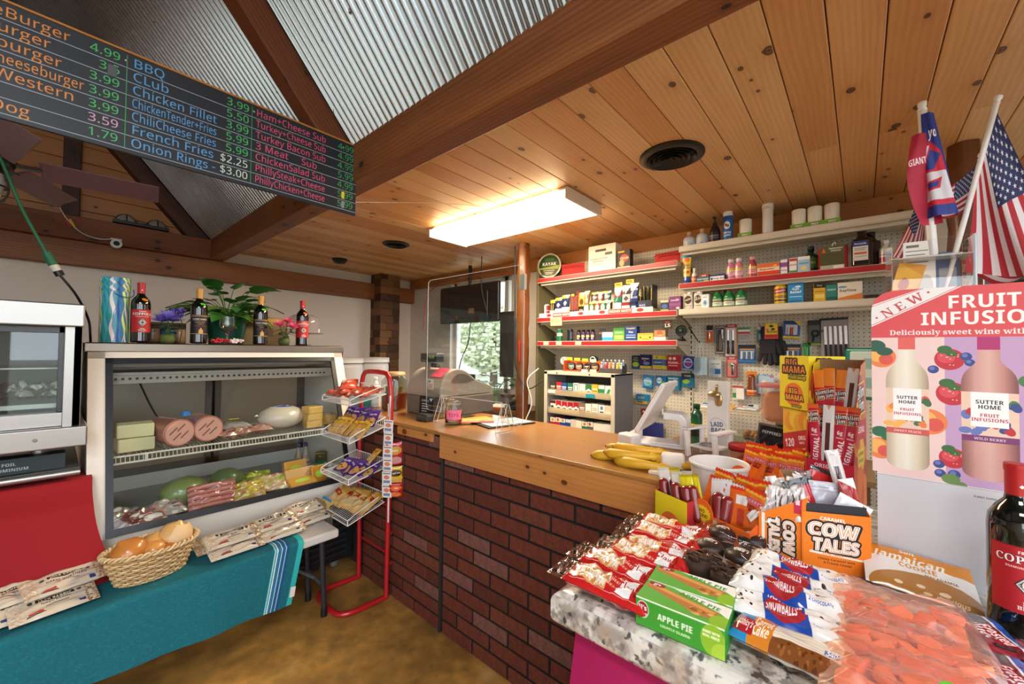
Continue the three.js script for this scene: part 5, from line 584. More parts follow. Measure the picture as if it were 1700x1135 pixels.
// open carton: low front, taller back; front +z
function openBox(g,w,hf,hb,d,arts,inner = '#b38a5e',t = 0.003) {
  const F = flat('front_panel',w,hf,arts.front,g);F.position.set(0,hf / 2,d / 2);const im = std(inner,0.8,{ map:grit });
  M('back_panel',bb(w,hb,t).translate(0,0,-d / 2),im,g);M('base_panel',bb(w,t,d),im,g);
  for (const s of [-1,1]) { const sh = new THREE.Shape([V2(-d / 2,0),V2(d / 2,0),V2(d / 2,hf),V2(d * 0.22,hf + (hb - hf) * 0.35),V2(-d / 2,hb)]);const e = new THREE.ExtrudeGeometry(sh,{ depth:0.002,bevelEnabled:false }).rotateY(-PI / 2);const p = e.attributes.position,u = e.attributes.uv,a = s < 0 ? arts.left :arts.right || arts.left;for (let i = 0;i < p.count;i++) { const q = p.getZ(i) / d + 0.5;u.setXY(i,lerp(a.u0,a.u1,s < 0 ? q :1 - q),lerp(a.v0,a.v1,p.getY(i) / hb));} M('side_panel',e.translate(s < 0 ? -w / 2 :w / 2 + 0.002,0,0),pmat(a),g);}
}
function wrap(name,label,cat,w,h,t,a,p,rot,o = {},group) { const m = G(name,label,cat,p,0,group);m.rotation.set(rot[0],rot[1],rot[2],'YXZ');const b = M('wrapper',pillowGeo(w,h,t,a,o),a ? pmat(a,o.kind || 'film') :o.mat || filmM,m);if (o.extra) o.extra(m,b);return m;}
const sausage = (r,L,c) => { const g = new THREE.CapsuleGeometry(r,L,6,12);return g;};
const redM = phy('#7e1f1c',0.25,{ clearcoat:0.6 });
// yellow sausage box at the counter corner
{
  const ry = WEST - 0.42,f = art(150,110,'#ecd51e',[['e',0.5,0.95,0.3,0.4,'#e8742a'],txt('BIG',0.5,0.9,0.22,'#f0c02a',{ out:'#1a1008' })]),s = art(60,150,'#b5262a');
  const bp = [1.195,GT,-0.4],g = G('sausage_carton','yellow open carton of red sausages at the corner of the stone counter','display box',bp,ry);openBox(g,0.115,0.082,0.09,0.06,{ front:f,left:s,right:s },'#e0d090');
  const at2 = (x,y,z) => V(x,y,z).applyAxisAngle(V(0,1,0),ry).add(V(...bp)).toArray(),ya = art(36,120,'#e4cf1c',[['e',0.5,0.45,0.4,0.16,'#d8562a'],['r',0,0,1,0.05,'#b8a010'],['e',0.5,0.7,0.25,0.08,'#3a8a3a']]),wa = art(36,120,'#ece6da',[['r',0,0,1,0.06,'#d8d0c0']]);
  [[-0.046,0.02,0,'white backed sausage packet at the left end of the yellow carton'],[-0.022,-0.006,1,'yellow edged sausage packet standing tall, second in the yellow carton'],[0.0,0.018,0,'white backed sausage packet in the middle of the yellow carton front'],[0.018,-0.012,0,'sausage packet at the back of the yellow carton with torn white top'],[0.03,0.012,1,'yellow sausage packet with printed front in the yellow carton'],[0.048,0.0,1,'yellow sausage packet at the right end of the yellow carton']].forEach(([x,z,k,l],i) => { const q = wrap('sausage_packet',l,'sausage packet',0.036,0.13,0.006,k ? ya :wa,at2(x,0.079 + 0.004 * (i % 2),z * 0.8 - 0.018),[-0.1,ry + 0.25 + rr(-0.15,0.15),0.22 + rr(-0.06,0.06)],{ sd:i,px:4,wr:0.3,zig:1 },'sausage packets in the yellow carton');M('sausage',sausage(0.0145,0.07),redM,q).position.set(0,-0.012,0.011);});
}
// "no pork" cartons
const flame = (t,b) => [['r',0,0,1,0.07,'#d8381e'],['p',[0,0.07,0.1,0.1,0.2,0.06,0.3,0.1,0.4,0.06,0.5,0.1,0.6,0.06,0.7,0.1,0.8,0.06,0.9,0.1,1,0.07,1,0.13,0,0.13],'#f0c02e'],txt(t,0.5,0.28,0.12,'#f0a8c0',{ out:'#b8324a',ow:0.25 }),['p',[0.2,0.36,0.8,0.36,0.7,0.5,0.3,0.5],'#8a2418'],txt(b,0.5,0.43,0.11,'#e8501e'),['r',0.3,0.86,0.14,0.06,'#c9c4e0']];
const star = (x,y,r) => (q,W,H) => { q.fillStyle = '#f2d822';q.beginPath();for (let i = 0;i < 36;i++) { const k = i % 2 ? 0.84 :1,a = i / 36 * 2 * PI;q.lineTo(x * W + Math.cos(a) * r * W * k,y * H + Math.sin(a) * r * W * 0.72 * k);} q.fill();};
function hotBox(label,where,bp,ry,w,n,extraTxt) {
  const g = G('sausage_carton',label,'display box',bp,ry),f = art(w * 900,80,'#ee6a1c',[...(extraTxt ? [['r',0.5,0.5,0.4,0.3,'#f0b02a'],txt('RED HOT',0.7,0.65,0.22,'#b83a14')] :[]),['e',0.44,0.2,0.05,0.1,'#e8e2dc']]),s = art(70,120,'#d85a18');
  openBox(g,w,0.06,0.1,0.09,{ front:f,left:s,right:s },'#c79a6e');
  const lobe = new THREE.Shape();lobe.absarc(0,0,0.034,0,PI);lobe.lineTo(-0.034,-0.06);lobe.lineTo(0.034,-0.06);const la = art(100,130,'#ee6a1c',[star(0.5,0.4,0.44),txt('NO',0.5,0.33,0.14,'#1c1408',{ max:0.3 }),txt('PORK!',0.5,0.46,0.14,'#1c1408',{ max:0.62 }),txt('CHERRYS',0.5,0.85,0.12,'#f2b0b8',{ out:'#c0302a' })]);const lg = new THREE.ExtrudeGeometry(lobe,{ depth:0.002,bevelEnabled:false,curveSegments:24 }),p = lg.attributes.position,u = lg.attributes.uv;for (let i = 0;i < p.count;i++) u.setXY(i,lerp(la.u0,la.u1,p.getX(i) / 0.068 + 0.5),lerp(la.v0,la.v1,(p.getY(i) + 0.06) / 0.094));M('front_lobe',lg.translate(-w / 2 + 0.036,0.062,0.046),pmat(la),g);
  const at2 = (x,y,z) => V(x,y,z).applyAxisAngle(V(0,1,0),ry).add(V(...bp)).toArray(),oa = art(64,110,'#ee7422',flame('CHERRYS','RED HOT')),oa2 = art(64,110,'#e96818',[['r',0,0,1,0.07,'#d8381e'],['r',0.3,0.16,0.5,0.2,'#ece6e0'],['r',0.4,0.45,0.3,0.35,'#c23a1c']]),wa = art(64,110,'#ece8e8',[['r',0,0,1,0.05,'#e0dada']]);
  for (let i = 0;i < n;i++) { const back = i >= Math.ceil(n * 0.55),nf = Math.ceil(n * 0.55),k = back ? i - nf :i,c = back ? n - nf :nf,x = lerp(-w / 2 + 0.03,w / 2 - 0.03,c > 1 ? k / (c - 1) :0.5) + rr(-0.004,0.004),white = extraTxt ? 0 :(i === 1 || i === 2);const q = wrap('sausage_packet',`${white ? 'white backed' : 'flame edged orange'} sausage packet, ${ORD[k]} from left, ${back ? 'back' : 'front'} row of the ${where}`,'sausage packet',0.062,0.115,0.008,white ? wa :i % 3 === 0 && !back && !extraTxt ? oa2 :oa,at2(x,0.088 + (back ? 0.018 :0) + rr(-0.006,0.006),(back ? -0.03 :-0.002) + 0.004 * (i % 2)),[-0.2 + rr(-0.08,0.08),ry + rr(-0.15,0.15),rr(-0.22,0.22)],{ sd:i + 3,px:4,zig:1,wr:0.35 },'sausage packets in the orange cartons');if (white) M('sausage',sausage(0.0165,0.06),redM,q).position.set(0,-0.024,0.013);}
}
hotBox('orange open carton of sausage packets behind the red pastries','front orange carton',[1.185,GT,-0.262],WEST - 0.46,0.17,9,0);
{ const o = G('stock_carton','plain brown carton carrying the second orange sausage carton','carton',[1.42,GT,-0.2],WEST - 0.46);M('carton_body',bb(0.2,0.045,0.12,0.003),cardboard,o);M('lid_flap',bb(0.2,0.002,0.06).translate(0,0.0452,0.03),cardboard,o);}
hotBox('orange open carton of sausage packets on a brown carton behind the white tub','rear orange carton',[1.42,GT + 0.0475,-0.21],WEST - 0.46,0.19,11,1);
// caramel stick carton
{
  const ry = -1.1,bp = [1.222,GT,-0.075],w = 0.13;const big = (q,s,x,y,z) => { q.font = 'bold ' + z + 'px sans-serif';q.textAlign = 'center';q.textBaseline = 'middle';q.lineJoin = 'round';for (const [lw,c] of [[z * 0.34,'#1a120c'],[z * 0.12,'#f4eee6']]) { q.strokeStyle = c;q.lineWidth = lw;q.strokeText(s,x,y);} q.fillStyle = '#efe6dc';q.fillText(s,x,y);q.strokeStyle = '#e0802c';q.lineWidth = z * 0.03;q.strokeText(s,x,y);};
  const fr = art(330,370,'#f07d10',[txt('CARAMEL',0.45,0.1,0.075,'#fff',{ rot:4,max:0.4 }),(q,W,H) => { q.translate(W * 0.5,H * 0.3);q.rotate(0.06);big(q,'COW',-W * 0.05,-H * 0.01,H * 0.29);q.restore();q.save();q.translate(W * 0.5,H * 0.5);q.rotate(0.06);q.scale(0.8,1);big(q,'TALES',0,H * 0.045,H * 0.27);},['p',[0.1,0.64,0.92,0.73,0.92,0.76,0.1,0.68],'#efe6d8'],txt('COW TALES',0.45,0.685,0.05,'#e0701c',{ rot:5,max:0.6 }),txt('Chewy Caramel with',0.5,0.78,0.05,'#3a2010',{ rot:4 }),txt('A Cream Center',0.52,0.84,0.05,'#3a2010',{ rot:4 })]);
  const sd = art(330,470,'#f07d10',[['r',0.72,0.02,0.16,0.24,'#c2264a'],['r',0.76,0.06,0.08,0.08,'#f0d0d8'],(q,W,H) => { q.translate(W * 0.62,H * 0.62);q.rotate(PI / 2);big(q,'COW',0,0,W * 0.29);q.restore();q.save();q.translate(W * 0.32,H * 0.62);q.rotate(PI / 2);q.scale(0.85,1);big(q,'TALES',0,0,W * 0.28);q.restore();q.save();q.translate(W * 0.86,H * 0.62);q.rotate(PI / 2);q.font = 'bold ' + W * 0.07 + 'px sans-serif';q.textAlign = 'center';q.fillStyle = '#2a160a';q.fillText('CARAMEL',0,0);},['r',0.06,0.34,0.07,0.5,'#efe6d8']]);
  const g = G('candy_carton','bright orange open candy carton with white block lettering','display box',bp,ry);openBox(g,w,0.132,0.19,0.13,{ front:fr,left:art(40,40,'#ee7a10'),right:art(40,40,'#ee7a10') });
  M('inner_flap',bb(w - 0.006,0.03,0.002).translate(0,0.12,0.058),C('#26262a',0.6),g);
  const at2 = (x,y,z) => V(x,y,z).applyAxisAngle(V(0,1,0),ry).add(V(...bp)).toArray();
  const jr = (l,bg,ops,x,y,z,w2,h2,rz,rx = -0.15) => { const a = art(w2 * 900,h2 * 900,bg,ops);wrap('jerky_pack',l,'snack pack',w2,h2,0.014,a,at2(x,y,z),[rx,ry + rr(-0.1,0.1),rz],{ sd:x * 90,px:4 });};
  jr('red and black jerky pouch leaning left inside the orange candy carton','#b8202c',[['r',0,0,1,0.14,'#241a1c'],['p',[0,0.7,1,0.5,1,0.62,0,0.85],'#d84450'],txt('JERKY',0.5,0.4,0.12,'#e8b0a8')],-0.043,0.13,0.015,0.06,0.12,0.3);
  jr('dark brown meat stick pouch beside the red pouch','#2a1a1a',[['r',0,0,1,0.1,'#6a4a44'],['r',0.4,0.1,0.14,0.8,'#5e2c26']],-0.02,0.135,-0.02,0.04,0.13,0.16);jr('bright red foil pouch at the back of the orange candy carton','#c01c20',[['r',0,0,1,0.1,'#1c1414'],['r',0.2,0.5,0.6,0.04,'#e8706a']],0.012,0.155,-0.045,0.06,0.1,-0.35);
  jr('silver grey zip pouch in the middle of the orange candy carton','#b3b0b8',[['r',0,0.12,1,0.02,'#8d8a94'],['e',0.55,0.15,0.06,0.05,'#d8d6de'],['r',0,0.2,1,0.015,'#8d8a94']],0.012,0.135,0.008,0.085,0.1,-0.06);jr('white clear-windowed jerky pouch at the front right of the orange candy carton','#d9d6da',[['p',[0.2,1,0.35,0.6,0.9,0.7,1,1],'#55504e'],['r',0,0,1,0.1,'#eceaee']],0.032,0.115,0.042,0.07,0.095,-0.5);
  jr('striped red and white jerky stick pouch at the right edge of the orange candy carton','#e2ddd8',[['p',[0,0,1,0.2,1,0.45,0,0.25],'#a82a30'],['r',0.35,0.4,0.3,0.55,'#3a1c18']],0.056,0.135,0.02,0.034,0.13,0.2);jr('clear pouch with dark meat stick rising at the right back of the orange candy carton','#cfc6c2',[['r',0.32,0.3,0.36,0.68,'#3c1a18']],0.05,0.19,-0.03,0.03,0.13,0.18);
  // white wrapped sticks behind
  const wa = art(110,24,'#efeae4',[['r',0.2,0.2,0.3,0.5,'#d0ccc8'],['e',0.6,0.5,0.06,0.3,'#555']]),wl = (i) => `white wrapped caramel stick, ${ORD[i % 7]} from left, ${i < 7 ? 'front' : 'rear'} layer of the slanted carton`;
  const sx = 1.178,sz = -0.146,sr = WEST + 0.06,o = G('stick_carton','slant-topped orange carton with sideways white lettering holding white wrapped sticks','display box',[sx,GT,sz],sr);{ const sh = new THREE.Shape([V2(-0.046,0),V2(0.046,0),V2(0.046,0.145),V2(0.052,0.165),V2(0.03,0.15),V2(-0.046,0.105)]),e = new THREE.ExtrudeGeometry(sh,{ depth:0.003,bevelEnabled:false }),p = e.attributes.position,u = e.attributes.uv;for (let i = 0;i < p.count;i++) u.setXY(i,lerp(sd.u0,sd.u1,cl(p.getX(i) / 0.096 + 0.48)),lerp(sd.v0,sd.v1,cl(p.getY(i) / 0.165)));M('front_panel',e.translate(0,0,0.04),pmat(sd),o);M('carton_body',mg([bb(0.09,0.002,0.08),bb(0.002,0.1,0.08).translate(-0.045,0,0),bb(0.002,0.12,0.08).translate(0.045,0,0),bb(0.09,0.12,0.002).translate(0,0,-0.04)]),cardboard,o);}
  for (let i = 0;i < 14;i++) { const q = V(lerp(-0.042,0.036,(i % 7) / 6),0.115 + 0.014 * (i > 6) + 0.012 * (i % 7) / 3 + rr(-0.006,0.006),i < 7 ? 0.02 :-0.02).applyAxisAngle(V(0,1,0),sr).add(V(sx,GT,sz));wrap('caramel_stick',wl(i),'candy stick',0.024,0.085,0.014,wa,q.toArray(),[-0.35 + rr(-0.3,0.2),sr + rr(-0.8,0.8),rr(-0.5,0.5)],{ nx:6,ny:12,sd:i,wr:0.6 },'white wrapped caramel sticks');}
}
// meat stick tower
{
  const ry = -1.78,bp = [1.445,GT,-0.055],w = 0.105,g = G('meat_stick_display','tall red and yellow tiered cardboard display of meat sticks','display box',bp,ry);
  const logo = (x,y,s) => (q,W,H) => { q.translate(W * x,H * y);q.rotate(-0.12);q.fillStyle = '#f0d02a';q.fillRect(-s * 1.05,-s * 0.95,s * 2.1,s * 1.9);q.fillStyle = '#c2182c';q.fillRect(-s * 0.95,-s * 0.86,s * 1.9,s * 1.72);q.font = 'bold ' + s * 0.95 + 'px sans-serif';q.textAlign = 'center';q.textBaseline = 'middle';q.lineWidth = s * 0.2;q.strokeStyle = '#2a0a0a';for (const [t,yy] of [['slim',-0.38],['jim',0.4]]) { q.strokeText(t,0,yy * s);q.fillStyle = '#f6f2ee';q.fillText(t,0,yy * s);} };
  const fire = Array.from({ length:40 },(_,i) => ['e',hash(i,1),hash(i,2),0.12 + 0.1 * hash(i,3),0.05 + 0.06 * hash(i,4),['#d8701c','#e8b02a','#a8341a','#c24a1c'][i % 4]]);
  const rs = art(230,640,'#c86a1e',[...fire,logo(0.6,0.22,62),['r',0,0.34,1,0.11,'#c2202c'],txt('ORIGINAL',0.5,0.395,0.05,'#f4ece4'),['r',0.3,0.5,0.5,0.1,'#e0c22e'],txt('4g PROTEIN',0.55,0.53,0.025,'#222'),txt('NO SUGAR',0.55,0.57,0.025,'#222')]),ls = art(230,640,'#e8c82a',[...fire.slice(0,14),logo(0.5,0.72,60),['r',0,0.45,1,0.1,'#c2202c']]);
  const side = (s,a) => { const sh = new THREE.Shape([V2(-0.06,0),V2(0.06,0),V2(0.06,0.2),V2(0.04,0.34),V2(-0.01,0.46),V2(-0.06,0.475)]);const e = new THREE.ExtrudeGeometry(sh,{ depth:0.002,bevelEnabled:false }).rotateY(-PI / 2),p = e.attributes.position,u = e.attributes.uv;for (let i = 0;i < p.count;i++) { const q = p.getZ(i) / 0.12 + 0.5;u.setXY(i,lerp(a.u0,a.u1,s < 0 ? q :1 - q),lerp(a.v0,a.v1,p.getY(i) / 0.475));} M('side_panel',e.translate(s * w / 2,0,0),pmat(a),g);};side(-1,ls);side(1,rs);
  const ff = flat('front_panel',w,0.2,art(190,360,'#c9203e',[txt('ORIGINAL',0.5,0.07,0.07,'#f6eef0')]),g);ff.position.set(0,0.1,0.06);M('tier_panel',bb(w,0.345,0.002).translate(0,0,0.018),std('#a98c74',0.8,{ map:grit }),g);M('back_panel',bb(w,0.475,0.002).translate(0,0,-0.06),cardboard,g);M('tier_floor',mg([bb(w,0.002,0.04).translate(0,0.1,0.04),bb(w,0.002,0.075).translate(0,0.25,-0.022)]),cardboard,g);
  const at2 = (x,y,z) => V(x,y,z).applyAxisAngle(V(0,1,0),ry).add(V(...bp)).toArray();const sa = art(40,250,'#c61c3a',[['r',0,0,1,0.06,'#e8622a'],logo(0.5,0.17,20),txt('6g',0.5,0.36,0.07,'#fff',{ max:0.8 }),['r',0.2,0.42,0.6,0.015,'#f0c8d0'],txt('ORIGINAL',0.5,0.68,0.1,'#fff',{ rot:-82,max:0.46 })]),wb = art(40,250,'#e9e4e2',[['p',[0.3,0,0.7,0,0.5,0.07],'#d8a06a'],['r',0.3,0.24,0.4,0.76,'#5a2620']]),oa = art(40,200,'#c81c36',[['r',0,0,1,0.3,'#ef8a2a'],logo(0.5,0.42,19),txt('6g',0.5,0.68,0.09,'#fff',{ max:0.8 })]);
  [[-0.036,0],[-0.008,1],[0.018,0],[0.04,0],[-0.02,2],[0.03,2]].forEach(([x,k],i) => wrap('meat_stick',`${k === 1 ? 'white backed meat stick' : k ? 'red meat stick standing behind' : 'red meat stick'}, ${['leftmost', 'second from left', 'third from left', 'rightmost', 'left back', 'right back'][i]} in the lower tier of the tower`,'meat stick',0.026,0.2,0.008,k === 1 ? wb :sa,at2(x,0.25 + (k === 2 ? -0.012 :0),k === 2 ? 0.028 :0.044),[-0.06,ry,[0.07,-0.03,-0.05,-0.1,0.1,0][i]],{ nx:6,px:4,cr:0.05,sd:i },'meat sticks in the tower'));
  [[-0.034,0],[-0.014,0],[0.01,0],[0.032,1],[-0.024,2]].forEach(([x,k],i) => wrap('meat_stick',`${k === 1 ? 'white backed meat stick' : 'orange topped meat stick'}, ${ORD[i]} from the left in the upper tier of the tower`,'meat stick',0.026,0.17,0.008,k === 1 ? wb :oa,at2(x,0.36 + 0.006 * i % 0.01,k === 2 ? -0.035 :0.0),[-0.1,ry,[0.1,0.03,-0.04,-0.08,0.06][i]],{ nx:6,px:4,cr:0.05,sd:i + 9 },'meat sticks in the tower'));
  // cartons behind
  const r2 = -PI * 0.75,yl = art(200,420,'#ecc42a',[...[0,1,2,3,4,5].map((k) => ['e',0.1 + 0.18 * k,0.1 + 0.03 * (k % 2),0.2,0.09,['#eab02a','#e8982a','#f0c83a'][k % 3]]),['p',[0,0.27,1,0.17,1,0.34,0,0.46],'#c82a2e'],txt('120',0.27,0.345,0.11,'#fff',{ rot:-9,max:0.5 }),txt('ORIG',0.75,0.27,0.055,'#fff',{ rot:-9,max:0.45 }),txt('SNACK',0.75,0.315,0.03,'#fff',{ rot:-9,max:0.4 }),logo(0.55,0.66,78)]);
  const b1 = carton('meat_stick_carton',0.105,0.318,0.105,{ front:'#ecc42a',side:'#ddb824' });b1.position.set(1.575,GT,-0.12);b1.rotation.y = r2;tag(b1,'tall yellow and red printed carton behind the meat stick tower','carton');const fp = flat('front_print',0.103,0.316,yl,b1);fp.position.set(0,0.159,0.0526);
  const bm = [['t','BIG',0.42,0.12,0.17,'#f08a2a',{ out:'#2a1208',ow:0.35 }],['t','MAMA',0.5,0.26,0.18,'#f08a2a',{ out:'#2a1208',ow:0.35 }],['t','Pickled Sausage',0.62,0.41,0.09,'#e4cf1c',{ out:'#2a1208',ow:0.4,max:0.6 }],['e',0.5,0.73,0.32,0.22,'#e8742a'],['t','BIG',0.48,0.67,0.13,'#f0c02a',{ out:'#7a1a10',ow:0.35 }],['t','MAMA',0.52,0.79,0.14,'#f0c02a',{ out:'#7a1a10',ow:0.35 }],['t','Sausage',0.6,0.94,0.06,'#e4cf1c',{ out:'#2a1208',ow:0.4,max:0.5 }]];
  const b2 = carton('sausage_box',0.118,0.165,0.118,{ front:['#eed81c',bm],side:['#eed81c',bm],top:'#d8c218' },null,'card');b2.position.set(1.575,GT + 0.3185,-0.12);b2.rotation.y = r2;tag(b2,'bright yellow lettered carton standing on the yellow and red carton','carton');
}
// things behind the rear carton
bottle('red_lid_jar','clear jar of candy with wide red lid behind the orange cartons','jar',[1.6,CT,-0.32],[[0.0001,0],[0.036,0],[0.038,0.006],[0.038,0.055],[0.0001,0.055]],'#b98a6a',[0.041,0.054,0.022,'#c22a26'],[0.0382,0.008,0.05,6.28,'#b87c5c',[['e',0.3,0.6,0.1,0.3,'#d8a8a0'],['e',0.6,0.4,0.12,0.3,'#a04a4a'],['e',0.8,0.7,0.1,0.2,'#e0c8b8']]]);
{ const g = G('pretzel_bin','tall clear bin with pale pink lid and orange contents behind the yellow cartons','bin',[1.79,CT,-0.235]);M('bin_wall',bb(0.1,0.27,0.1,0.008),phy('#f2ece6',0.06,{ transmission:0.9,thickness:0 }),g);M('lid',bb(0.116,0.014,0.116,0.005).translate(0,0.268,0),C('#e08a8c',0.4),g);M('contents',mg([bb(0.088,0.11,0.088,0.02).translate(0,0.14,0),bb(0.088,0.1,0.088,0.01).translate(0,0.008,0)]),C('#e08c3a',0.7),g);}
{ const g = G('clear_bowl','shallow clear plastic bowl holding brown snack clusters','bowl',[1.74,CT + 0.03,-0.32]);M('bowl_wall',lathe([[0.0001,0],[0.05,0],[0.075,0.055],[0.08,0.058],[0.077,0.06],[0.072,0.056],[0.048,0.003],[0.0001,0.003]],32),phy('#e8eee8',0.05,{ transmission:0.95,thickness:0 }),g);M('bowl_foot',cyl(0.04,0.04,0.03).translate(0,-0.03,0),C('#c9c2b4',0.5),g);
  for (let i = 0;i < 5;i++) { const s = new THREE.IcosahedronGeometry(0.02,2),p = s.attributes.position;for (let k = 0;k < p.count;k++) { const f = 0.75 + 0.5 * fbm(p.getX(k) * 70 + i,p.getY(k) * 70 + p.getZ(k) * 50,3);p.setXYZ(k,p.getX(k) * f,p.getY(k) * f,p.getZ(k) * f);} s.computeVertexNormals();const o = M('snack_cluster',s,C('#8a6230',0.7));o.position.set(1.735 + [0.02,-0.02,0,0.03,-0.03][i],CT + [0.055,0.055,0.084,0.08,0.08][i],-0.3 + [0.02,0.02,0,-0.03,0.015][i]);tag(o,'rough brown snack cluster ' + ['at the far right','at the near left','on top in the middle','leaning on the right','leaning on the left'][i] + ' of the clear bowl','snack','snack clusters in the bowl');} }
for (const [i,l,x,z,c] of [[0,'black jerky pouch with orange mark behind the orange cartons',1.62,-0.235,'#1b1a1c'],[1,'second black jerky pouch, half hidden by the yellow carton',1.66,-0.19,'#262224']]) { const a = art(110,140,c,[['r',0,0,1,0.05,'#5a5654'],txt('PEPPERED',0.5,0.2,0.1,'#cfc6ba'),['p',[0.3,0.42,0.5,0.62,0.75,0.38,0.7,0.5,0.5,0.74,0.3,0.55],'#d84a24'],txt('JERKY',0.5,0.86,0.09,'#c9502a')]);wrap('jerky_pouch',l,'snack pack',0.1,0.14,0.03,a,[x,CT + 0.08,z],[-0.2,WEST - 0.3,-0.06],{ sd:i + 2,px:4 });}
wrap('meat_stick','clear wrapped dark meat stick leaning beside the snack bowl','meat stick',0.03,0.13,0.012,art(30,130,'#b8a49c',[['r',0.25,0.35,0.5,0.6,'#3a1614']]),[1.66,CT + 0.08,-0.275],[-0.1,WEST,-0.4],{ nx:6 });
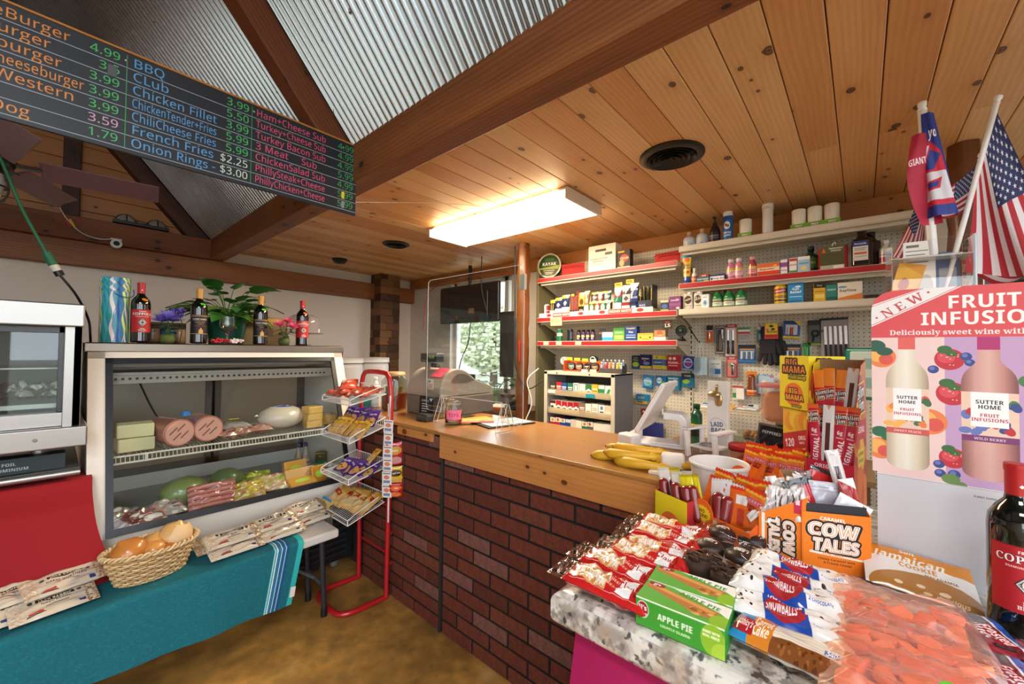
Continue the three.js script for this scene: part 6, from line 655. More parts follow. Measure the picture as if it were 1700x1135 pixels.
// ---------- wine poster ----------
{
  const leafy = (x,y,r,c) => [['e',x,y,r,r * 0.42,c],['e',x + r * 0.9,y + r * 0.4,r * 0.8,r * 0.3,c]],peach = (x,y,r) => [['e',x,y,r,r * 0.54,'#e9824a'],['e',x - r * 0.25,y - r * 0.1,r * 0.65,r * 0.36,'#f2b25c'],['e',x + r * 0.3,y + r * 0.12,r * 0.5,r * 0.28,'#d9584a']],berry = (x,y,r) => [['e',x,y,r,r * 0.55,'#c22f3c'],['e',x - r * 0.2,y - r * 0.1,r * 0.6,r * 0.3,'#d94f58'],...leafy(x - r * 0.3,y - r * 0.5,r * 0.5,'#3f6a38'),...Array.from({ length:9 },(_,i) => ['e',x + (hash(i,3) - 0.5) * r * 1.3,y + (hash(i,4) - 0.4) * r * 0.7,r * 0.05,r * 0.03,'#f0c890'])],blue = (x,y,r) => [['e',x,y,r,r * 0.54,'#3c4a86'],['e',x - r * 0.2,y - r * 0.15,r * 0.5,r * 0.26,'#6a78b8']];
  const btl = (cx,w,neck,body,label,name,lc) => (q,W,H) => { q.translate(cx * W,0);const h = w * W;q.fillStyle = body[0];const gr = q.createLinearGradient(-h / 2,0,h / 2,0);body.forEach((c,i) => gr.addColorStop(i / (body.length - 1),c));q.fillStyle = gr;q.beginPath();q.moveTo(-h * 0.2,H * 0.17);q.lineTo(-h * 0.2,H * 0.24);q.bezierCurveTo(-h * 0.22,H * 0.27,-h * 0.5,H * 0.27,-h * 0.5,H * 0.33);q.lineTo(-h * 0.5,H * 0.6);q.quadraticCurveTo(-h * 0.5,H * 0.635,0,H * 0.635);q.quadraticCurveTo(h * 0.5,H * 0.635,h * 0.5,H * 0.6);q.lineTo(h * 0.5,H * 0.33);q.bezierCurveTo(h * 0.5,H * 0.27,h * 0.22,H * 0.27,h * 0.2,H * 0.24);q.lineTo(h * 0.2,H * 0.17);q.fill();q.fillStyle = neck;q.fillRect(-h * 0.2,H * 0.17,h * 0.4,H * 0.042);q.fillStyle = lc;q.fillRect(-h * 0.5,H * 0.49,h,H * 0.02);q.fillStyle = '#e8c8b0';q.fillRect(-h * 0.5,H * 0.35,h,H * 0.14);for (let i = 0;i < 16;i++) { q.fillStyle = label[i % 4];q.beginPath();q.ellipse((hash(i,7) - 0.5) * h * 0.95,H * (0.36 + 0.12 * hash(i,8)),h * 0.09,H * 0.015,i,0,7);q.fill();} q.fillStyle = '#f4f0ec';q.fillRect(-h * 0.33,H * 0.35,h * 0.66,H * 0.112);q.textAlign = 'center';q.textBaseline = 'middle';q.fillStyle = '#222';q.font = 'bold ' + h * 0.14 + 'px sans-serif';q.fillText('SUTTER',0,H * 0.382);q.fillText('HOME',0,H * 0.398);q.fillStyle = '#b83a44';q.font = 'bold ' + h * 0.12 + 'px sans-serif';q.fillText('FRUIT',0,H * 0.424);q.fillText('INFUSIONS',0,H * 0.439);q.fillStyle = '#f4ece8';q.font = h * 0.09 + 'px serif';q.fillText(name,0,H * 0.5);};
  const ops = [['r',0.34,0.17,0.38,0.49,'#c29cc0'],['r',0.72,0.17,0.28,0.49,'#d8b4c8'],['r',0,0.17,0.34,0.49,'#eccbc4'],...peach(0.05,0.24,0.07),...leafy(0.02,0.2,0.05,'#2f5a48'),...peach(0.27,0.46,0.08),...peach(0.04,0.57,0.07),...leafy(0.04,0.51,0.045,'#2f6a4a'),...berry(0.36,0.245,0.065),...blue(0.43,0.235,0.025),...blue(0.445,0.255,0.022),...blue(0.29,0.28,0.025),...berry(0.37,0.36,0.07),...berry(0.37,0.575,0.06),...blue(0.31,0.6,0.025),...blue(0.315,0.63,0.025),...blue(0.375,0.628,0.027),...leafy(0.36,0.645,0.04,'#6a8a4a'),...berry(0.72,0.43,0.07),...blue(0.76,0.3,0.03),...leafy(0.68,0.31,0.05,'#4a7a4a'),...berry(0.75,0.25,0.06),...peach(0.74,0.6,0.06),...berry(0.95,0.4,0.06),
    btl(0.17,0.2,'#e0655c',['#b8a488','#e6dac4','#efe6d6','#dccdb0','#a8947a'],['#e9824a','#3f6a48','#d9584a','#f2b25c'],'SWEET PEACH','#cf5a54'),btl(0.52,0.225,'#b0326c',['#8c5a54','#cf9a90','#dcaea2','#c48a80','#7e4c4a'],['#c22f3c','#3c4a86','#4a7a4a','#6a78b8'],'WILD BERRY','#7a3a6c'),btl(0.87,0.22,'#d8a83a',['#a89a70','#e2dab4','#ece6c8','#d0c49a','#988a64'],['#e8c83a','#4a7a4a','#f0d86a','#d8a83a'],'PINEAPPLE','#c29a3a'),
    ['r',0,0.663,1,0.34,'#cfcdd0'],txt('©2021 Sutter Home Winery, Inc., St. Helena, CA',0.62,0.69,0.008,'#444',{ max:0.4 }),['r',0,0,1,0.17,'#d94f52'],['p',[0,0.13,0,0.05,0.24,0,0.42,0],'#ece6e2'],['l',[0,0.124,0.405,0],0.0016,'#c2494a'],['l',[0,0.056,0.25,0],0.0016,'#c2494a'],(q,W,H) => { q.translate(W * 0.15,H * 0.056);q.rotate(-0.56);q.font = 'bold ' + W * 0.075 + 'px serif';q.fillStyle = '#c2494a';q.textAlign = 'center';q.textBaseline = 'middle';q.fillText('· N E W ·',0,0);},txt('FRUIT',0.5,0.052,0.06,'#f4efe8',{ max:0.34,sq:0.95 }),txt('INFUSIONS',0.52,0.107,0.06,'#f4efe8',{ max:0.6,sq:0.95 }),txt('Deliciously sweet wine with natural fruit',0.52,0.153,0.024,'#f6ece8',{ font:'',fam:'serif',max:0.86 })];
  const mat = bigTex(900,1664,'#e6e3e4',ops,0.55),W = 0.345,H = 0.638,s = new THREE.Shape();s.moveTo(0.008,0);s.lineTo(W,0);s.lineTo(W,H);s.lineTo(0.05,H);s.quadraticCurveTo(0,H,0,H - 0.05);s.lineTo(0,H * 0.345);s.lineTo(0.008,H * 0.345);s.lineTo(0.008,0);
  const e = new THREE.ExtrudeGeometry(s,{ depth:0.004,bevelEnabled:false,curveSegments:16 }),p = e.attributes.position,u = e.attributes.uv;for (let i = 0;i < p.count;i++) u.setXY(i,p.getX(i) / W,p.getY(i) / H);
  const g = G('wine_poster','large cardboard display poster with red header and two printed wine bottles','poster',[1.272,GT,0.018],WEST);M('printed_board',e,mat,g);M('board_fold',bx(W - 0.01,0.0016,0.001).translate(W / 2,H * 0.337,0.0042),C('#b8b0b0',0.6),g);M('strut',bb(0.1,0.3,0.003).rotateX(0.22).translate(W / 2,0,-0.07),cardboard,g);at(g,1.272,GT,0.018,WEST);
}
// ---------- cakes and pastries on the stone counter ----------
const G0 = GT + 0.001;
// clear film bag around something: thin transmission pillow
const film = (w,h,t,o = {}) => pillowGeo(w,h,t,null,{ wr:0.5,nx:18,ny:20,cr:0.12,px:4,...o });
const filmC = phy('#ffffff',0.06,{ transmission:1,thickness:0,ior:1.25 });
{ // frosted pastries in red wrappers, lying along z
  const a = art(150,330,'#c4211f',[['r',0.14,0.1,0.72,0.42,'#d8a468'],['r',0.1,0.08,0.015,0.86,'#e8a8a0'],['r',0.88,0.08,0.015,0.86,'#e8a8a0'],...Array.from({ length:26 },(_,i) => ['l',[0.18 + 0.1 * hash(i,1),0.12 + i * 0.015,0.5,0.1 + i * 0.016 + 0.03 * hash(i,2),0.8,0.12 + i * 0.015],0.012,'#f6efe4']),...Array.from({ length:10 },(_,i) => ['e',0.2 + 0.6 * hash(i,6),0.14 + 0.36 * hash(i,7),0.09,0.025,['#c98a48','#e4b478'][i % 2]]),txt('BEST',0.3,0.58,0.06,'#e8b8a8',{ rot:90 }),txt('CHEESE',0.55,0.58,0.05,'#e8b8a8',{ rot:90 }),['r',0.14,0.64,0.72,0.17,'#f2eeee'],txt('Claw',0.52,0.72,0.13,'#b01c28',{ rot:90,max:0.2 }),['r',0.2,0.84,0.6,0.03,'#8e1818']]);
  const L = ['nearest the counter edge, lowest in front','second row left, lying just behind the front one','third in the heap, beside the dark cupcakes','fourth in the heap, under the topmost pair','upper rear of the heap, second from the back','at the back against the yellow carton, topmost'];
  [[0.735,0,-0.38,0.05],[0.805,0.004,-0.385,-0.06],[0.875,0.006,-0.36,0.05],[0.94,0.002,-0.355,0.12],[1.005,0.006,-0.36,-0.02],[1.075,0.004,-0.37,0.06]].forEach(([x,y,z,r],i) => {
    const g = G('pastry','red wrapped frosted pastry ' + L[i],'pastry',[x,G0 + 0.026 + y,z],0,'red wrapped frosted pastries');M('wrapper',pillowGeo(0.082,0.17,0.054,a,{ sd:i,px:3,cr:0.09,wr:0.25 }),pmat(a,'film'),g);M('clear_end',film(0.084,0.05,0.012,{ sd:i }).translate(0,0.095,0),filmC,g);
        g.rotation.set(-PI / 2 + 0.14,PI + r,0,'YXZ');g.rotation.set(-PI / 2 + 0.1,r,0.0,'YXZ');g.rotateX(-0.06);});
}
for (const [i,x,y,z,r,l] of [[0,0.742,0,-0.24,0.05,'green apple pie carton in front at the counter edge'],[1,0.812,0.0,-0.246,0.1,'green apple pie carton behind the front one']]) {
  const pie = (w) => [['p',[0.05,0.1,0.9,0.42,0.88,0.78,0.7,0.82,0.02,0.34],'#b87432'],['p',[0.07,0.12,0.86,0.44,0.84,0.58,0.04,0.24],'#d89a50'],...Array.from({ length:10 },(_,k) => ['e',0.62 + 0.26 * hash(k,4),0.6 + 0.2 * hash(k,5),0.05,0.06,['#8e5420','#c9843c','#e0b070'][k % 3]])];
  const top = [...pie(),['p',[0.3,0,1,0,1,0.55,0.9,0.4],'#f2f0e6'],txt('APPLE PIE',0.66,0.2,0.22,'#2a7a2c',{ rot:8,max:0.6 }),['e',0.14,0.12,0.1,0.12,'#8e1c24'],txt('JJ’s',0.14,0.12,0.14,'#fff',{ max:0.16 }),['e',0.95,0.8,0.13,0.3,'#8cba2a']];
  const fr = [['r',0,0,1,0.06,'#e8efd8'],['e',0.09,0.4,0.075,0.3,'#f4f0ea'],['e',0.09,0.4,0.065,0.26,'#8e1c24'],txt('JJ’s',0.09,0.36,0.22,'#fff',{ max:0.12 }),txt('Bakery',0.09,0.54,0.12,'#fff',{ max:0.1 }),txt('APPLE PIE',0.47,0.44,0.3,'#f2f4e4',{ max:0.4 }),txt('LIGHTLY GLAZED',0.47,0.72,0.13,'#dfeec0',{ max:0.34 }),['e',0.88,0.5,0.13,0.5,'#8cba2a'],['e',0.98,0.9,0.12,0.4,'#a8cc3a'],txt('MADE WITH',0.86,0.26,0.12,'#f4f8e0',{ max:0.18 }),txt('REAL FRUIT',0.86,0.4,0.12,'#f4f8e0',{ max:0.18 })];
  const o = carton('apple_pie_carton',0.145,0.05,0.066,{ front:['#3c9a2c',fr],top:['#5aa838',top],side:'#338a28' });o.geometry = o.geometry;at(o,x,G0 + y,z,WEST + r);tag(o,l,'carton','apple pie cartons');
}
{ // chocolate cupcakes under film
  const L = ['chocolate cupcakes with white looped icing in clear wrap, rear pack near the orange carton','chocolate cupcakes in clear wrap, middle pack of the three','dark brownie pack in clear wrap, front one behind the pie cartons'];
  [[1.125,-0.235,0],[1.02,-0.238,1],[0.915,-0.238,2]].forEach(([x,z,k]) => {
    const g = G('cupcake_pack',L[k],'cake pack',[x,G0,z],WEST + 0.2 - 0.25 * k);const ch = C('#2a1710',0.45),ch2 = C('#3c2416',0.75);
    for (const s of [-1,1]) { const c = M('cupcake',lathe([[0.0001,0.004],[0.024,0.004],[0.031,0.03],[0.03,0.042],[0.02,0.05],[0.0001,0.052]],24).translate(s * 0.032,0,0),k === 2 ? ch2 :ch,g);if (k < 2) { const P = [];for (let i = 0;i <= 40;i++) { const t = i / 40;P.push([s * 0.032 - 0.026 + t * 0.052 + 0.004 * Math.cos(t * 44),0.0525 - 0.012 * Math.pow(Math.abs(t - 0.5) * 2,2),0.006 * Math.sin(t * 44)]);} M('icing_loops',tube(P,0.0014,120,5),C('#f2e6d0',0.5),c);} else M('crumbs',mg(Array.from({ length:10 },(_,i) => bx(0.014,0.008,0.012,0.002).rotateY(i).translate(s * 0.032 + rr(-0.018,0.018),0.052,rr(-0.018,0.018)))),ch,c);}
    M('card_tray',bx(0.13,0.003,0.066).translate(0,0.002,0),C('#e6dccb'),g);M('clear_wrap',film(0.17,0.088,0.064,{ sd:k + 1,wr:0.2 }).rotateX(-PI / 2).translate(0,0.036,0),filmC,g);
  });
}
{ // white coconut cakes
  const a = art(150,330,'#eeebe6',[['r',0,0.3,1,0.42,'#e9e6e2'],['p',[0,0.33,1,0.27,1,0.62,0,0.7],'#2348a0'],['e',0.5,0.48,0.42,0.17,'#a82630'],txt('SNOWBALLS',0.45,0.45,0.14,'#f4eeee',{ rot:90,max:0.26 }),txt('TASTYKAKE',0.85,0.47,0.12,'#f4f4fa',{ rot:90,max:0.3 }),txt('2 CHOCOLATE',0.3,0.8,0.05,'#3c56a0',{ rot:90,max:0.2 }),txt('NET WT',0.6,0.86,0.04,'#3c56a0',{ rot:90 }),...[[0.3,0.12],[0.42,0.09],[0.55,0.1],[0.66,0.14],[0.72,0.19],[0.28,0.2],[0.62,0.77],[0.7,0.9]].map(([x,y],i) => ['e',x,y,i > 5 ? 0.07 :0.035,i > 5 ? 0.02 :0.014,'#3a2c24']),['e',0.45,0.16,0.05,0.012,'#e8902c']]);
  const L = ['at the back against the orange candy carton','second from the orange candy carton','third, between the pie cartons and the orange slices','at the front beside the carrot cake'];
  [[1.025,0.012,-0.1,0.08],[0.965,0.008,-0.105,-0.04],[0.905,0.014,-0.11,0.06],[0.845,0.006,-0.1,0.1]].forEach(([x,y,z,r],i) => { const g = G('coconut_cake','white coconut cakes with red label ' + L[i],'cake pack',[x,G0 + 0.027 + y,z],0,'white coconut cake packs');M('wrapper',pillowGeo(0.076,0.175,0.056,a,{ sd:i + 5,px:2.4,cr:0.1,wr:0.22 }),pmat(a,'film'),g);M('clear_end',film(0.074,0.045,0.012,{ sd:i }).translate(0,-0.095,0),filmC,g);g.rotation.set(-PI / 2 + 0.06,r,0,'YXZ');});
}
{ const a = art(110,330,'#ece4d4',[['r',0,0,1,0.18,'#2c8ac4'],['r',0,0.18,1,0.18,'#d8822c'],['r',0.12,0.04,0.5,0.17,'#a8242c'],txt('Freshley’s',0.4,0.12,0.12,'#f6eee0',{ rot:90,max:0.15 }),txt('Carrot',0.62,0.27,0.14,'#fff4e4',{ rot:90,max:0.15 }),txt('Cake',0.32,0.27,0.14,'#fff4e4',{ rot:90,max:0.13 }),['r',0,0.36,0.36,0.5,'#7e4a22'],...Array.from({ length:24 },(_,i) => ['e',0.3 * hash(i,1),0.38 + 0.46 * hash(i,2),0.04,0.012,['#5c3214','#9a6030'][i % 2]]),...Array.from({ length:5 },(_,i) => ['r',0.42 + 0.1 * i,0.36,0.025,0.48,'#d8cdb8']),['r',0,0.86,1,0.14,'#d88a24'],['r',0.44,0.74,0.2,0.1,'#4a76c0'],txt('340',0.54,0.79,0.09,'#fff',{ rot:90,max:0.08 }),txt('CAL',0.68,0.79,0.04,'#fff',{ rot:90 })]);
  const g = G('carrot_cake','wrapped carrot cake bar with blue and orange ends at the counter edge','cake pack',[0.775,G0 + 0.028,-0.085]);M('wrapper',pillowGeo(0.082,0.17,0.054,a,{ sd:3,px:4,cr:0.07,wr:0.12 }),pmat(a,'film'),g);g.rotation.set(-PI / 2 + 0.02,PI - 0.08,0,'YXZ');g.rotation.set(-PI / 2,-0.08,0,'YXZ');}
{ // bags of orange slice jellies
  const wedge = (() => { const s = new THREE.Shape();s.moveTo(-0.019,0);s.quadraticCurveTo(-0.016,0.02,0,0.021);s.quadraticCurveTo(0.016,0.02,0.019,0);s.lineTo(-0.019,0);return new THREE.ExtrudeGeometry(s,{ depth:0.009,bevelThickness:0.0025,bevelSize:0.0025,bevelSegments:2,curveSegments:8 }).translate(0,-0.009,-0.005);})();
  const hazy = phy('#ffe6d8',0.32,{ transmission:0.9,thickness:0,ior:1.4 }),jelly = [phy('#ee8a5c',0.45,{ transmission:0.15,thickness:0 }),std('#f09266',0.6),std('#e87c50',0.6)];
  const L = ['clear bag of orange slice jellies at the back beside the cookie','clear bag of orange slice jellies in the middle of the three','clear bag of orange slice jellies in front with a green price dot'],nm = ['rear','middle','front'];
  [[0.985,0.045],[0.875,0.05],[0.775,0.055]].forEach(([x,z],b) => {
    const g = G('candy_bag',L[b],'candy bag',[x,G0 + 0.032,z],0.1 - 0.06 * b);M('clear_film',film(0.205,0.14,0.066,{ sd:b + 2,wr:0.3,px:3.5 }).rotateX(-PI / 2).rotateY(WEST),hazy,g);if (b === 2) M('price_dot',cyl(0.011,0.011,0.0006,20).translate(-0.01,0.033,0.03),C('#58c832',0.5),g);
    let k = 0;for (let layer = 0;layer < 2;layer++) for (let i = 0;i < 3;i++) for (let j = 0;j < 5;j++) { if (layer && (i === 2 || j === 4) && hash(i,j + b) > 0.5) continue;const o = M('orange_slice',wedge,jelly[k % 3]);const lx = (i - 1) * 0.03 + rr(-0.004,0.004),lz = (j - 2) * 0.031 + rr(-0.005,0.005);const q = V(lx,0,lz).applyAxisAngle(V(0,1,0),g.rotation.y);at(o,x + q.x,G0 + 0.016 + layer * 0.019 + rr(-0.001,0.004),z + q.z,rr(0,6),-PI / 2 + rr(-0.5,0.5),rr(-0.3,0.3));tag(o,`sugared orange jelly slice heaped in the ${nm[b]} clear bag`,'candy','orange jelly slices in the ' + nm[b] + ' bag');k++;}
  });
}
{ // fruit bar packs
  const a = art(140,230,'#6a1c24',[['p',[0,0,0.45,0,0.62,1,0,1],'#8e2430'],['p',[0.62,0,1,0,1,1,0.85,1],'#2456a8'],['p',[0.14,0.03,0.6,0.03,0.66,0.42,0.2,0.42],'#6a6468'],['p',[0.6,0,0.66,0,0.88,1,0.8,1],'#e4e2e6'],txt('Duet',0.3,0.55,0.2,'#f4ecee',{ rot:76,max:0.4,font:'italic bold' }),txt('Frosted',0.56,0.6,0.2,'#f4ecee',{ rot:72,max:0.45,font:'italic bold',out:'#a81e2c' }),['r',0.25,0.86,0.4,0.08,'#2a1c20']]);
  [[1.04,0.008,0.158,0.25,'red and blue cake bar pack beside the orange slice bags'],[1.0,0.008,0.222,0.2,'red and blue cake bar pack at the foot of the wine bottle'],[0.93,0.004,0.16,0.1,'red and blue cake bar pack nearest the counter edge']].forEach(([x,y,z,r,l],i) => { const g = G('cake_bar',l,'cake pack',[x,G0 + 0.016 + y,z],0,'red and blue cake bar packs');M('wrapper',pillowGeo(0.062,0.115,0.03,a,{ sd:i,px:4,cr:0.1 }),pmat(a,'film'),g);g.rotation.set(-PI / 2,WEST + r,0,'YXZ');});
}
{ const a = art(220,150,'#ece6de',[['r',0,0,1,0.34,'#d88622'],txt('Soft',0.42,0.1,0.12,'#fff',{ font:'italic' }),txt('Jamaican',0.42,0.26,0.22,'#f6efe4',{ font:'italic bold',max:0.7 }),txt('COOKIE',0.5,0.42,0.14,'#d88622',{ max:0.5 }),txt('MACADAMIA',0.7,0.54,0.07,'#7a4a1a'),['e',0.55,0.95,0.52,0.4,'#b07a3a'],['e',0.5,0.8,0.04,0.04,'#ecd8b0'],['e',0.3,0.85,0.04,0.04,'#ecd8b0'],['e',0.7,0.84,0.05,0.04,'#ecd8b0'],['e',0.55,0.92,0.04,0.03,'#e4c890'],txt('delicious',0.75,0.93,0.1,'#fff4e0',{ font:'italic' })]);
  const g = G('cookie_pack','orange and white cookie pouch leaning at the foot of the poster','cookie pack',[1.2,G0 + 0.03,0.085]);M('wrapper',pillowGeo(0.17,0.115,0.026,a,{ sd:6,px:4 }),pmat(a,'film'),g);g.rotation.set(-1.15,WEST + 0.3,-0.22,'YXZ');}
// ---------- wine bottles ----------
const wineP = [[0.0001,0.004],[0.03,0.001],[0.036,0.003],[0.0375,0.01],[0.0378,0.19],[0.0355,0.208],[0.026,0.225],[0.0165,0.237],[0.0145,0.25],[0.0142,0.29],[0.0155,0.292],[0.0155,0.298],[0.0001,0.298]].map((p) => p);
const darkGlass = phy('#0b0e0c',0.06,{ clearcoat:1,clearcoatRoughness:0.03 });
const redLabel = () => [['r',0,0,1,0.02,'#8e1420'],txt('FRANCIS',0.5,0.09,0.06,'#f2e8e0',{ max:0.5 }),txt('COPPOLA',0.5,0.2,0.15,'#f6f0ea',{ fam:'serif',out:'#5a0e14',ow:0.1 }),txt('DIAMOND COLLECTION',0.5,0.315,0.045,'#e8d4c8'),['p',[0.5,0.37,0.69,0.57,0.5,0.77,0.31,0.57],'#1d1a1c'],['p',[0.5,0.39,0.67,0.57,0.5,0.75,0.33,0.57],'#c9c4c0'],['p',[0.5,0.42,0.64,0.57,0.5,0.72,0.36,0.57],'#3c3a3c'],['e',0.5,0.57,0.1,0.085,'#d8d4d0'],['e',0.5,0.57,0.065,0.055,'#55524f'],...Array.from({ length:16 },(_,i) => ['e',0.5 + 0.12 * Math.cos(i / 16 * 6.28),0.57 + 0.1 * Math.sin(i / 16 * 6.28),0.008,0.007,'#e8e4e0']),txt('RED',0.5,0.84,0.08,'#f0e6da',{ fam:'serif' }),txt('BLEND',0.5,0.91,0.08,'#f0e6da',{ fam:'serif' }),txt('2 0 1 8',0.5,0.97,0.04,'#f0e6da')];
const blackLabel = () => [['r',0,0.02,1,0.025,'#b8864a'],['p',[0,0.1,0.5,0.05,1,0.1,1,0.12,0.5,0.07,0,0.12],'#b8864a'],txt('ROBERT MONDAVI',0.5,0.22,0.085,'#e4e0d8'),['r',0.1,0.29,0.8,0.015,'#b8864a'],txt('PRIVATE SELECTION',0.5,0.38,0.05,'#c9a26a'),txt('CABERNET',0.5,0.47,0.05,'#c9a26a'),['r',0.15,0.56,0.7,0.02,'#9a2a24'],['p',[0.4,0.98,0.4,0.76,0.46,0.74,0.47,0.66,0.53,0.66,0.54,0.74,0.6,0.76,0.6,0.98],'#d2a45a'],['r',0,0.95,1,0.03,'#b8864a']];
let artRed,artBlk;
function wine(label,p,ry,red,dot,price) {
  const g = G('wine_bottle',label,'wine bottle',p,ry);M('glass_body',lathe(wineP,40),darkGlass,g);const c = red ? C('#b01c20',0.4) :C('#c9933a',0.35);
  const f = M('foil_capsule',lathe([[0.0152,0.235],[0.0152,0.286],[0.0163,0.288],[0.0163,0.298],[0.0156,0.3],[0.0001,0.3]],28),c,g);if (red) M('diamond_mark',bx(0.005,0.005,0.001).rotateZ(PI / 4).translate(0,0.262,0.0153),C('#f0e4dc'),f);
  const a = red ? (artRed ??= art(420,480,'#b3171f',redLabel())) :(artBlk ??= art(280,300,'#17171b',blackLabel()));M('label',bandGeo(0.0382,red ? 0.052 :0.05,red ? 0.165 :0.155,2.5,a),pmat(a),g);
  const da = art(60,40,dot,[txt(price,0.5,0.5,0.5,'#3a2414',{ font:'',rot:-8 })]);const d = M('price_sticker',fitUV(new THREE.CircleGeometry(0.5,24).scale(0.026,0.018,1),da),pmat(da),g);d.position.set(0.008,0.214,0.0345);d.rotation.set(-0.75,0.2,0.1);
}
wine('large red labelled wine bottle in front of the poster',[1.13,GT,0.207],WEST + 0.15,true,'#f0922a','15.99');
// ---------- flags and acrylic holder behind the poster ----------
function clothGeo(fn,nu,nv) { const g = new THREE.PlaneGeometry(1,1,nu,nv),p = g.attributes.position,u = g.attributes.uv;for (let i = 0;i < p.count;i++) { const q = fn(u.getX(i),1 - u.getY(i));p.setXYZ(i,...q);} g.computeVertexNormals();return g;}
const usFlag = art(480,300,'#e6e0e2',[...Array.from({ length:7 },(_,i) => ['r',0,i * 2 / 13,1,1 / 13,'#b3242f']),['r',0,0,0.4,7 / 13,'#27315f'],(q,W,H) => { q.fillStyle = '#eceaee';for (let r = 0;r < 9;r++) for (let c = 0;c < (r % 2 ? 5 :6);c++) { const x = W * 0.4 * ((c + (r % 2 ? 1 :0.5)) / 6),y = H * 7 / 13 * ((r + 0.7) / 9.4);q.beginPath();for (let k = 0;k < 10;k++) { const a = k * PI / 5 - PI / 2,s = (k % 2 ? 0.4 :1) * 9;q.lineTo(x + s * Math.cos(a),y + s * Math.sin(a));} q.fill();} }]);
function flagOn(label,P,S,mat,r = 0.006,ball = true) { // P: pole foot and top, S(u,v): cloth
  const d = V(...P[1]).sub(V(...P[0])).normalize(),g = G('small_flag',label,'flag',P[0]);const sub = (p) => [p[0] - P[0][0],p[1] - P[0][1],p[2] - P[0][2]];
  M('pole',rod([0,0,0],sub(P[1]),r,10),C('#e8e4de',0.4),g);if (ball) M('finial',lathe([[0.0001,0],[0.008,0.002],[0.006,0.008],[0.009,0.012],[0.009,0.02],[0.0001,0.026]],14).applyQuaternion(new THREE.Quaternion().setFromUnitVectors(V(0,1,0),d)).translate(...sub(P[1])),C('#efece6',0.35),g);
  M('cloth',clothGeo((u,v) => sub(S(u,v)),40,30),mat,g);return g;
}
const fMat = phy('#ffffff',0.7,{ map:usFlag.A.t,transmission:0.12,thickness:0,side:THREE.DoubleSide });
const L3 = (a,b,t) => [lerp(a[0],b[0],t),lerp(a[1],b[1],t),lerp(a[2],b[2],t)];
function drape(h0,h1,f0,f1,amp,k,ph = 0,A = usFlag) { // hoist top/bottom, fly top/bottom
  return (u,v) => { const p = L3(L3(h0,h1,v),L3(f0,f1,v),Math.pow(u,0.85));const w = amp * u * Math.sin(v * k + u * 2 + ph);return [p[0] + w,p[1] - 0.03 * u * (1 - u) * 4 * (0.3 + v * 0.2),p[2] + 0.35 * w];};
}
const fuv = (g,A) => { const m = g.children.find((c) => c.name === 'cloth');fitUV(m.geometry,A);return g;};
fuv(flagOn('large drooping american flag on a leaning white pole at the right edge',[[1.75,1.35,0.15],[1.75,2.068,0.294]],drape([1.75,2.05,0.293],[1.752,1.86,0.252],[1.72,1.55,0.42],[1.75,1.59,0.235],0.03,9),fMat,0.0065),usFlag);
fuv(flagOn('small american flag hanging behind the red and blue team flag',[[1.9,1.5,0.18],[1.9,1.93,0.155]],drape([1.9,1.9,0.155],[1.9,1.78,0.16],[1.9,1.69,0.08],[1.9,1.66,0.15],0.012,8,1),fMat,0.004),usFlag);
fuv(flagOn('american flag with striped tail showing behind the large flag, lower right',[[1.84,1.4,0.2],[1.84,1.72,0.3]],drape([1.84,1.72,0.3],[1.84,1.6,0.262],[1.84,1.68,0.48],[1.84,1.56,0.33],0.014,7,2),fMat,0.004),usFlag);
fuv(flagOn('american flag with red and white edge showing left of the large flag pole',[[1.86,1.4,0.169],[1.86,1.95,0.279]],drape([1.86,1.94,0.277],[1.86,1.8,0.249],[1.86,1.86,0.17],[1.86,1.8,0.175],0.008,7,3),fMat,0.004),usFlag);
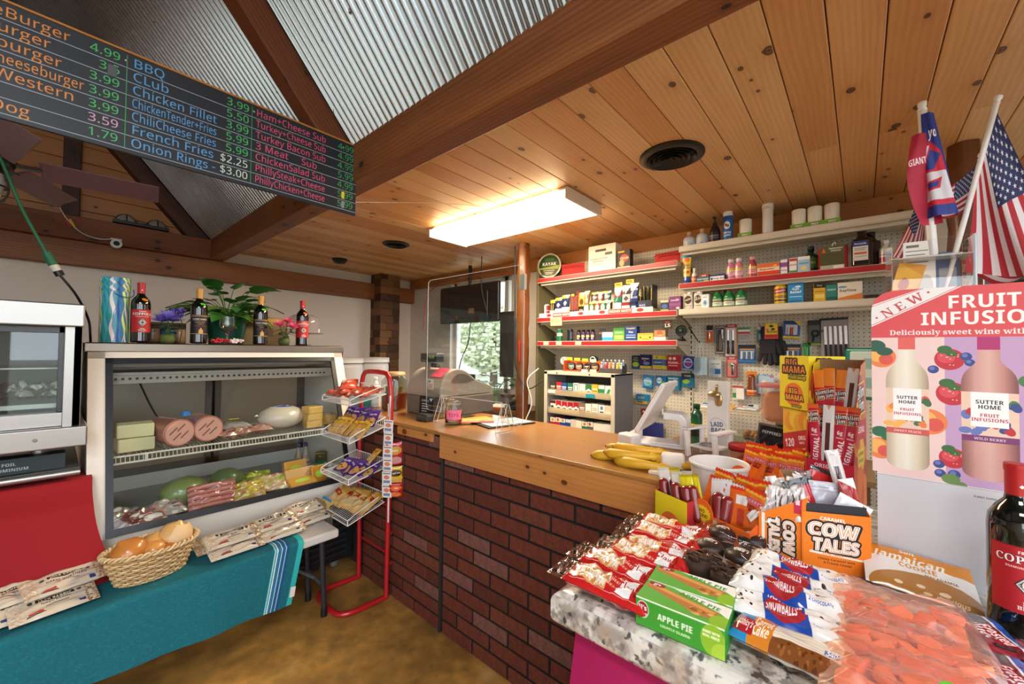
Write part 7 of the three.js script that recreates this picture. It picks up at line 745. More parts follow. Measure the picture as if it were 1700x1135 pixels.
{ const ga = art(200,320,'#27388a',[txt('yo',0.62,0.2,0.13,'#fff',{ font:'italic bold' }),['p',[0.1,0.3,0.55,0.28,0.9,0.5,0.9,0.9,0.1,0.9],'#c8203a'],['p',[0.16,0.34,0.5,0.32,0.3,0.58,0.85,0.58,0.84,0.85,0.16,0.85],'#d9d8e0'],['p',[0.5,0.36,0.72,0.42,0.52,0.56,0.36,0.55],'#27388a'],['p',[0.34,0.68,0.66,0.64,0.6,0.74,0.36,0.76],'#c8203a'],['p',[0.38,0.69,0.6,0.67,0.56,0.72,0.38,0.74],'#27388a'],['r',0,0.9,1,0.1,'#27388a']]),rb = art(60,240,'#b01c3a',[txt('GIANTS',0.5,0.3,0.1,'#f0e8ec',{ rot:-8 })]);
  const P0 = [1.75,1.665,0.166],g = G('small_flag','furled blue, white and red team flag on an upright white pole','flag',P0);M('pole',rod([0,-0.02,0],[0,0.44,-0.02],0.011,12),C('#e4e0da',0.4),g);M('finial',lathe([[0.0001,0.44],[0.012,0.44],[0.009,0.452],[0.011,0.456],[0.011,0.466],[0.0001,0.47]],14).translate(0,0,-0.02),C('#efece6',0.35),g);M('base_plate',bb(0.1,0.008,0.11,0.003).translate(0,-0.026,0),C('#d8d2c8',0.45),g);
  const cone = (r0,r1,y0,y1,a0,arc,A,k,z) => { const c = new THREE.CylinderGeometry(r1,r0,y1 - y0,30,14,true,a0,arc),p = c.attributes.position;for (let i = 0;i < p.count;i++) { const t = Math.atan2(p.getX(i),p.getZ(i)),f = 1 + 0.13 * Math.sin(t * k + p.getY(i) * 9);p.setXYZ(i,p.getX(i) * f,p.getY(i) + (y0 + y1) / 2,p.getZ(i) * f + z * (1 - (p.getY(i) / (y1 - y0) + 0.5)) * 0.04 - 0.02 * (p.getY(i) + y0) / 0.45);} c.computeVertexNormals();return fitUV(c,A);};
  const cm = (A) => phy('#ffffff',0.6,{ map:A.A.t,side:THREE.DoubleSide });M('furled_cloth',cone(0.034,0.014,0.1,0.425,WEST - 2.4,4.2,ga,5,0.4),cm(ga),g);
  const cl2 = clothGeo((u,v) => [-0.02 - 0.012 * Math.sin(u * 3 + v * 3),0.36 - v * 0.28 + 0.0 * u,-0.045 + u * 0.03 - 0.03 * Math.sin(v * 2.6) * (1 - u) + v * 0.035],10,24);M('red_flap',fitUV(cl2,rb),cm(rb),g);
}
{ const g = G('acrylic_holder','clear acrylic counter rack of leaflets and bulb packs behind the poster','display rack',[1.72,GT,0.15],WEST + 0.1);M('rack_panel',mg([bb(0.17,0.83,0.003).translate(0,0,0.05),bb(0.003,0.83,0.1).translate(-0.085,0,0),bb(0.003,0.83,0.1).translate(0.085,0,0),bb(0.17,0.004,0.1)]),clearG,g);M('rack_top',bb(0.17,0.004,0.1).translate(0,0.776,0),phy('#e9f0f2',0.1,{ transmission:0.6,thickness:0 }),g);M('edge',rod([0.085,0.03,0.05],[0.085,0.83,0.05],0.004),phy('#dfeaf0',0.08,{ transmission:0.4,thickness:0 }),g);}
for (const [l,x,y,z,w,h,bg,ops,rz] of [['white leaflet with handwritten lines standing in the acrylic rack',1.74,1.6,0.135,0.07,0.2,'#e9e2d6',[['r',0.1,0.05,0.4,0.04,'#6a6660'],...[0.14,0.2,0.26,0.32,0.38].map((q,i) => ['r',0.08,q,0.7 - 0.1 * (i % 3),0.012,'#66605c']),['e',0.7,0.72,0.22,0.2,'#c9c2b8'],['r',0.62,0.9,0.16,0.08,'#55504c']],0],['orange and yellow candy leaflet leaning at the left of the acrylic rack',1.71,1.55,0.1,0.06,0.16,'#d8901e',[['p',[0,0,1,0.2,0.7,1,0,1],'#e2a82a'],['e',0.4,0.4,0.2,0.12,'#b8501c'],['e',0.6,0.7,0.22,0.1,'#a83a1c'],['e',0.3,0.8,0.16,0.08,'#f0cc4a']],-0.25],['blue and grey bulb carton standing in the acrylic rack',1.745,1.54,0.195,0.05,0.24,'#3a5678',[['r',0.14,0.2,0.72,0.6,'#8e8e92'],['r',0.14,0.84,0.72,0.03,'#b8c2cc']],0],['brown card standing at the left edge of the acrylic rack',1.75,1.56,0.085,0.05,0.15,'#b39a80',[],0]]) { const a = art(w * 900,h * 900,bg,ops),o = flat('leaflet',w,h,a,null);at(o,x,y,z,WEST + 0.05,-0.04,rz);tag(o,l,'leaflet');}
// ---------- deli display case ----------
const DX0 = 0.11,DX1 = 1.275,DT = 1.365;
{
  const g = G('deli_case','white and steel refrigerated deli case with slanted glass front','display case',[0.69,0,-2.75]);const Q = (q) => q.translate(-0.69,0,2.75),wh = phy('#e4dccf',0.35),gask = C('#1b1c20',0.35),inn = C('#d9d6cf',0.45);
  const side = new THREE.Shape([V2(2.35,0.44),V2(2.35,0.54),V2(2.64,1.335),V2(3.15,1.335),V2(3.15,0.44)]);// z is -x here
  for (const x of [DX0,DX1 - 0.03]) M('side_wall',Q(new THREE.ExtrudeGeometry(side,{ depth:0.03,bevelEnabled:false }).rotateY(PI / 2).translate(x,0,0)),wh,g);
  M('base',Q(box(DX0,DX1,0.06,0.44,-3.15,-2.42)),C('#17171a',0.5),g);M('louver',Q(mg(Array.from({ length:9 },(_,i) => box(DX0 + 0.05,DX1 - 0.05,0.1 + i * 0.036,0.115 + i * 0.036,-2.42,-2.408,0.001)))),C('#2b2b2f',0.4),g);M('front_apron',Q(box(DX0,DX1,0.43,0.565,-2.42,-2.345,0.004)),wh,g);
  for (const x of [DX0 + 0.05,DX1 - 0.08]) M('leg',Q(cyl(0.02,0.025,0.06).translate(x,0,-2.5)),greyP,g);
  M('case_floor',Q(box(DX0 + 0.03,DX1 - 0.03,0.52,0.545,-3.13,-2.37)),C('#8a8884',0.35),g);M('back_wall',Q(mg([box(DX0 + 0.03,DX1 - 0.03,0.54,0.62,-3.15,-3.12),box(DX0 + 0.03,DX1 - 0.03,1.2,1.335,-3.15,-3.12)])),inn,g);
  for (const [a,b] of [[DX0 + 0.03,0.7],[0.68,DX1 - 0.03]]) { const d = M('rear_door',Q(mg([box(a,a + 0.05,0.62,1.2,-3.14,-3.12),box(b - 0.05,b,0.62,1.2,-3.14,-3.12),box(a,b,1.16,1.2,-3.14,-3.12),box(a,b,0.62,0.66,-3.14,-3.12)])),C('#5d5248',0.5),g);M('door_glass',Q(box(a + 0.05,b - 0.05,0.66,1.16,-3.132,-3.128,0.0005)),phy('#cfc8bc',0.25,{ transmission:0.75,thickness:0 }),d);}
  const tp = M('top_slab',Q(box(DX0 - 0.012,DX1 + 0.012,1.325,DT,-3.17,-2.61,0.004)),std('#857b70',0.32,{ metalness:0.7 }),g);
  M('air_duct',Q(mg([box(DX0 + 0.04,DX1 - 0.04,1.21,1.225,-3.0,-2.66),box(DX0 + 0.04,DX1 - 0.04,1.17,1.21,-2.68,-2.665),box(DX0 + 0.04,DX1 - 0.04,1.25,1.325,-2.75,-2.7)])),C('#a79c90',0.4),g);M('duct_grille',Q(mg(Array.from({ length:40 },(_,i) => box(0.2 + i * 0.025,0.21 + i * 0.025,1.19,1.2,-2.66,-2.655,0.0005)))),blackP,g);
  // slanted front: plane through (y .565,z -2.345) and (y 1.325,z -2.62)
  const sl = (y) => -2.352 - (y - 0.565) / (1.325 - 0.565) * 0.276,barX = (y0,y1,x0,x1,t,o = 0) => { const z0 = sl(y0),z1 = sl(y1),q = new THREE.BufferGeometry();const n = [0,0.34 * t,0.94 * t];const P = [[x0,y0,z0 + o],[x1,y0,z0 + o],[x1,y1,z1 + o],[x0,y1,z1 + o]];const f = P.map((p) => [p[0],p[1] + n[1],p[2] + n[2]]);const quad = (a,b,c,d) => [a,b,c,a,c,d].flat();q.setAttribute('position',new THREE.Float32BufferAttribute([...quad(f[0],f[1],f[2],f[3]),...quad(P[1],P[0],P[3],P[2]),...quad(P[0],P[1],f[1],f[0]),...quad(P[1],P[2],f[2],f[1]),...quad(P[2],P[3],f[3],f[2]),...quad(P[3],P[0],f[0],f[3])],3));q.setAttribute('uv',new THREE.Float32BufferAttribute(new Array(72).fill(0),2));q.computeVertexNormals();return q;};
  M('front_frame',Q(mg([barX(0.555,1.33,DX0,DX0 + 0.055,0.012),barX(0.555,1.33,DX1 - 0.055,DX1,0.012),barX(1.29,1.33,DX0,DX1,0.012)])),wh,g);
  M('gasket',Q(mg([barX(0.56,1.29,DX0 + 0.055,DX0 + 0.08,0.014),barX(0.56,1.29,DX1 - 0.08,DX1 - 0.055,0.014),barX(1.268,1.292,DX0 + 0.055,DX1 - 0.055,0.014),barX(0.556,0.585,DX0 + 0.055,DX1 - 0.055,0.016)])),gask,g);
  M('front_glass',Q(barX(0.58,1.27,DX0 + 0.07,DX1 - 0.07,0.005)),phy('#f6fafa',0.015,{ transmission:1,thickness:0,ior:1.33 }),g);
  const wm = C('#ddd6c6',0.4);M('wire_shelf',Q(mg([rod([DX0 + 0.04,0.862,-2.475],[DX1 - 0.04,0.862,-2.475],0.0045),rod([DX0 + 0.04,0.832,-2.472],[DX1 - 0.04,0.832,-2.472],0.0045),rod([DX0 + 0.04,0.855,-3.0],[DX1 - 0.04,0.855,-3.0],0.004),...[0.3,0.62,0.9].map((x) => rod([x,0.862,-2.47],[x,0.83,-2.47],0.006)),...Array.from({ length:72 },(_,i) => wire([[DX0 + 0.045 + i * 0.015,0.834,-2.47],[DX0 + 0.045 + i * 0.015,0.856,-2.478],[DX0 + 0.045 + i * 0.015,0.856,-3.0]],0.0016,5))])),wm,g);
  M('cable',Q(tube([[0.3,1.2,-2.9],[0.38,1.0,-2.95],[0.45,0.86,-2.98]],0.005,16)),blackP,g);
}
{ const cl2 = clothGeo((u,v) => { const s = u * 1.5 - 0.17;let x = DX0 - 0.014 + s,y = DT + 0.003;if (s < 0) { x = DX0 - 0.018 - 0.004 * Math.sin(v * 14);y = DT + 0.002 + s;} else if (s > 1.195) { x = DX1 + 0.018 + 0.004 * Math.sin(v * 12);y = DT + 0.002 - (s - 1.195) * 1.2;} return [x,y,-3.1 + v * 0.47];},90,16);tag(M('table_runner',cl2,phy('#8a2140',0.8,{ sheen:0.4,sheenColor:new THREE.Color('#d86a8c') })),'wine red cloth runner lying over the deli case top','tablecloth');}
// food in the case
const dFood = (name,label,cat,geo,mat,x,y,z,ry = 0,group) => { const o = M(name,geo,mat);at(o,x,y,z,ry);return tag(o,label,cat,group);};
const SH = 0.866,FL = 0.547,filmC2 = phy('#ffffff',0.1,{ transmission:0.92,thickness:0,ior:1.35 });
{ const a = art(110,70,'#d8cf9c',[['r',0,0.8,1,0.05,'#a89a60']]);const b = ['plain cream cheese block, lower of the two at the left of the shelf','plain cream cheese block, upper of the two at the left of the shelf'];for (let i = 0;i < 2;i++) dFood('cheese_block',b[i],'cheese',bb(0.13,0.062,0.1,0.006),phy('#dccf9e',0.3,{ clearcoat:0.4 }),0.27,SH + i * 0.064,-2.58,0.06 - i * 0.1);
  for (const [i,x,z,ry,l] of [[0,0.4,-2.6,0.25,'round boiled ham log with seamed cut face, left of the two'],[1,0.535,-2.63,0.1,'round boiled ham log with seamed cut face, right of the two']]) { const g = G('ham_log',l,'ham',[x,SH + 0.067,z],ry);const ha = art(150,150,'#c98a78',[['e',0.5,0.5,0.5,0.5,'#b86a5c'],['e',0.5,0.5,0.46,0.46,'#d6a08c'],...[[0.3,0.4],[0.55,0.3],[0.42,0.62],[0.66,0.58]].map(([q,w]) => ['l',[q - 0.12,w + 0.12,q + 0.1,w - 0.1],0.045,'#7a4a44'])]);M('meat',lathe([[0.0001,-0.12],[0.05,-0.118],[0.064,-0.1],[0.066,0.09],[0.064,0.096],[0.0001,0.096]],28).rotateX(PI / 2),phy('#b9786a',0.25,{ clearcoat:0.6 }),g);M('cut_face',fitUV(new THREE.CircleGeometry(0.0635,28).translate(0,0,0.0968),ha),pmat(ha,'gloss'),g);}
  dFood('plastic_lid','bright blue plastic cap lying on top of the ham logs','lid',cyl(0.022,0.018,0.022),C('#2a7ac0',0.35),0.47,SH + 0.128,-2.66);
  { const t = G('deli_tray','clear domed tray with yellow label beside the ham logs','food tray',[0.69,SH,-2.68]);M('dome',pillowGeo(0.15,0.13,0.08,null,{ sd:3 }).rotateX(-PI / 2).translate(0,0.04,0),phy('#d8d2cc',0.1,{ transmission:0.6,thickness:0 }),t);M('label',bx(0.05,0.002,0.03).translate(0,0.082,0),C('#c9c84a',0.5),t);M('contents',bb(0.1,0.03,0.08,0.01).translate(0,0.008,0),C('#b98a7c',0.5),t);}
  for (const [i,x,z,l] of [[0,0.66,-2.56,'loose clear packet of sliced pink meat in front of the domed tray'],[1,0.78,-2.6,'loose clear packet of sliced meat left of the big white roll']]) { const pa = art(120,90,'#b98a7c',Array.from({ length:30 },(_,k) => ['e',hash(k,i),hash(k,i + 2),0.12,0.07,['#c99a88','#a87468','#d8c0b0','#8e5c54'][k % 4]]));dFood('meat_packet',l,'meat packet',pillowGeo(0.16,0.12,0.045,pa,{ sd:i + 1,wr:0.6 }).rotateX(-PI / 2).translate(0,0.024,0),pmat(pa,'film'),x,SH,z,0.3 - i * 0.5);}
  { const g = G('turkey_roll','large smooth cream turkey breast with blue label on top','turkey',[0.93,SH,-2.66]);M('meat',new THREE.SphereGeometry(1,36,24).scale(0.13,0.07,0.1).translate(0,0.068,0),phy('#d8c8b4',0.28,{ clearcoat:0.5 }),g);const la = art(100,60,'#cfd0d6',[['e',0.5,0.5,0.45,0.42,'#3f5a9c'],['r',0.3,0.4,0.4,0.18,'#e8d8b0']]);M('label',fitUV(new THREE.SphereGeometry(1,20,8,0,7,0,0.55).scale(0.131,0.0708,0.101).translate(0,0.068,0),la),pmat(la),g);M('tie',lathe([[0.006,0],[0.012,0.02],[0.0001,0.024]],10).rotateZ(1.1).translate(-0.13,0.085,0.02),steel,g);}
  [['yellow cheese block, bottom of the stack of three',1.08,0,-2.58],['yellow cheese block, middle of the stack of three',1.08,1,-2.58],['yellow cheese block, top of the stack of three',1.078,2,-2.58]].forEach(([l,x,k,z]) => dFood('cheese_block',l,'cheese',bb(0.09,0.042,0.09,0.004),phy('#dcae5c',0.35,{ clearcoat:0.3 }),x,SH + k * 0.0425,z,0.1 * k - 0.1));
  dFood('cheese_block','large yellow cheese block right of the stack','cheese',bb(0.1,0.062,0.09,0.005),phy('#d8a850',0.35,{ clearcoat:0.3 }),1.185,SH,-2.63);dFood('cheese_block','second large cheese block behind at the right end of the shelf','cheese',bb(0.08,0.065,0.08,0.005),phy('#cf9c48',0.35,{ clearcoat:0.3 }),1.19,SH,-2.74);
  dFood('juice_carton','purple juice carton at the back of the case shelf','carton',bb(0.08,0.1,0.06,0.006),C('#54397c',0.4),1.12,SH,-2.86);
}
for (const [i,x,z,s,l] of [[0,0.46,-2.6,0.085,'wrapped green lettuce head, larger one on the case floor'],[1,0.66,-2.68,0.075,'wrapped green lettuce head, further back on the case floor']]) { const q = new THREE.IcosahedronGeometry(1,5),p = q.attributes.position;for (let k = 0;k < p.count;k++) { const v = V(p.getX(k),p.getY(k),p.getZ(k)),f = 1 + 0.16 * (Math.abs(fbm(v.x * 2.3 + i * 7,v.y * 3 + v.z * 2,3) - 0.5) * 2 - 0.3);v.multiplyScalar(f);p.setXYZ(k,v.x * s * 1.15,v.y * s * 0.85,v.z * s);} const h = mergeVertices(q);h.deleteAttribute('normal');h.computeVertexNormals();const g = G('lettuce',l,'lettuce',[x,FL + s * 0.86,z]);M('head',h,phy(i ? '#5d7446' :'#7d8c4c',0.35,{ clearcoat:0.7,clearcoatRoughness:0.15 }),g);}
{ const pa = art(200,130,'#b5605a',[...Array.from({ length:22 },(_,i) => ['r',0,i / 22,1,0.018,['#d8a494','#8e3c38','#c9847a','#e8cfc0'][i % 4]])]);dFood('bacon_pack','wide clear pack of striped sliced bacon','bacon',pillowGeo(0.2,0.13,0.09,pa,{ sd:5,px:5,wr:0.3,cr:0.05 }).rotateX(-0.6).translate(0,0.06,0),pmat(pa,'film'),0.555,FL,-2.47,-0.05);}
for (const [i,x,z,w,l] of [[0,0.28,-2.43,0.17,'clear packet of dark sliced meat with white price label'],[1,0.22,-2.52,0.15,'silver clear packet at the left end of the case floor'],[2,0.38,-2.5,0.15,'crumpled clear packet left of the bacon'],[3,0.71,-2.46,0.14,'clear bag of chicken pieces with yellow print right of the bacon'],[4,0.84,-2.5,0.16,'clear bag of sliced chicken with green label in the middle'],[5,0.79,-2.64,0.15,'green and yellow salad bag behind the chicken bags'],[6,1.15,-2.5,0.1,'pale clear fish packet at the right end of the case floor']]) { const cs = [['#8a5a54','#c9b4ac','#6a3c38','#e4dcd6'],['#9c9490','#cfc8c4','#b8746c','#e8e4e0'],['#a89c96','#d8d2cc','#7a6a66','#c28a80'],['#c9a25a','#d8b88a','#e0cf3c','#b87c4c'],['#d8b48c','#e4ccb0','#c99a6c','#b8c83c'],['#8fa03c','#c9c040','#5a7a3c','#e4d85a'],['#cfc6ba','#e4ded4','#b8ac9c','#d8d0c4']][i],pa = art(120,90,cs[0],[...Array.from({ length:40 },(_,k) => ['e',hash(k,i + 30),hash(k,i + 50),0.1,0.06,cs[k % 4]]),...(i === 0 ? [['r',0.5,0.45,0.42,0.36,'#ece6e2'],['r',0.55,0.52,0.3,0.05,'#c05a50']] :i === 4 ? [['r',0.4,0.3,0.4,0.14,'#b9cf3a']] :[])]);dFood('meat_packet',l,'food packet',pillowGeo(w,0.12,0.05,pa,{ sd:i + 4,wr:0.5 }).rotateX(-PI / 2 + (i > 2 ? 0.5 :0.25)).translate(0,i > 2 ? 0.05 :0.035,0),pmat(pa,'film'),x,FL,z,0.2 - 0.1 * i);}
for (const [x,y,z,w,h,t,rx,c,lab,l] of [[0.99,0.62,-2.6,0.13,0.1,0.035,-0.15,'#dc9c3c',1,'orange cheese wedge pack with green oval label standing at the back'],[0.98,FL + 0.03,-2.5,0.17,0.09,0.05,-0.5,'#d8a468',0,'pale cheese block pack lying in front of the labelled wedge'],[1.07,FL + 0.055,-2.46,0.085,0.1,0.03,-0.25,'#d68e2c',1,'orange cheese slab with green label, standing at the front right'],[0.97,FL + 0.02,-2.44,0.15,0.07,0.035,-1.1,'#dc9a3c',1,'flat orange cheese pack with green stripe label lying in front']]) { const g = G('cheese_pack',l,'cheese',[x,y,z],0.05);M('cheese',bx(w,h,t,0.006),phy(c,0.3,{ clearcoat:0.5 }),g);if (lab) M('green_label',new THREE.CylinderGeometry(0.5,0.5,0.0012,28).rotateX(PI / 2).scale(w * 0.55,h * 0.42,1).translate(0,0,t / 2 + 0.0006),C('#b4d64c',0.5),g);g.rotation.set(rx,0.05,0,'YXZ');g.position.y = Math.max(y,FL + (h * Math.cos(rx) + t * Math.sin(-rx)) / 2);}
for (const [i,x,l] of [[0,1.08,'small capped sauce bottle at the back right of the case floor, left one'],[1,1.125,'small capped sauce bottle at the back right of the case floor, right one']]) bottle('sauce_bottle',l,'bottle',[x,FL,-2.78],bot(0.022,0.16,0.04,0.01,0.02),'#a8937c',[0.012,0.158,0.022,'#5a4a7c'],[0.0222,0.03,0.08,5,'#d8c8a8',[['r',0,0.4,1,0.2,'#8a5a3c']]],0);
bottle('pickle_jar','green labelled jar at the right end of the case floor','jar',[1.19,FL,-2.7],can(0.036,0.11,0.01,0.85),'#5c4a2c',[0.034,0.108,0.014,'#8a7a3c'],[0.0363,0.02,0.075,5,'#2f7a44',[['r',0,0.4,1,0.15,'#e0d8b8']]],0);
// ---------- on the case top ----------
const TOP = DT + 0.0045;
{ const a = art(420,340,'#1c8aa8',[(q,W,H) => { const cs = ['#2aa6b4','#e9d8d4','#1f6fae','#b9d84a','#1c9c94','#2456a0','#e6c9c4','#45b8c0','#17809c','#d4e878'];for (let k = 0;k < 30;k++) { const x0 = k / 30 * W;q.fillStyle = cs[(k * 7) % 10];q.beginPath();const wd = W / 30 * (0.5 + 0.7 * hash(k,4));for (let y = 0;y <= H;y += 6) q.lineTo(x0 + 7 * Math.sin(y * 0.035 + k * 2.1),y);for (let y = H;y >= 0;y -= 6) q.lineTo(x0 + wd + 7 * Math.sin(y * 0.035 + k * 2.1 + 0.9),y);q.fill();} }]);
  const g = G('gift_tube','tall round gift box with wavy blue, green and pink stripes','gift box',[0.2,TOP,-2.74],0.1);M('tube_body',bandGeo(0.053,0,0.262,6.28,a),pmat(a,'gloss'),g);M('tube_base',cyl(0.0525,0.0525,0.004),C('#1c7a98'),g);M('tube_lid',mg([bandGeo(0.0555,0.245,0.312,6.28,a),fitUV(new THREE.CircleGeometry(0.0555,30).rotateX(-PI / 2).translate(0,0.312,0),a)]),pmat(a,'gloss'),g);M('cord_handle',tube([[-0.012,0.235,0.055],[0.01,0.222,0.062],[0.04,0.22,0.052],[0.062,0.235,0.03],[0.062,0.262,0.02]],0.0022,24),C('#1c4f8a',0.6),g);}
wine('red labelled wine bottle beside the striped gift box',[0.292,TOP,-2.72],0.1,true,'#f0922a','15.99');wine('black labelled gold capped wine bottle between the purple flower and the potted plant',[0.527,TOP,-2.72],0.05,false,'#5ad030','9');wine('black labelled gold capped wine bottle right of the potted plant',[0.842,TOP,-2.78],-0.05,false,'#5ad030','9');wine('red labelled wine bottle at the right end, before the glass dome',[1.105,TOP,-2.83],-0.1,true,'#f0702a','15.99');
function leafGeo(L,W,bend,n = 10) { const g = new THREE.PlaneGeometry(1,1,6,n),p = g.attributes.position;for (let i = 0;i < p.count;i++) { const t = p.getY(i) + 0.5,s = p.getX(i) * 2,w = W * Math.pow(Math.sin(PI * Math.pow(t,0.62)),0.8) * (1 - 0.25 * t);p.setXYZ(i,s * w,-bend * t * t * L - 0.12 * W * (1 - s * s) - 0.02 * L * Math.sin(t * 9 + s),t * L);} g.computeVertexNormals();return g;}
const leafM = ['#2c6a22','#3f7f2a','#245a20','#6a9434'].map((c) => phy(c,0.42,{ transmission:0.25,thickness:0,side:THREE.DoubleSide }));
function plantLeaves(g,list,y0) { for (const [az,el,L,st,k] of list) { const d = V(Math.sin(az) * Math.cos(el),Math.sin(el),Math.cos(az) * Math.cos(el)),b = d.clone().multiplyScalar(st).add(V(0,y0,0));M('stem',tube([[0,y0 - 0.02,0],[b.x * 0.5,y0 + st * 0.5 * Math.max(0.3,Math.sin(el)) + 0.02,b.z * 0.5],b.toArray()],0.002,10,5),C('#4a7a2c',0.5),g);const m = M('leaf',leafGeo(L,L * 0.36,0.45),leafM[k],g);m.position.copy(b);m.rotation.set(-Math.max(-0.2,el * 0.6 - 0.1),az,0.3 * Math.sin(az * 5),'YXZ');} }
{ const g = G('potted_plant','leafy pothos in a dark green pot behind the wine bottles','potted plant',[0.71,TOP,-2.96]);M('pot',lathe([[0.0001,0],[0.085,0],[0.088,0.004],[0.108,0.14],[0.118,0.142],[0.118,0.158],[0.104,0.158],[0.1,0.14],[0.0001,0.135]],40),PL('#0f5a46'),g);M('soil',new THREE.CircleGeometry(0.101,24).rotateX(-PI / 2).translate(0,0.14,0),C('#2a1c12',0.95),g);
  const L = [];for (let i = 0;i < 72;i++) L.push([i * 2.4 + 0.4 * hash(i,1),0.0 + 1.1 * hash(i,2),0.07 + 0.06 * hash(i,3),0.05 + 0.16 * hash(i,5),i % 4]);L.push([-0.9,1.2,0.15,0.2,0],[0.9,0.95,0.17,0.22,0],[-1.6,0.45,0.15,0.16,3],[1.4,0.55,0.15,0.18,1],[0.3,1.25,0.13,0.2,1]);plantLeaves(g,L,0.15);}
function daisy(name,label,p,col,heads,pot) { const g = G(name,label,'flowers',p);M('holder',lathe([[0.0001,0],[0.028,0],[0.034,0.02],[0.03,0.045],[0.0001,0.05]],18),C(pot,0.8),g);for (const [x,y,z,r] of heads) { M('stem',tube([[0,0.04,0],[x * 0.4,y * 0.6,z * 0.4],[x,y,z]],0.003,10,5),C('#3c6a2c',0.6),g);const f = [];for (let ring = 0;ring < 2;ring++) for (let k = 0;k < 15;k++) f.push(leafGeo(r * (1 - 0.2 * ring),r * 0.13,-0.15 - 0.35 * ring,5).rotateX(-0.12 - 0.3 * ring).rotateY(k / 15 * 2 * PI + ring * 0.2));M('petals',mg(f).rotateX(0.35).translate(x,y,z),std(col,0.6,{ side:THREE.DoubleSide }),g);M('flower_heart',new THREE.SphereGeometry(r * 0.2,12,8).scale(1,0.6,1).translate(x,y + 0.006,z + 0.004),C(col === '#7a6ad0' ? '#5a44a8' :'#c8406a',0.7),g);} for (let k = 0;k < 9;k++) { const m = M('leaf',leafGeo(0.055,0.02,0.4,6),leafM[k % 3],g);m.position.set(0.008 * Math.sin(k * 2.4),0.055 + 0.006 * k,0.008 * Math.cos(k * 2.4));m.rotation.set(-0.2,k * 2.4,0,'YXZ');} return g;}
daisy('flower_bunch','purple daisy flower in a small mossy green holder',[0.4,TOP,-2.74],'#7a6ad0',[[0,0.13,0.01,0.062],[0.025,0.12,-0.025,0.05],[-0.025,0.115,-0.01,0.045]],'#5a6a2c');daisy('flower_bunch','pink daisy flowers in a small mossy green holder',[0.985,TOP,-2.8],'#d8507c',[[-0.035,0.125,0.015,0.05],[0.02,0.15,0,0.045],[0.045,0.115,0.02,0.05]],'#4a5a2c');
{ const g = G('flower_sprig','dark purple flower sprig beside the potted plant','flowers',[0.47,TOP,-2.86]);M('stem',tube([[0,0,0],[0.01,0.1,0],[-0.01,0.17,0.01]],0.002,12,5),C('#3c5a2c'),g);for (let k = 0;k < 22;k++) M('blossom',new THREE.IcosahedronGeometry(0.0095,1),C(k % 2 ? '#42307a' :'#54409a',0.7),g).position.set(-0.012 + 0.032 * Math.sin(k * 2.4) * Math.sqrt(k / 22),0.17 + 0.02 * Math.cos(k * 1.7),0.02 * Math.cos(k * 2.4));}
for (const [l,x,w,c] of [['blue patterned mug behind the purple flower',0.425,0.034,'#3c6a9c'],['brown woven keepsake basket behind the first wine bottle',0.36,0.036,'#8a6a48'],['small tan figurine vase left of the second wine bottle',0.475,0.028,'#a8825c']]) tag(M('ornament',lathe([[0.0001,0],[w * 0.8,0],[w,0.02],[w * 0.95,0.075],[w * 0.85,0.085],[w * 0.8,0.07],[0.0001,0.06]],20),PL(c)),l,'ornament').position.set(x,TOP,-2.9);
{ const o = carton('storage_box',0.3,0.19,0.14,{ front:['#8a744c',[['r',0.05,0.06,0.9,0.22,'#b8963c'],['r',0.3,0.4,0.4,0.3,'#6a5638']]],side:'#6a5638' });at(o,0.93,TOP,-3.08);tag(o,'tan and gold storage box behind the wine bottles and pink flowers','box');const o2 = carton('storage_box',0.2,0.12,0.12,{ front:['#6a5236',[['r',0,0.1,1,0.1,'#3a2a1c']]],side:'#54402a' });at(o2,0.42,TOP,-3.05);tag(o2,'brown storage box behind the purple flower','box');}
{ const g = G('wine_glass','empty clear wine glass in front of the potted plant','wine glass',[0.655,TOP,-2.71]);M('glass',lathe([[0.0001,0.002],[0.03,0],[0.031,0.002],[0.006,0.006],[0.0045,0.02],[0.0045,0.055],[0.012,0.065],[0.032,0.085],[0.038,0.11],[0.034,0.155],[0.0325,0.155],[0.036,0.11],[0.03,0.088],[0.01,0.069],[0.0001,0.066]],32),phy('#ffffff',0.02,{ transmission:1,thickness:0.002,ior:1.45 }),g);}
for (const [l,x,c,w] of [['cluster of red decorative berries at the foot of the wine glass',0.615,'#b5202a',0.04],['cluster of white decorative berries right of the red berries',0.69,'#e4d4cc',0.03]]) { const g = G('berry_sprig',l,'decoration',[x,TOP,-2.675]);const sp = new THREE.IcosahedronGeometry(0.0068,1),m = C(c,0.35);for (let k = 0;k < 26;k++) M('berry',sp,m,g).position.set(w * (hash(k,1) - 0.5) * 2,0.007 + 0.026 * hash(k,2) * (1 - 0.3 * hash(k,7)),0.024 * (hash(k,3) - 0.5));M('twig',rod([-w,0.005,0],[w,0.012,0],0.002),C('#4a3a24'),g);}
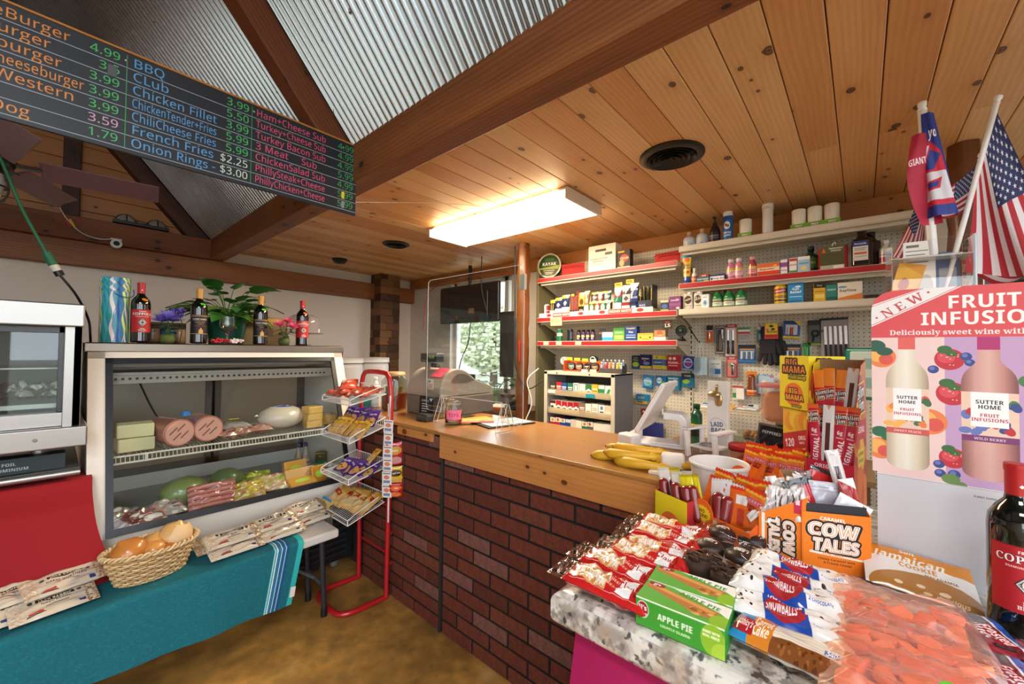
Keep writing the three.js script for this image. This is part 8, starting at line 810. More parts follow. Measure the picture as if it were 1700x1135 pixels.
{ const g = G('cake_dome','clear glass cake stand with dome and round knob','cake stand',[1.18,TOP,-3.0]);M('stand',lathe([[0.0001,0],[0.055,0],[0.05,0.008],[0.016,0.02],[0.016,0.07],[0.04,0.08],[0.13,0.085],[0.132,0.092],[0.0001,0.09]],40),phy('#e8e4e2',0.05,{ transmission:0.85,thickness:0,ior:1.5 }),g);M('dome',lathe([[0.112,0.093],[0.112,0.16],[0.1,0.195],[0.06,0.218],[0.0001,0.224]],40),phy('#e6e0de',0.03,{ transmission:0.85,thickness:0,ior:1.5 }),g);M('knob',new THREE.SphereGeometry(0.018,18,12).translate(0,0.246,0),phy('#f2ece8',0.05,{ transmission:0.6,thickness:0.02,ior:1.5 }),g);M('knob_base',cyl(0.012,0.008,0.01).translate(0,0.223,0),chrome,g);}
// ---------- warming cabinet at the left ----------
{
  const g = G('warming_cabinet','stainless steel glazed warming cabinet at the far left','food warmer',[-0.35,0,-2.7]);const Q = (q) => q.translate(0.35,0,2.7);
  M('hood',Q(box(-0.9,0.088,1.425,1.515,-3.1,-2.33,0.006)),steel,g);for (const x of [-0.88,0.035]) M('post',Q(box(x,x + 0.05,1.03,1.43,-2.42,-2.36,0.003)),steel,g);M('side_panel',Q(box(0.06,0.084,1.03,1.43,-3.08,-2.36)),steel,g);M('rear_panel',Q(box(-0.88,0.09,1.03,1.43,-3.09,-3.07)),C('#6d6a66',0.4),g);M('bottom_rail',Q(box(-0.83,0.05,1.035,1.09,-2.42,-2.37,0.003)),steel,g);M('deck',Q(box(-0.9,0.105,0.955,1.035,-3.1,-2.33,0.006)),steel,g);M('screw',Q(new THREE.SphereGeometry(0.007,10,6).scale(1,1,0.4).translate(-0.03,0.995,-2.329)),greyP,g);
  M('glass_frame',Q(mg([box(-0.83,0.05,1.4,1.425,-2.4,-2.385),box(0.02,0.05,1.09,1.425,-2.4,-2.385)])),C('#3a3a3c',0.3),g);M('glass',Q(box(-0.83,0.03,1.09,1.41,-2.396,-2.392,0.0005)),phy('#eef4f4',0.02,{ transmission:1,thickness:0 }),g);M('tray',Q(mg([box(-0.8,0.03,1.1,1.12,-3.0,-2.45),box(-0.8,0.03,1.25,1.258,-3.0,-2.6)])),steel,g);
  for (const x of [-0.86,-0.02]) M('leg',Q(rod([x,0.02,-2.5],[x,0.96,-2.5],0.025,12)),steel,g);M('lower_shelf',Q(box(-0.9,0.09,0.84,0.86,-3.05,-2.4,0.003)),C('#55575a',0.35,{ metalness:0.4 }),g);M('shelf_rail',Q(rod([-0.9,0.845,-2.385],[0.09,0.845,-2.385],0.014,14)),steel,g);M('rear_leg_panel',Q(box(-0.9,0.09,0.1,0.82,-3.05,-3.03)),C('#3c3e40',0.5),g);
}
{ const o = carton('foil_box',0.42,0.06,0.08,{ front:['#18282a',[txt('ALUMINUM FOIL',0.55,0.35,0.26,'#aab4b4',{ max:0.5 }),txt('PAPIER D’ALUMINIUM',0.58,0.68,0.26,'#aab4b4',{ max:0.6 })]],side:'#121e20' });at(o,-0.16,0.861,-2.46);tag(o,'long dark foil box on the shelf under the warming cabinet','box');}
bottle('tin_can','silver can standing behind the red cloth under the warming cabinet','can',[-0.06,0.68,-2.5],can(0.04,0.13,0.004,0.97),'#a8a8a6',null,null,0,undefined,steel);
{ const a = G('cloth_stand','low dark stand draped by the red cloth','stand',[-0.4,0,-2.5]);M('stand_top',box(-0.48,0.49,0.655,0.68,-0.24,0.08),C('#3a2c24'),a);for (const x of [-0.45,0.46]) M('leg',box(x - 0.02,x + 0.02,0,0.655,-0.2,-0.16),C('#3a2c24'),a);}
for (const [i,x,y,z,c,ry] of [[0,-0.12,1.14,-2.7,'#6a5248',0.3],[1,-0.02,1.135,-2.75,'#55483e',-0.3],[2,-0.2,1.14,-2.62,'#8a6a54',0.1]]) { const pa = art(80,60,c,Array.from({ length:16 },(_,k) => ['e',hash(k,i + 3),hash(k,i + 8),0.16,0.1,['#b8a898','#4a3c34','#d8ccc0'][k % 3]]));dFood('sandwich_packet',['foil wrapped sandwich packet in the warmer, middle one','foil wrapped sandwich packet in the warmer, right one','foil wrapped sandwich packet in the warmer, left one'][i],'sandwich',pillowGeo(0.14,0.1,0.05,pa,{ sd:i,wr:0.7 }).rotateX(-1.0),pmat(pa,'film'),x,y + 0.02,z,ry);}
{ // red cloth: top, front drop with folds
  const q = clothGeo((u,v) => { const x = -0.95 + u * 1.075,s = v * 1.0;if (s < 0.3) return [x + 0.0,0.815 - 0.1 * sst(0.2,0,s) * 0,-2.56 + s / 0.3 * 0.19];const t = (s - 0.3) / 0.7,f = Math.sin(u * 23 + 0.5 * Math.sin(u * 9)),k = sst(0.55,1,u);return [x + 0.095 * t * t * k + 0.015 * t * f * k,0.815 - 0.012 * sst(0.0,0.1,t) - t * 0.365,-2.37 + 0.07 * sst(0,0.25,t) + 0.105 * t + 0.014 * t * f];},150,50);
  tag(M('red_cloth',q,phy('#940410',0.85,{ sheen:0.15,sheenColor:new THREE.Color('#ff5a4a'),sheenRoughness:0.5,side:THREE.DoubleSide })),'bright red cloth draped from the warmer shelf down to the bench','cloth');}
{ const o = M('cloth_board',box(-0.95,0.11,0.79,0.808,-2.56,-2.38),C('#4a3a30'));tag(o,'board under the red cloth below the warming cabinet','board');}
// ---------- bench with towel, beans and onions ----------
const BT = 0.44;
{
  const g = G('folding_bench','low folding bench with off-white plastic top and dark tube legs','bench',[0.1,0,-2.14]);const Q = (q) => q.translate(-0.1,0,2.14);
  M('bench_top',Q(box(-1.0,0.985,0.395,BT,-2.29,-2.0,0.014)),phy('#d6cfc6',0.45),g);for (const [x,z] of [[0.94,-2.06],[0.94,-2.25],[-0.95,-2.06],[-0.95,-2.25]]) { const l = M('leg',Q(rod([x - 0.02,0.395,z],[x,0.02,z],0.013,12)),C('#2a2d33',0.35),g);M('foot_cap',Q(cyl(0.0155,0.0145,0.045,14).translate(x,0.0,z)),blackP,l);} for (const x of [0.93,-0.94]) M('brace',Q(mg([rod([x,0.16,-2.06],[x,0.16,-2.25],0.009),rod([x,0.16,-2.15],[x - 0.28,0.39,-2.15],0.009)])),C('#55585c',0.35),g);for (const [z,s] of [[-2.06,1],[-2.25,1]]) M('stretcher',Q(rod([-0.9,0.39,z],[0.9,0.39,z],0.008)),greyP,g);
}
{ const tc = document.createElement('canvas');tc.width = 1024;tc.height = 512;const q = tc.getContext('2d');q.fillStyle = '#06626e';q.fillRect(0,0,1024,512);for (let i = 0;i < 26000;i++) { q.fillStyle = `rgba(${hash(i, 1) > 0.5 ? '60,190,190' : '0,60,70'},0.10)`;q.fillRect(hash(i,2) * 1024,hash(i,3) * 512,3,3);} for (const [x,w,c] of [[952,4,'#8fd0d4'],[958,3,'#dfeef0'],[963,4,'#2f6ca8'],[969,2,'#cfe6ee'],[973,4,'#1f4f94'],[979,2,'#a8cfe0'],[983,5,'#1c4488'],[1010,14,'#2ab0ae']]) { q.fillStyle = c;q.fillRect(x,0,w,512);} const t = new THREE.CanvasTexture(tc);t.colorSpace = THREE.SRGBColorSpace;t.magFilter = THREE.LinearFilter;
  const geo = clothGeo((u,v) => { const x = -0.98 + u * 1.79,drop = 0.24 + 0.028 * u + 0.01 * Math.sin(u * 7),s = v * (0.26 + drop);if (s < 0.26) return [x + 0.006 * Math.sin(v * 20),BT + 0.0035 + 0.001 * Math.sin(u * 60),-2.26 + s + 0.0];const k = (s - 0.26) / drop;return [x - 0.055 * k * sst(0.75,1,u),BT + 0.003 - k * drop * (1 - 0.02),-1.992 + 0.012 * Math.sin(k * 1.5) + 0.008 * k * Math.sin(u * 17 + 1) + 0.006 * Math.sin(u * 41) * k];},160,40);const g = G('beach_towel','teal terry towel with blue and white stripes draped over the low bench','towel',[0,0,0]);M('towel_cloth',geo,phy('#ffffff',0.9,{ map:t,sheen:0.15,sheenColor:new THREE.Color('#2aa0a8'),side:THREE.DoubleSide,bumpMap:grit,bumpScale:0.001 }),g);M('care_tag',bx(0.022,0.045,0.001).rotateZ(-0.15).translate(0.755,0.235,-1.974),C('#e0dad2',0.6),g);}
{ // bean bags
  const mk = (kind,c1,n) => art(230,120,'#d3c4ae',[['r',0,0,0.16,1,c1],['r',0.86,0,0.14,1,c1],...Array.from({ length:170 },(_,k) => ['e',(k % 2 ? 0.86 :0) + 0.15 * hash(k,n),hash(k,n + 1),0.016,0.022,['#e6d6c2','#a8845e','#c9ac8a','#8e6a4a'][k % 4]]),['r',0.3,0.2,0.44,0.14,'#2a2622'],txt('JACK RABBIT',0.52,0.27,0.12,'#e8dcc8',{ max:0.4 }),['e',0.24,0.27,0.03,0.06,'#4a443c'],['e',0.8,0.27,0.03,0.06,'#4a443c'],txt(kind,0.52,0.45,0.11,'#3a342c',{ max:0.5 }),['r',0.4,0.56,0.26,0.03,'#6a6258'],['r',0.2,0.78,0.16,0.07,'#c03a30'],['r',0.18,0.86,0.2,0.04,'#333'],['r',0.76,0.74,0.08,0.13,'#24407a']]);
  const A = { pinto:mk('PINTO BEANS','#b08a64',3),navy:mk('NAVY BEANS','#d8c8b0',5),black:mk('BLACKEYE PEAS','#c2ac8e',7),green:mk('GREAT NORTHERN','#cbb79c',9) };
  [['pinto',0.53,0,-2.2,0.08,'printed bean bag against the case, behind the onion basket end'],['green',0.555,0.036,-2.13,0.06,'printed bean bag lying on top, nearest the onion basket'],['navy',0.56,0,-2.1,0.05,'printed bean bag under the one nearest the onion basket'],['pinto',0.72,0.004,-2.24,0.1,'printed bean bag in the middle of the right group, rearmost'],['black',0.735,0.034,-2.17,0.12,'printed bean bag in the middle of the right group, upper one'],['navy',0.755,0,-2.12,0.06,'printed bean bag in the middle of the right group, front one'],['pinto',0.905,0.036,-2.23,0.14,'printed bean bag at the right end, upper one near the rack'],['black',0.92,0,-2.18,0.1,'printed bean bag at the right end of the bench, lower one'],
    ['navy',-0.09,0.034,-2.17,0.16,'printed bean bag at the left end, upper rear one by the red cloth'],['green',0.055,0.04,-2.16,0.2,'printed bean bag left of the onion basket, upper one'],['navy',0.03,0,-2.09,0.14,'printed bean bag left of the onion basket, lower front one'],['pinto',-0.14,0,-2.1,0.1,'printed bean bag at the left end, lower front one'],['black',-0.02,0.002,-2.22,0.1,'printed bean bag at the left, rear lower one against the cloth']].forEach(([k,x,y,z,ry,l],i) => { const o = M('bean_bag',pillowGeo(0.205,0.105,0.055,A[k],{ sd:i,px:3,wr:0.35,cr:0.03 }),pmat(A[k],'film'));at(o,x,BT + 0.031 + y,z,ry,-PI / 2 + 0.28,0);tag(o,l,'bean bag','bags of dried beans on the bench');});}
{ // wicker basket with onions
  const c = [0.285,BT + 0.006,-2.14],g = G('wicker_basket','pale oval wicker basket full of onions on the teal towel','basket',c,0.12);const m = ['#cfae7c','#dfc496','#b8935e'].map((k) => std(k,0.7)),H = 0.112,S = 34,rx = (y) => 0.105 + 0.036 * y / H,rz = (y) => 0.068 + 0.03 * y / H;const rows = 13,weave = [[],[],[]];
  for (let r = 0;r < rows;r++) { const P = [],y = 0.006 + r / rows * H;for (let i = 0;i < S * 2;i++) { const a = i / (S * 2) * 2 * PI,o = ((i + r * 2) % 4 < 2 ? 1 :-1) * 0.0028;P.push([(rx(y) + o) * Math.cos(a),y,(rz(y) + o) * Math.sin(a)]);} weave[r % 3].push(tube(P,0.0036,S * 4,5,true));} weave.forEach((w,i) => M('woven_strand',mg(w),m[i],g));
  M('stakes',mg(Array.from({ length:S },(_,i) => { const a = i / S * 2 * PI;return rod([rx(0) * Math.cos(a),0,rz(0) * Math.sin(a)],[rx(H) * Math.cos(a),H,rz(H) * Math.sin(a)],0.003,5);})),m[2],g);for (const k of [0,1]) { const P = [];for (let i = 0;i < 90;i++) { const a = i / 90 * 2 * PI;P.push([(rx(H) + 0.004 + 0.006 * Math.sin(a * 22 + k * PI)) * Math.cos(a),H + 0.006 + 0.006 * Math.cos(a * 22 + k * PI),(rz(H) + 0.004 + 0.006 * Math.sin(a * 22 + k * PI)) * Math.sin(a)]);} M('braided_rim',tube(P,0.0048,260,6,true),m[k],g);} M('basket_floor',new THREE.CylinderGeometry(1,1,0.006,36).scale(0.105,1,0.068).translate(0,0.003,0),m[2],g);
  const on = lathe([[0.0001,-0.036],[0.012,-0.037],[0.03,-0.026],[0.041,-0.006],[0.042,0.008],[0.034,0.024],[0.02,0.033],[0.009,0.038],[0.005,0.043],[0.0001,0.044]],28);const oc = ['#c27a34','#d29a54','#cf8e46','#b86e30','#d8a866'];
  const OL = [[-0.07,0.112,0.028,1.2,0,'large copper onion at the left front of the basket, topmost'],[0.07,0.124,0.0,1.22,4,'large onion with peeling skin at the right end of the basket'],[0.008,0.108,0.0,1.0,1,'golden onion in the middle behind, between the two large ones'],[0.0,0.1,0.04,0.85,2,'onion in the middle front of the basket'],[-0.028,0.082,0.042,0.72,1,'small onion low at the front rim'],[0.05,0.09,0.036,0.8,3,'onion low at the right front under the peeling one'],[-0.088,0.09,-0.01,0.7,3,'small onion at the far left rim'],[-0.055,0.09,-0.035,0.95,1,'onion at the back left of the basket'],[0.035,0.085,-0.045,0.9,2,'onion at the back right of the basket']];
  OL.forEach(([x,y,z,s,k,l],i) => { const o = G('onion',l,'onion',[c[0] + x,c[1] + y - 0.006,c[2] + z],i,'onions in the wicker basket');M('bulb',on,phy(oc[k],0.3,{ clearcoat:0.4 }),o);if (k === 4) M('loose_skin',new THREE.SphereGeometry(0.0435,16,10,0,2.2,0.5,1.3),std('#dcb888',0.6,{ side:THREE.DoubleSide }),o);o.scale.setScalar(s * 1.12);o.position.y += 0.012;o.rotation.set(0.6 * Math.sin(i * 2),i,0.5 * Math.cos(i * 3));});}
// ---------- red snack rack ----------
{
  const P = [1.24,0,-2.09],g = G('snack_rack','red floor rack with four white wire shelves of packaged snacks','snack rack',P),red = PL('#b81c24'),Q = (q) => q.translate(-P[0],0,-P[2]),wm = C('#e6e2dc',0.35);
  M('base',Q(tube([[1.24,0.015,-1.945],[1.035,0.015,-1.965],[1.0,0.015,-2.0],[1.0,0.015,-2.22],[1.035,0.015,-2.25],[1.24,0.015,-2.24]],0.014,60,8)),red,g);
  M('upright_hoop',Q(tube([[1.24,0.01,-1.945],[1.24,1.17,-1.945],[1.24,1.212,-1.97],[1.24,1.22,-2.02],[1.24,1.22,-2.17],[1.24,1.212,-2.215],[1.24,1.17,-2.24],[1.24,0.01,-2.24]],0.0135,90,8)),red,g);
  for (const y of [0.25,0.5]) M('cross_bar',Q(rod([1.24,y,-1.93],[1.24,y,-2.26],0.005)),red,g);for (const y of [0.2,0.36,0.6]) M('hook',Q(tube([[1.24,y,-1.945],[1.25,y - 0.006,-1.925],[1.25,y + 0.012,-1.915]],0.004,10,5)),red,g);
  M('hanger_strip',Q(box(1.228,1.236,0.42,1.1,-1.93,-1.922,0.002)),wm,g);g.position.x -= 0.018;M('floor_plate',Q(box(1.05,1.1,0.3,0.48,-2.29,-2.284)),greyP,g);
  for (const [yf,yb] of [[1.062,1.105],[0.868,0.93],[0.66,0.705],[0.455,0.52]]) { const L = [],a = 1.025,b = 1.23,z0 = -2.28,z1 = -1.965,at1 = (x,z,o = 0) => [x,lerp(yf,yb,(x - a) / (b - a)) + o,z];L.push(wire([at1(a,z0),at1(a,z1),at1(b,z1),at1(b,z0),at1(a,z0)],0.0032),wire([at1(b,z0,0.045),at1(a + 0.04,z0,0.035),at1(a,z0,0.026),at1(a,z1,0.026),at1(a + 0.04,z1,0.035),at1(b,z1,0.05),at1(b,z0,0.045)],0.003));for (let i = 1;i < 18;i++) { const z = lerp(z0,z1,i / 18);L.push(rod(at1(a,z),at1(b,z),0.0014,5),rod(at1(b,z),at1(b,z,0.05),0.0014,5));} for (const z of [z0,z1]) L.push(rod(at1(a,z),at1(a,z,0.026),0.003));M('wire_shelf',Q(mg(L)),wm,g);}
  const pk = (bg,ops) => art(70,100,bg,ops),pur = pk('#4a2a78',[['r',0,0,1,0.2,'#5c3a90'],txt('COOKIES',0.5,0.3,0.12,'#fff'),['e',0.5,0.7,0.42,0.25,'#c9985a'],['e',0.4,0.64,0.07,0.04,'#5a3418'],['e',0.6,0.74,0.07,0.04,'#5a3418']]),gold = pk('#dba43a',[['r',0,0,1,0.3,'#e2b02a'],txt('Nutty',0.5,0.2,0.13,'#3a4a8a'),['p',[0.1,0.5,0.9,0.42,0.95,0.95,0.1,0.98],'#d9b078'],['l',[0.2,0.65,0.85,0.6],0.03,'#b8884c']]),rw = pk('#cf5a44',[...Array.from({ length:14 },(_,i) => ['e',hash(i,2),hash(i,4),0.14,0.06,['#e8c4b4','#b83a2c','#efe0d8'][i % 3]]),txt('wafer',0.5,0.5,0.14,'#8e1c1c')]),tan = pk('#d3a868',[['r',0,0,1,0.22,'#c9963a'],['r',0.2,0.3,0.6,0.16,'#b0341f'],txt('DIP',0.5,0.38,0.12,'#f6d84a'),['e',0.5,0.72,0.4,0.22,'#e0c088']]);
  const put = (a,n,d,y,x0,x1,tilt,w,h,t,gr,z0 = -2.24,z1 = -2.0) => { for (let i = 0;i < n;i++) { const f = n > 1 ? i / (n - 1) :0.5,x = lerp(x0,x1,f) + rr(-0.01,0.01);const o = M('snack_packet',pillowGeo(w,h,t,a,{ sd:i + n,wr:0.4,nx:9,ny:10 }),pmat(a,'film'));at(o,x,y + rr(-0.002,0.008),lerp(z0,z1,f),WEST + rr(-0.25,0.25),tilt + rr(-0.15,0.15),rr(-0.15,0.15));tag(o,d.replace('#',ORD[i]),'snack packet',gr);} };
  put(rw,6,'# red and white wafer packet from the far end on the top rack shelf',1.115,1.09,1.13,-1.3,0.1,0.13,0.035,'packets on the top rack shelf');{ const o = M('snack_packet',pillowGeo(0.09,0.15,0.04,rw,{ sd:9 }),pmat(rw,'film'));at(o,1.12,1.15,-2.2,WEST + 0.8,-1.3,0.2);tag(o,'red packet lying across the pile at the back of the top rack shelf','snack packet');}
  put(gold,6,'# gold cookie packet from the far end, front row of the second rack shelf',0.925,1.06,1.09,-0.75,0.075,0.1,0.022,'gold cookie packets',-2.22,-1.985);put(pur,7,'# purple cookie packet from the far end, back row of the second rack shelf',0.97,1.15,1.16,-0.7,0.075,0.1,0.026,'purple cookie packets on the second shelf',-2.26,-2.0);put(pur,2,'# purple cookie packet at the front left corner of the second rack shelf',0.92,1.07,1.06,-0.9,0.075,0.1,0.024,undefined,-2.27,-2.24);
  put(pur,5,'# purple cookie packet from the far end on the third rack shelf',0.705,1.09,1.15,-1.0,0.08,0.11,0.026,'purple cookie packets on the third shelf',-2.16,-1.995);put(gold,1,'# gold packet behind the purple ones on the third rack shelf',0.75,1.2,1.2,-0.7,0.075,0.1,0.02,undefined,-2.05,-2.05);
  put(tan,5,'# tan snack bag from the far end on the lowest rack shelf',0.525,1.08,1.14,-1.15,0.12,0.15,0.045,'tan snack bags',-2.22,-2.0);
  { const o = flat('shelf_label',0.1,0.045,art(100,45,'#e0c22e',[['r',0,0,1,0.3,'#2a8ac0'],['e',0.72,0.65,0.08,0.18,'#b03a2c'],['e',0.88,0.65,0.08,0.18,'#b03a2c'],txt('BAKED',0.35,0.6,0.3,'#8a3a1c')]));at(o,1.018,0.505,-2.23,WEST,-0.3);tag(o,'blue and yellow label card at the front of the lowest rack shelf','label card');}
  const tk = art(48,62,'#e9e4de',[['r',0.1,0.08,0.8,0.1,'#888'],['e',0.5,0.42,0.3,0.16,'#d8826a'],['r',0.15,0.66,0.7,0.2,'#7a86a8']]),S = G('sachet_strip','strip of white medicine sachets hanging from the red rack','sachet strip',[1.195,0.56,-1.915],WEST + 0.5);for (let i = 0;i < 6;i++) M('sachet',pillowGeo(0.055,0.068,0.008,tk,{ sd:i,px:4 }).rotateZ(0.05 - 0.02 * i).translate(0.001 * i,0.035 + i * 0.069,0.003 * (i % 2)),pmat(tk,'film'),S);M('hang_wire',rod([0.002,0.43,0],[0,0.5,0],0.002),wm,S);
  [['red and gold bag of peanuts hanging on the red rack, uppermost',0.79,'#b8202c','#c9963a',0.09,0.125],['yellow and dark trail mix bag hanging below the peanut bag',0.675,'#d8b02a','#3a2018',0.08,0.1],['red snack bag hanging lowest on the red rack',0.6,'#b01c20','#e0602a',0.075,0.08]].forEach(([l,y,c,c2,w,h],i) => { const a = art(90,120,c,[['e',0.5,0.35,0.4,0.18,c2],txt(['Nuts','Trail Mix','Hot'][i],0.5,0.35,0.12,'#f6e8d0'),['e',0.5,0.78,0.36,0.16,['#c98a8a','#c9a04a','#d8702a'][i]]]);const o = M('nut_bag',pillowGeo(w,h,0.03,a,{ sd:i }),pmat(a,'film'));at(o,1.232,y,-1.895 + 0.006 * i,WEST + 1.0,0.05,0.08 - 0.05 * i);tag(o,l,'snack bag');});
}
// ---------- overhead ----------
{
  const w = 1.245,h = 0.355,o = ['#e08a34','#5aa2dc','#e2547c'],R = (i) => 0.075 + i * 0.136,T = (s,x,i,c,z = 0.115,q = {}) => txt(s,x,R(i),z,c,{ al:'left',font:'normal',max:0.32,...q });
  const L1 = ['CheeseBurger','Hamburger','Cheeseburger','Bacon Cheeseburger','MessyWestern','','Hot Dog'],L2 = ['BBQ','CLub','Chicken Fillet','ChickenTender+Fries','ChiliCheese Fries','French Fries','Onion Rings -'],L3_ = ['Ham+Cheese Sub','Turkey+Cheese Sub','Turkey Bacon Sub','3 Meat     Sub','ChickenSalad Sub','PhillySteak+Cheese','PhillyChicken+Cheese'],P1 = ['4.99','3.5','3.99','3.99','3.99','3.59','1.79'],P2 = ['3.99','5.50','3.99','5.99','5.99','$2.25','$3.00'],P3 = ['4.99','4.99','4.99','5.99','4.99','5.99','5.99'];
  const ops = [];for (let i = 0;i < 7;i++) { ops.push(['r',0,R(i) + 0.07,1,0.006,'#b9c4d4'],txt(L1[i],[0.205,0.172,0.192,0.232,0.216,0,0.142][i],R(i),0.125,o[0],{ al:'right',font:'normal',max:0.24 }),txt(P1[i],0.3,R(i),0.11,i === 5 ? '#e0a8c0' :'#4ac06a',{ al:'right',font:'normal',max:0.08 }),T(L2[i],0.325,i,o[1],0.125,{ max:0.2 }),txt(P2[i],0.615,R(i),0.12,i > 4 ? '#cfe0d4' :'#4ac06a',{ al:'right',font:'normal',max:0.08 }),T(L3_[i],0.635,i,o[2],0.12,{ max:0.24 }),txt(P3[i],0.988,R(i),0.12,'#3aa85a',{ al:'right',font:'normal',max:0.08 }));} ops.push(['r',0.312,0.02,0.002,0.94,'#3f9a58'],['r',0.622,0.02,0.002,0.94,'#3f9a58'],['r',0.275,0.18,0.018,0.11,'#55585c'],['r',0.94,0.71,0.012,0.1,'#e0c82a'],['r',0.94,0.845,0.012,0.1,'#8a8c90']);
  const g = G('menu_board','long black chalk menu board with orange, blue and pink lettering','menu board',[0.385,2.03,-1.95],0.004);M('slate_panel',bb(w,h,0.012,0.002),C('#22252a',0.5),g);const pg = new THREE.PlaneGeometry(w - 0.004,h - 0.006).translate(0,h / 2,0.0064);M('chalk_writing',pg,bigTex(2048,584,'#22252b',ops,0.45),g);M('edge_trim',bb(w,0.008,0.016).translate(0,h,0),C('#b87a34',0.6),g);M('screw',mg([-0.235,0.16,0.55].map((x) => new THREE.SphereGeometry(0.005,8,6).scale(1,1,0.5).translate(x,h - 0.03,0.007))),steel,g);for (const x of [-0.5,0.5]) M('hanging_wire',rod([x,h,0],[x,h + 0.25,0],0.0015),steel,g);
}
for (const [l,x,z,r] of [['round black louvred ceiling vent near the glowing fixture, larger one',1.985,-0.7,0.15],['round black ceiling vent further back beyond the fixture',2.06,-3.22,0.12]]) { const g = G('ceiling_vent',l,'vent',[x,HC,z]);const b = C('#15130f',0.35);M('flange',lathe([[r * 0.72,-0.003],[r * 0.8,-0.02],[r,-0.008],[r,-0.0005],[r * 0.72,-0.0005]],40),b,g);for (const k of [0.16,0.32,0.48,0.64]) M('ring_blade',lathe([[r * k,-0.006],[r * (k + 0.09),-0.024],[r * (k + 0.1),-0.022],[r * (k + 0.02),-0.004]],36),b,g);M('duct',cyl(r * 0.76,r * 0.76,0.002,36).translate(0,-0.0035,0),C('#060505',0.9),g);M('cross_bars',mg([bx(r * 1.5,0.006,0.006).translate(0,-0.012,0),bx(0.006,0.006,r * 1.5).translate(0,-0.012,0)]),b,g);}
tag(M('ceiling_speaker',lathe([[0.0001,-0.05],[0.05,-0.045],[0.075,-0.015],[0.08,0],[0.0001,0]],28),blackP),'small black round ceiling fitting in the far corner','ceiling fitting').position.set(2.03,HC,-4.25);
{ const g = G('ceiling_fan','brown ceiling fan with caged lamp at the upper left','ceiling fan',[-0.24,2.33,-3.5]);M('downrod',rod([0,0.1,0],[0,1.5,0],0.013),blackP,g);M('motor',lathe([[0.0001,-0.06],[0.07,-0.055],[0.1,0.01],[0.08,0.07],[0.03,0.1],[0.0001,0.1]],28),C('#1c1512',0.3),g);const bl = bx(0.5,0.008,0.14,0.004).rotateX(-0.5).translate(0.43,0,0),br = bx(0.1,0.008,0.05,0.004).translate(0.14,0,0);for (let k = 0;k < 5;k++) { const b = M('blade',bl,C('#8a666c',0.4),g);b.rotation.y = -0.12 + k * 2 * PI / 5;M('blade_iron',br,C('#1c1512',0.3),b);} M('lamp_cage',mg([...[0,1,2,3].map((k) => tube([[0.06,-0.07,0],[0.07,-0.14,0],[0.05,-0.2,0],[0,-0.22,0]],0.005,14,6).rotateY(k * PI / 2)),new THREE.TorusGeometry(0.068,0.005,6,24).rotateX(PI / 2).translate(0,-0.13,0)]),C('#202020',0.4),g);M('lamp_glass',lathe([[0.05,-0.06],[0.058,-0.12],[0.045,-0.18],[0.0001,-0.2]],24),phy('#e8e6dc',0.35,{ transmission:0.3,thickness:0 }),g);}
{ const g = G('security_camera','small white dome camera with a dangling cable on the wall beam','camera',[0.34,2.225,-4.745]);M('mount',bx(0.07,0.014,0.06,0.004).translate(0,0.02,0.02),whiteP,g);M('housing',cyl(0.036,0.036,0.05).rotateX(PI / 2).translate(0,-0.018,0.02),whiteP,g);M('lens',cyl(0.02,0.02,0.003).rotateX(PI / 2).translate(0,-0.018,0.071),C('#20252c',0.15),g);M('cable',tube([[0,0.025,0.04],[-0.1,0.0,0.06],[-0.2,0.03,0.05],[-0.28,0.12,0.05],[-0.32,0.2,0.05]],0.004,40),C('#d8d0c4'),g);M('connector',mg([rod([-0.24,0.07,0.055],[-0.265,0.12,0.055],0.008)]),C('#d8b02a'),g);M('connector',rod([-0.262,0.06,0.055],[-0.285,0.105,0.055],0.008),C('#b8302a'),g);}
{ const g = G('twin_bulkhead_light','pair of caged oval bulkhead lamps on the plank gable','lamp',[0.5,2.44,-4.8]);M('bar',bx(0.36,0.03,0.09,0.006).translate(0,-0.03,0.03),blackP,g);for (const s of [-0.1,0.1]) { M('lens',new THREE.SphereGeometry(0.062,20,12,0,7,0,PI / 2).translate(s,-0.02,0.03),C('#9a9084',0.3),g);M('cage',mg([0,PI / 2].map((r) => new THREE.TorusGeometry(0.064,0.005,6,20,PI).rotateY(r).translate(s,-0.02,0.03))),blackP,g);} }
{ const g = G('extension_cord','green extension cord plugged into a black cord, hanging at the left','cord',[0,0,0]);M('green_cord',tube([[-0.3,2.5,-2.8],[-0.16,2.15,-2.8],[-0.1,1.96,-2.8],[-0.025,1.775,-2.8]],0.007,40),C('#1f6a44',0.5),g);M('socket',rod([-0.025,1.775,-2.8],[0.0,1.72,-2.8],0.017,12),C('#1f6a44',0.5),g);M('plug',rod([0.0,1.72,-2.8],[0.012,1.695,-2.8],0.016,12),C('#ddd6c8',0.5),g);M('plug_body',rod([0.012,1.695,-2.8],[0.022,1.675,-2.8],0.016,12),blackP,g);M('black_cord',tube([[0.022,1.675,-2.8],[0.07,1.6,-2.82],[0.115,1.5,-2.9],[0.14,1.4,-3.15],[0.15,1.2,-3.2]],0.0055,40),blackP,g);}
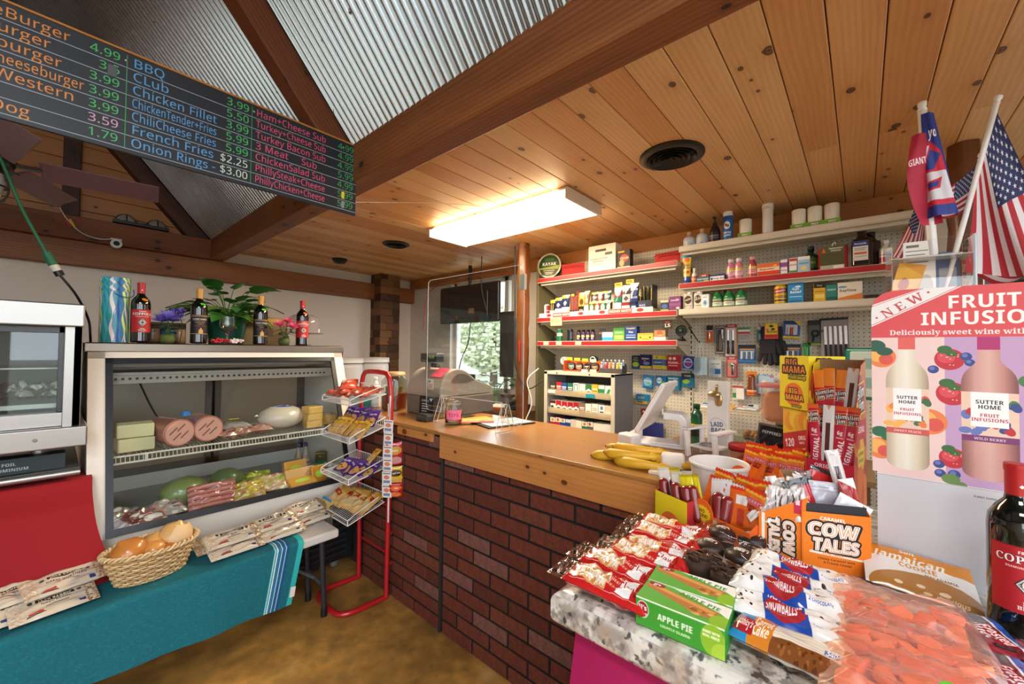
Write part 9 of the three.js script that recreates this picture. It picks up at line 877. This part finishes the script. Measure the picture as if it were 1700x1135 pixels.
// ---------- behind the counter, window side ----------
{ const g = G('wall_television','black television seen from behind, hung in front of the left window','television',[3.12,1.88,-3.38],WEST);M('case',bx(0.98,0.44,0.05,0.03),C('#17171a',0.35),g);M('rear_hump',bx(0.7,0.3,0.03,0.02).translate(0,-0.02,0.035),C('#131315',0.4),g);M('label',bx(0.09,0.06,0.001).translate(0.1,-0.09,0.0505),C('#7a5a40',0.6),g);M('bracket',mg([rod([0,0.2,-0.02],[0,0.44,-0.02],0.02),bx(0.2,0.2,0.02).translate(0,0.1,-0.03)]),blackP,g);M('power_cable',tube([[0.05,-0.2,0.01],[0.02,-0.45,0.02],[-0.08,-0.62,0.02],[-0.18,-0.85,0.0]],0.006,30),blackP,g);}
{ const g = G('back_desk','narrow brown desk under the left window','desk',[3.1,0,-3.3]);M('desk_top',box(-0.25,0.2,0.75,0.785,-0.75,0.95),C('#6e4a30',0.45),g);for (const [x,z] of [[-0.22,-0.7],[-0.22,0.9],[0.16,-0.7],[0.16,0.9]]) M('leg',box(x - 0.02,x + 0.02,0,0.75,z - 0.02,z + 0.02),C('#4e3420'),g);}
{ const g = G('cut_plant','leafy green cutting in a glass of water on the desk','plant',[3.05,0.786,-2.86]);M('glass',lathe([[0.0001,0],[0.04,0],[0.045,0.15],[0.042,0.15],[0.038,0.006],[0.0001,0.006]],24),phy('#e6eee6',0.05,{ transmission:0.95,thickness:0 }),g);plantLeaves(g,Array.from({ length:16 },(_,i) => [i * 2.4,0.5 + 0.7 * hash(i,9),0.11,0.1 + 0.13 * hash(i,8),i % 4]),0.12);}
{ const o = M('desk_organizer',mg([bb(0.36,0.3,0.02),bb(0.3,0.16,0.14).translate(0,0,0.08)]),C('#2a2a2e',0.4));at(o,3.08,0.786,-3.4,WEST);tag(o,'black desk organizer on the back desk under the television','organizer');const o2 = M('paper_sheet',bx(0.24,0.12,0.003),C('#8f898c',0.6));at(o2,2.97,1.05,-3.42,WEST,-0.1);tag(o2,'grey sheet standing against the black desk organizer','paper');const o3 = M('desk_phone',mg([bb(0.2,0.05,0.17,0.01),bb(0.06,0.045,0.19,0.014).translate(-0.05,0.045,0)]),C('#222328',0.35));at(o3,2.97,0.786,-2.5,WEST + 0.3);tag(o3,'dark desk telephone at the right end of the back desk','telephone');}
for (const [i,l,c] of [[0,'red edged magazine, lowest in the pile on the back desk','#a83a34'],[1,'pale magazine on top of the pile on the back desk','#d3cac0']]) { const o = M('magazine',bb(0.2,0.012,0.16,0.002),C(c,0.5));at(o,2.95,0.786 + i * 0.0125,-2.72,0.2 + i * 0.2);tag(o,l,'magazine');}
{ const s = G('office_chair','black office chair behind the cash register','chair',[2.45,0,-3.1]);const m = C('#17181c',0.6),d = M('backrest',bx(0.4,0.42,0.06,0.04),m,s);at(d,-0.1,1.02,0.05,WEST - 0.5,-0.15);M('seat',bx(0.44,0.08,0.44,0.03).translate(0,0.5,0),m,s);M('pedestal',cyl(0.03,0.03,0.46),blackP,s);M('star_base',mg([0,1,2,3,4].map((k) => bx(0.28,0.03,0.04).translate(0.14,0.03,0).rotateY(k * 1.257))),blackP,s);M('back_post',rod([-0.04,0.5,0.1],[-0.08,0.9,0.06],0.02),blackP,s);}
for (const [i,x,z,l] of [[0,2.1,-4.2,'white plastic storage drum behind the deli case, left one'],[1,2.48,-4.3,'white plastic storage drum beside the plank pillar, right one']]) { const o = G('storage_drum',l,'drum',[x,0,z]);M('drum_body',lathe([[0.0001,0.02],[0.15,0.02],[0.17,0.1],[0.17,1.15],[0.16,1.2],[0.0001,1.2]],30),phy('#d2cfca',0.4),o);M('lid',lathe([[0.0001,1.26],[0.175,1.255],[0.178,1.2],[0.17,1.2]],30),C('#dcd9d4',0.4),o);}
{ const t = G('bin_bench','low wooden bench under the far beam behind the deli case','bench',[1.4,0,-4.4]);M('bench_board',bb(0.7,0.04,0.4).translate(0,0.42,0),C('#6a4a30'),t);for (const x of [-0.3,0.3]) M('leg',bb(0.05,0.42,0.36).translate(x,0,0),C('#54391f'),t);}
bottle('sanitizer_bottle','clear pump sanitizer bottle behind the red rack','bottle',[1.46,CT,-2.5],bot(0.034,0.18,0.03,0.014,0.012),'#d5d9da',[0.014,0.18,0.025,'#ecebe8'],[0.0343,0.03,0.1,4.5,'#e4e8e8',[['r',0.1,0.3,0.8,0.2,'#7aa0b4']]],WEST);
{ const g = G('pickle_jar','large clear jar with tan lid and red brine behind the red rack','jar',[1.5,CT,-2.33]);M('glass',lathe([[0.0001,0],[0.08,0],[0.085,0.01],[0.085,0.19],[0.06,0.215],[0.06,0.235],[0.057,0.235],[0.056,0.215],[0.081,0.188],[0.081,0.012],[0.0001,0.006]],32),phy('#eef0ec',0.03,{ transmission:1,thickness:0 }),g);M('brine',cyl(0.079,0.079,0.1,28).translate(0,0.008,0),phy('#c0482a',0.1,{ transmission:0.4,thickness:0 }),g);M('pickles',mg([0,1,2,3].map((k) => rod([0.04 * Math.cos(k * 1.6),0.03,0.04 * Math.sin(k * 1.6)],[0.045 * Math.cos(k * 1.6 + 0.2),0.15,0.045 * Math.sin(k * 1.6 + 0.2)],0.014,10))),C('#8a7a3a',0.4),g);M('lid',lathe([[0.063,0.22],[0.066,0.222],[0.066,0.245],[0.0001,0.248]],28),C('#a8875c',0.45),g);}
{ const o = M('teal_basket',lathe([[0.0001,0],[0.06,0],[0.075,0.07],[0.078,0.075],[0.072,0.072],[0.058,0.006],[0.0001,0.006]],24),C('#2fa8a0',0.5));o.position.set(1.36,CT,-2.52);tag(o,'small teal plastic basket behind the rack beside the sanitizer','basket');const t = M('tissue_paper',mg([bx(0.14,0.05,0.12,0.01),new THREE.ConeGeometry(0.05,0.12,5).translate(0,0.07,0)]),C('#b6c4dc',0.8));t.position.set(1.93,1.075,-2.35);tag(t,'pale blue tissues rising behind the cash register','tissues');const tb = M('tissue_stand',bx(0.16,1.05,0.14),C('#3a3c46',0.5));tb.position.set(1.93,0.53,-2.35);tb.position.y = 0.525;tag(tb,'dark pedestal carrying the pale blue tissues','stand');}
for (const [l,P,c,r] of [['black cable running down the log post by the window',[[2.74,2.3,-2.36],[2.73,1.6,-2.34],[2.72,1.15,-2.3],[2.76,1.02,-2.2],[2.86,1.1,-2.12]],'#161616',0.006],['white cable looping down beside the cigarette cabinet',[[2.82,1.2,-2.14],[2.74,1.1,-2.2],[2.75,0.9,-2.16],[2.72,0.75,-2.2]],'#e6e2da',0.005],['thin cord hanging from the ceiling down to the television',[[2.9,HC,-2.95],[2.88,2.0,-2.93],[2.9,1.75,-2.87]],'#161616',0.005],['red light string sagging above the left window',[[3.1,1.6,-4.2],[3.1,2.05,-4.1],[3.08,2.18,-3.5],[3.05,2.15,-2.9],[2.98,2.12,-2.6]],'#b8402c',0.005],['clear line running from the menu board to the fluorescent fixture',[[1.0,2.1,-1.95],[1.5,2.2,-1.8],[1.8,2.25,-1.75]],'#e8e0d0',0.0015]]) tag(M('cable',tube(P,r,40,6),C(c,0.5)),l,'cable');
{ const o = M('red_clip_tool',mg([bb(0.014,0.06,0.014),bb(0.012,0.12,0.008).translate(0,-0.12,0)]),C('#b8262a',0.4));at(o,2.735,1.38,-2.29);tag(o,'red handled tool hanging on the log post','tool');const b = M('dark_jacket',pillowGeo(0.2,0.7,0.1,null,{ sd:4,cr:0.02,wr:0.5 }),C('#1f1d1e',0.9));at(b,3.2,1.42,-2.86,WEST);tag(b,'dark garment hanging at the right side of the left window','garment');}
{ const d = G('document_case','teal and white plastic case standing behind the knife set','case',[3.1,1.24,0.02],WEST - 0.5);M('case_shell',bx(0.2,0.3,0.05,0.016),PL('#17877a'),d);M('case_face',bx(0.17,0.27,0.052,0.012).translate(0.012,0,0.002),C('#c9dcd8',0.4),d);for (const y of [0.06,-0.05]) M('window_panel',bx(0.05,0.06,0.003).translate(0.03,y,0.029),C('#8fb8b4',0.3),d);M('hang_hook',rod([0,0.14,-0.02],[0,0.14,-0.15],0.003),blackP,d);}
// ---------- outside ----------
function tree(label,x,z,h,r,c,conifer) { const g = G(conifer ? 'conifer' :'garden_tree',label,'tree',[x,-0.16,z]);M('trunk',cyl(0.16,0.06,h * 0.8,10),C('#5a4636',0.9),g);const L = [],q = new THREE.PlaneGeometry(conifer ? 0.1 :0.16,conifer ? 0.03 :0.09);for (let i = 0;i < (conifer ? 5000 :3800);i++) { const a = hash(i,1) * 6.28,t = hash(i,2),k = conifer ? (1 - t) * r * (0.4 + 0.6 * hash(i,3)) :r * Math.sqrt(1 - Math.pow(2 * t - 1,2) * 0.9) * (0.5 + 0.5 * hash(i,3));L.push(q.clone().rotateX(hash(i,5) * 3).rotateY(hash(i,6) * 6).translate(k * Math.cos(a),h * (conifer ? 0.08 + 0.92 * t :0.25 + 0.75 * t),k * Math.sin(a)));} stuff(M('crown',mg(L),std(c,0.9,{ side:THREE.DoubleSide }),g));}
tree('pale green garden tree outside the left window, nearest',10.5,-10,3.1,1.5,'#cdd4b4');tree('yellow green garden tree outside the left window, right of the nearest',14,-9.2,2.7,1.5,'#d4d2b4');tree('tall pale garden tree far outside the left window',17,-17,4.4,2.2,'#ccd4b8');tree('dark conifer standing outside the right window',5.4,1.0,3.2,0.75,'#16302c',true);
scene.traverse((o) => { if (o.isMesh) { o.castShadow = true;o.receiveShadow = true;} });
renderer.render(scene,camera);
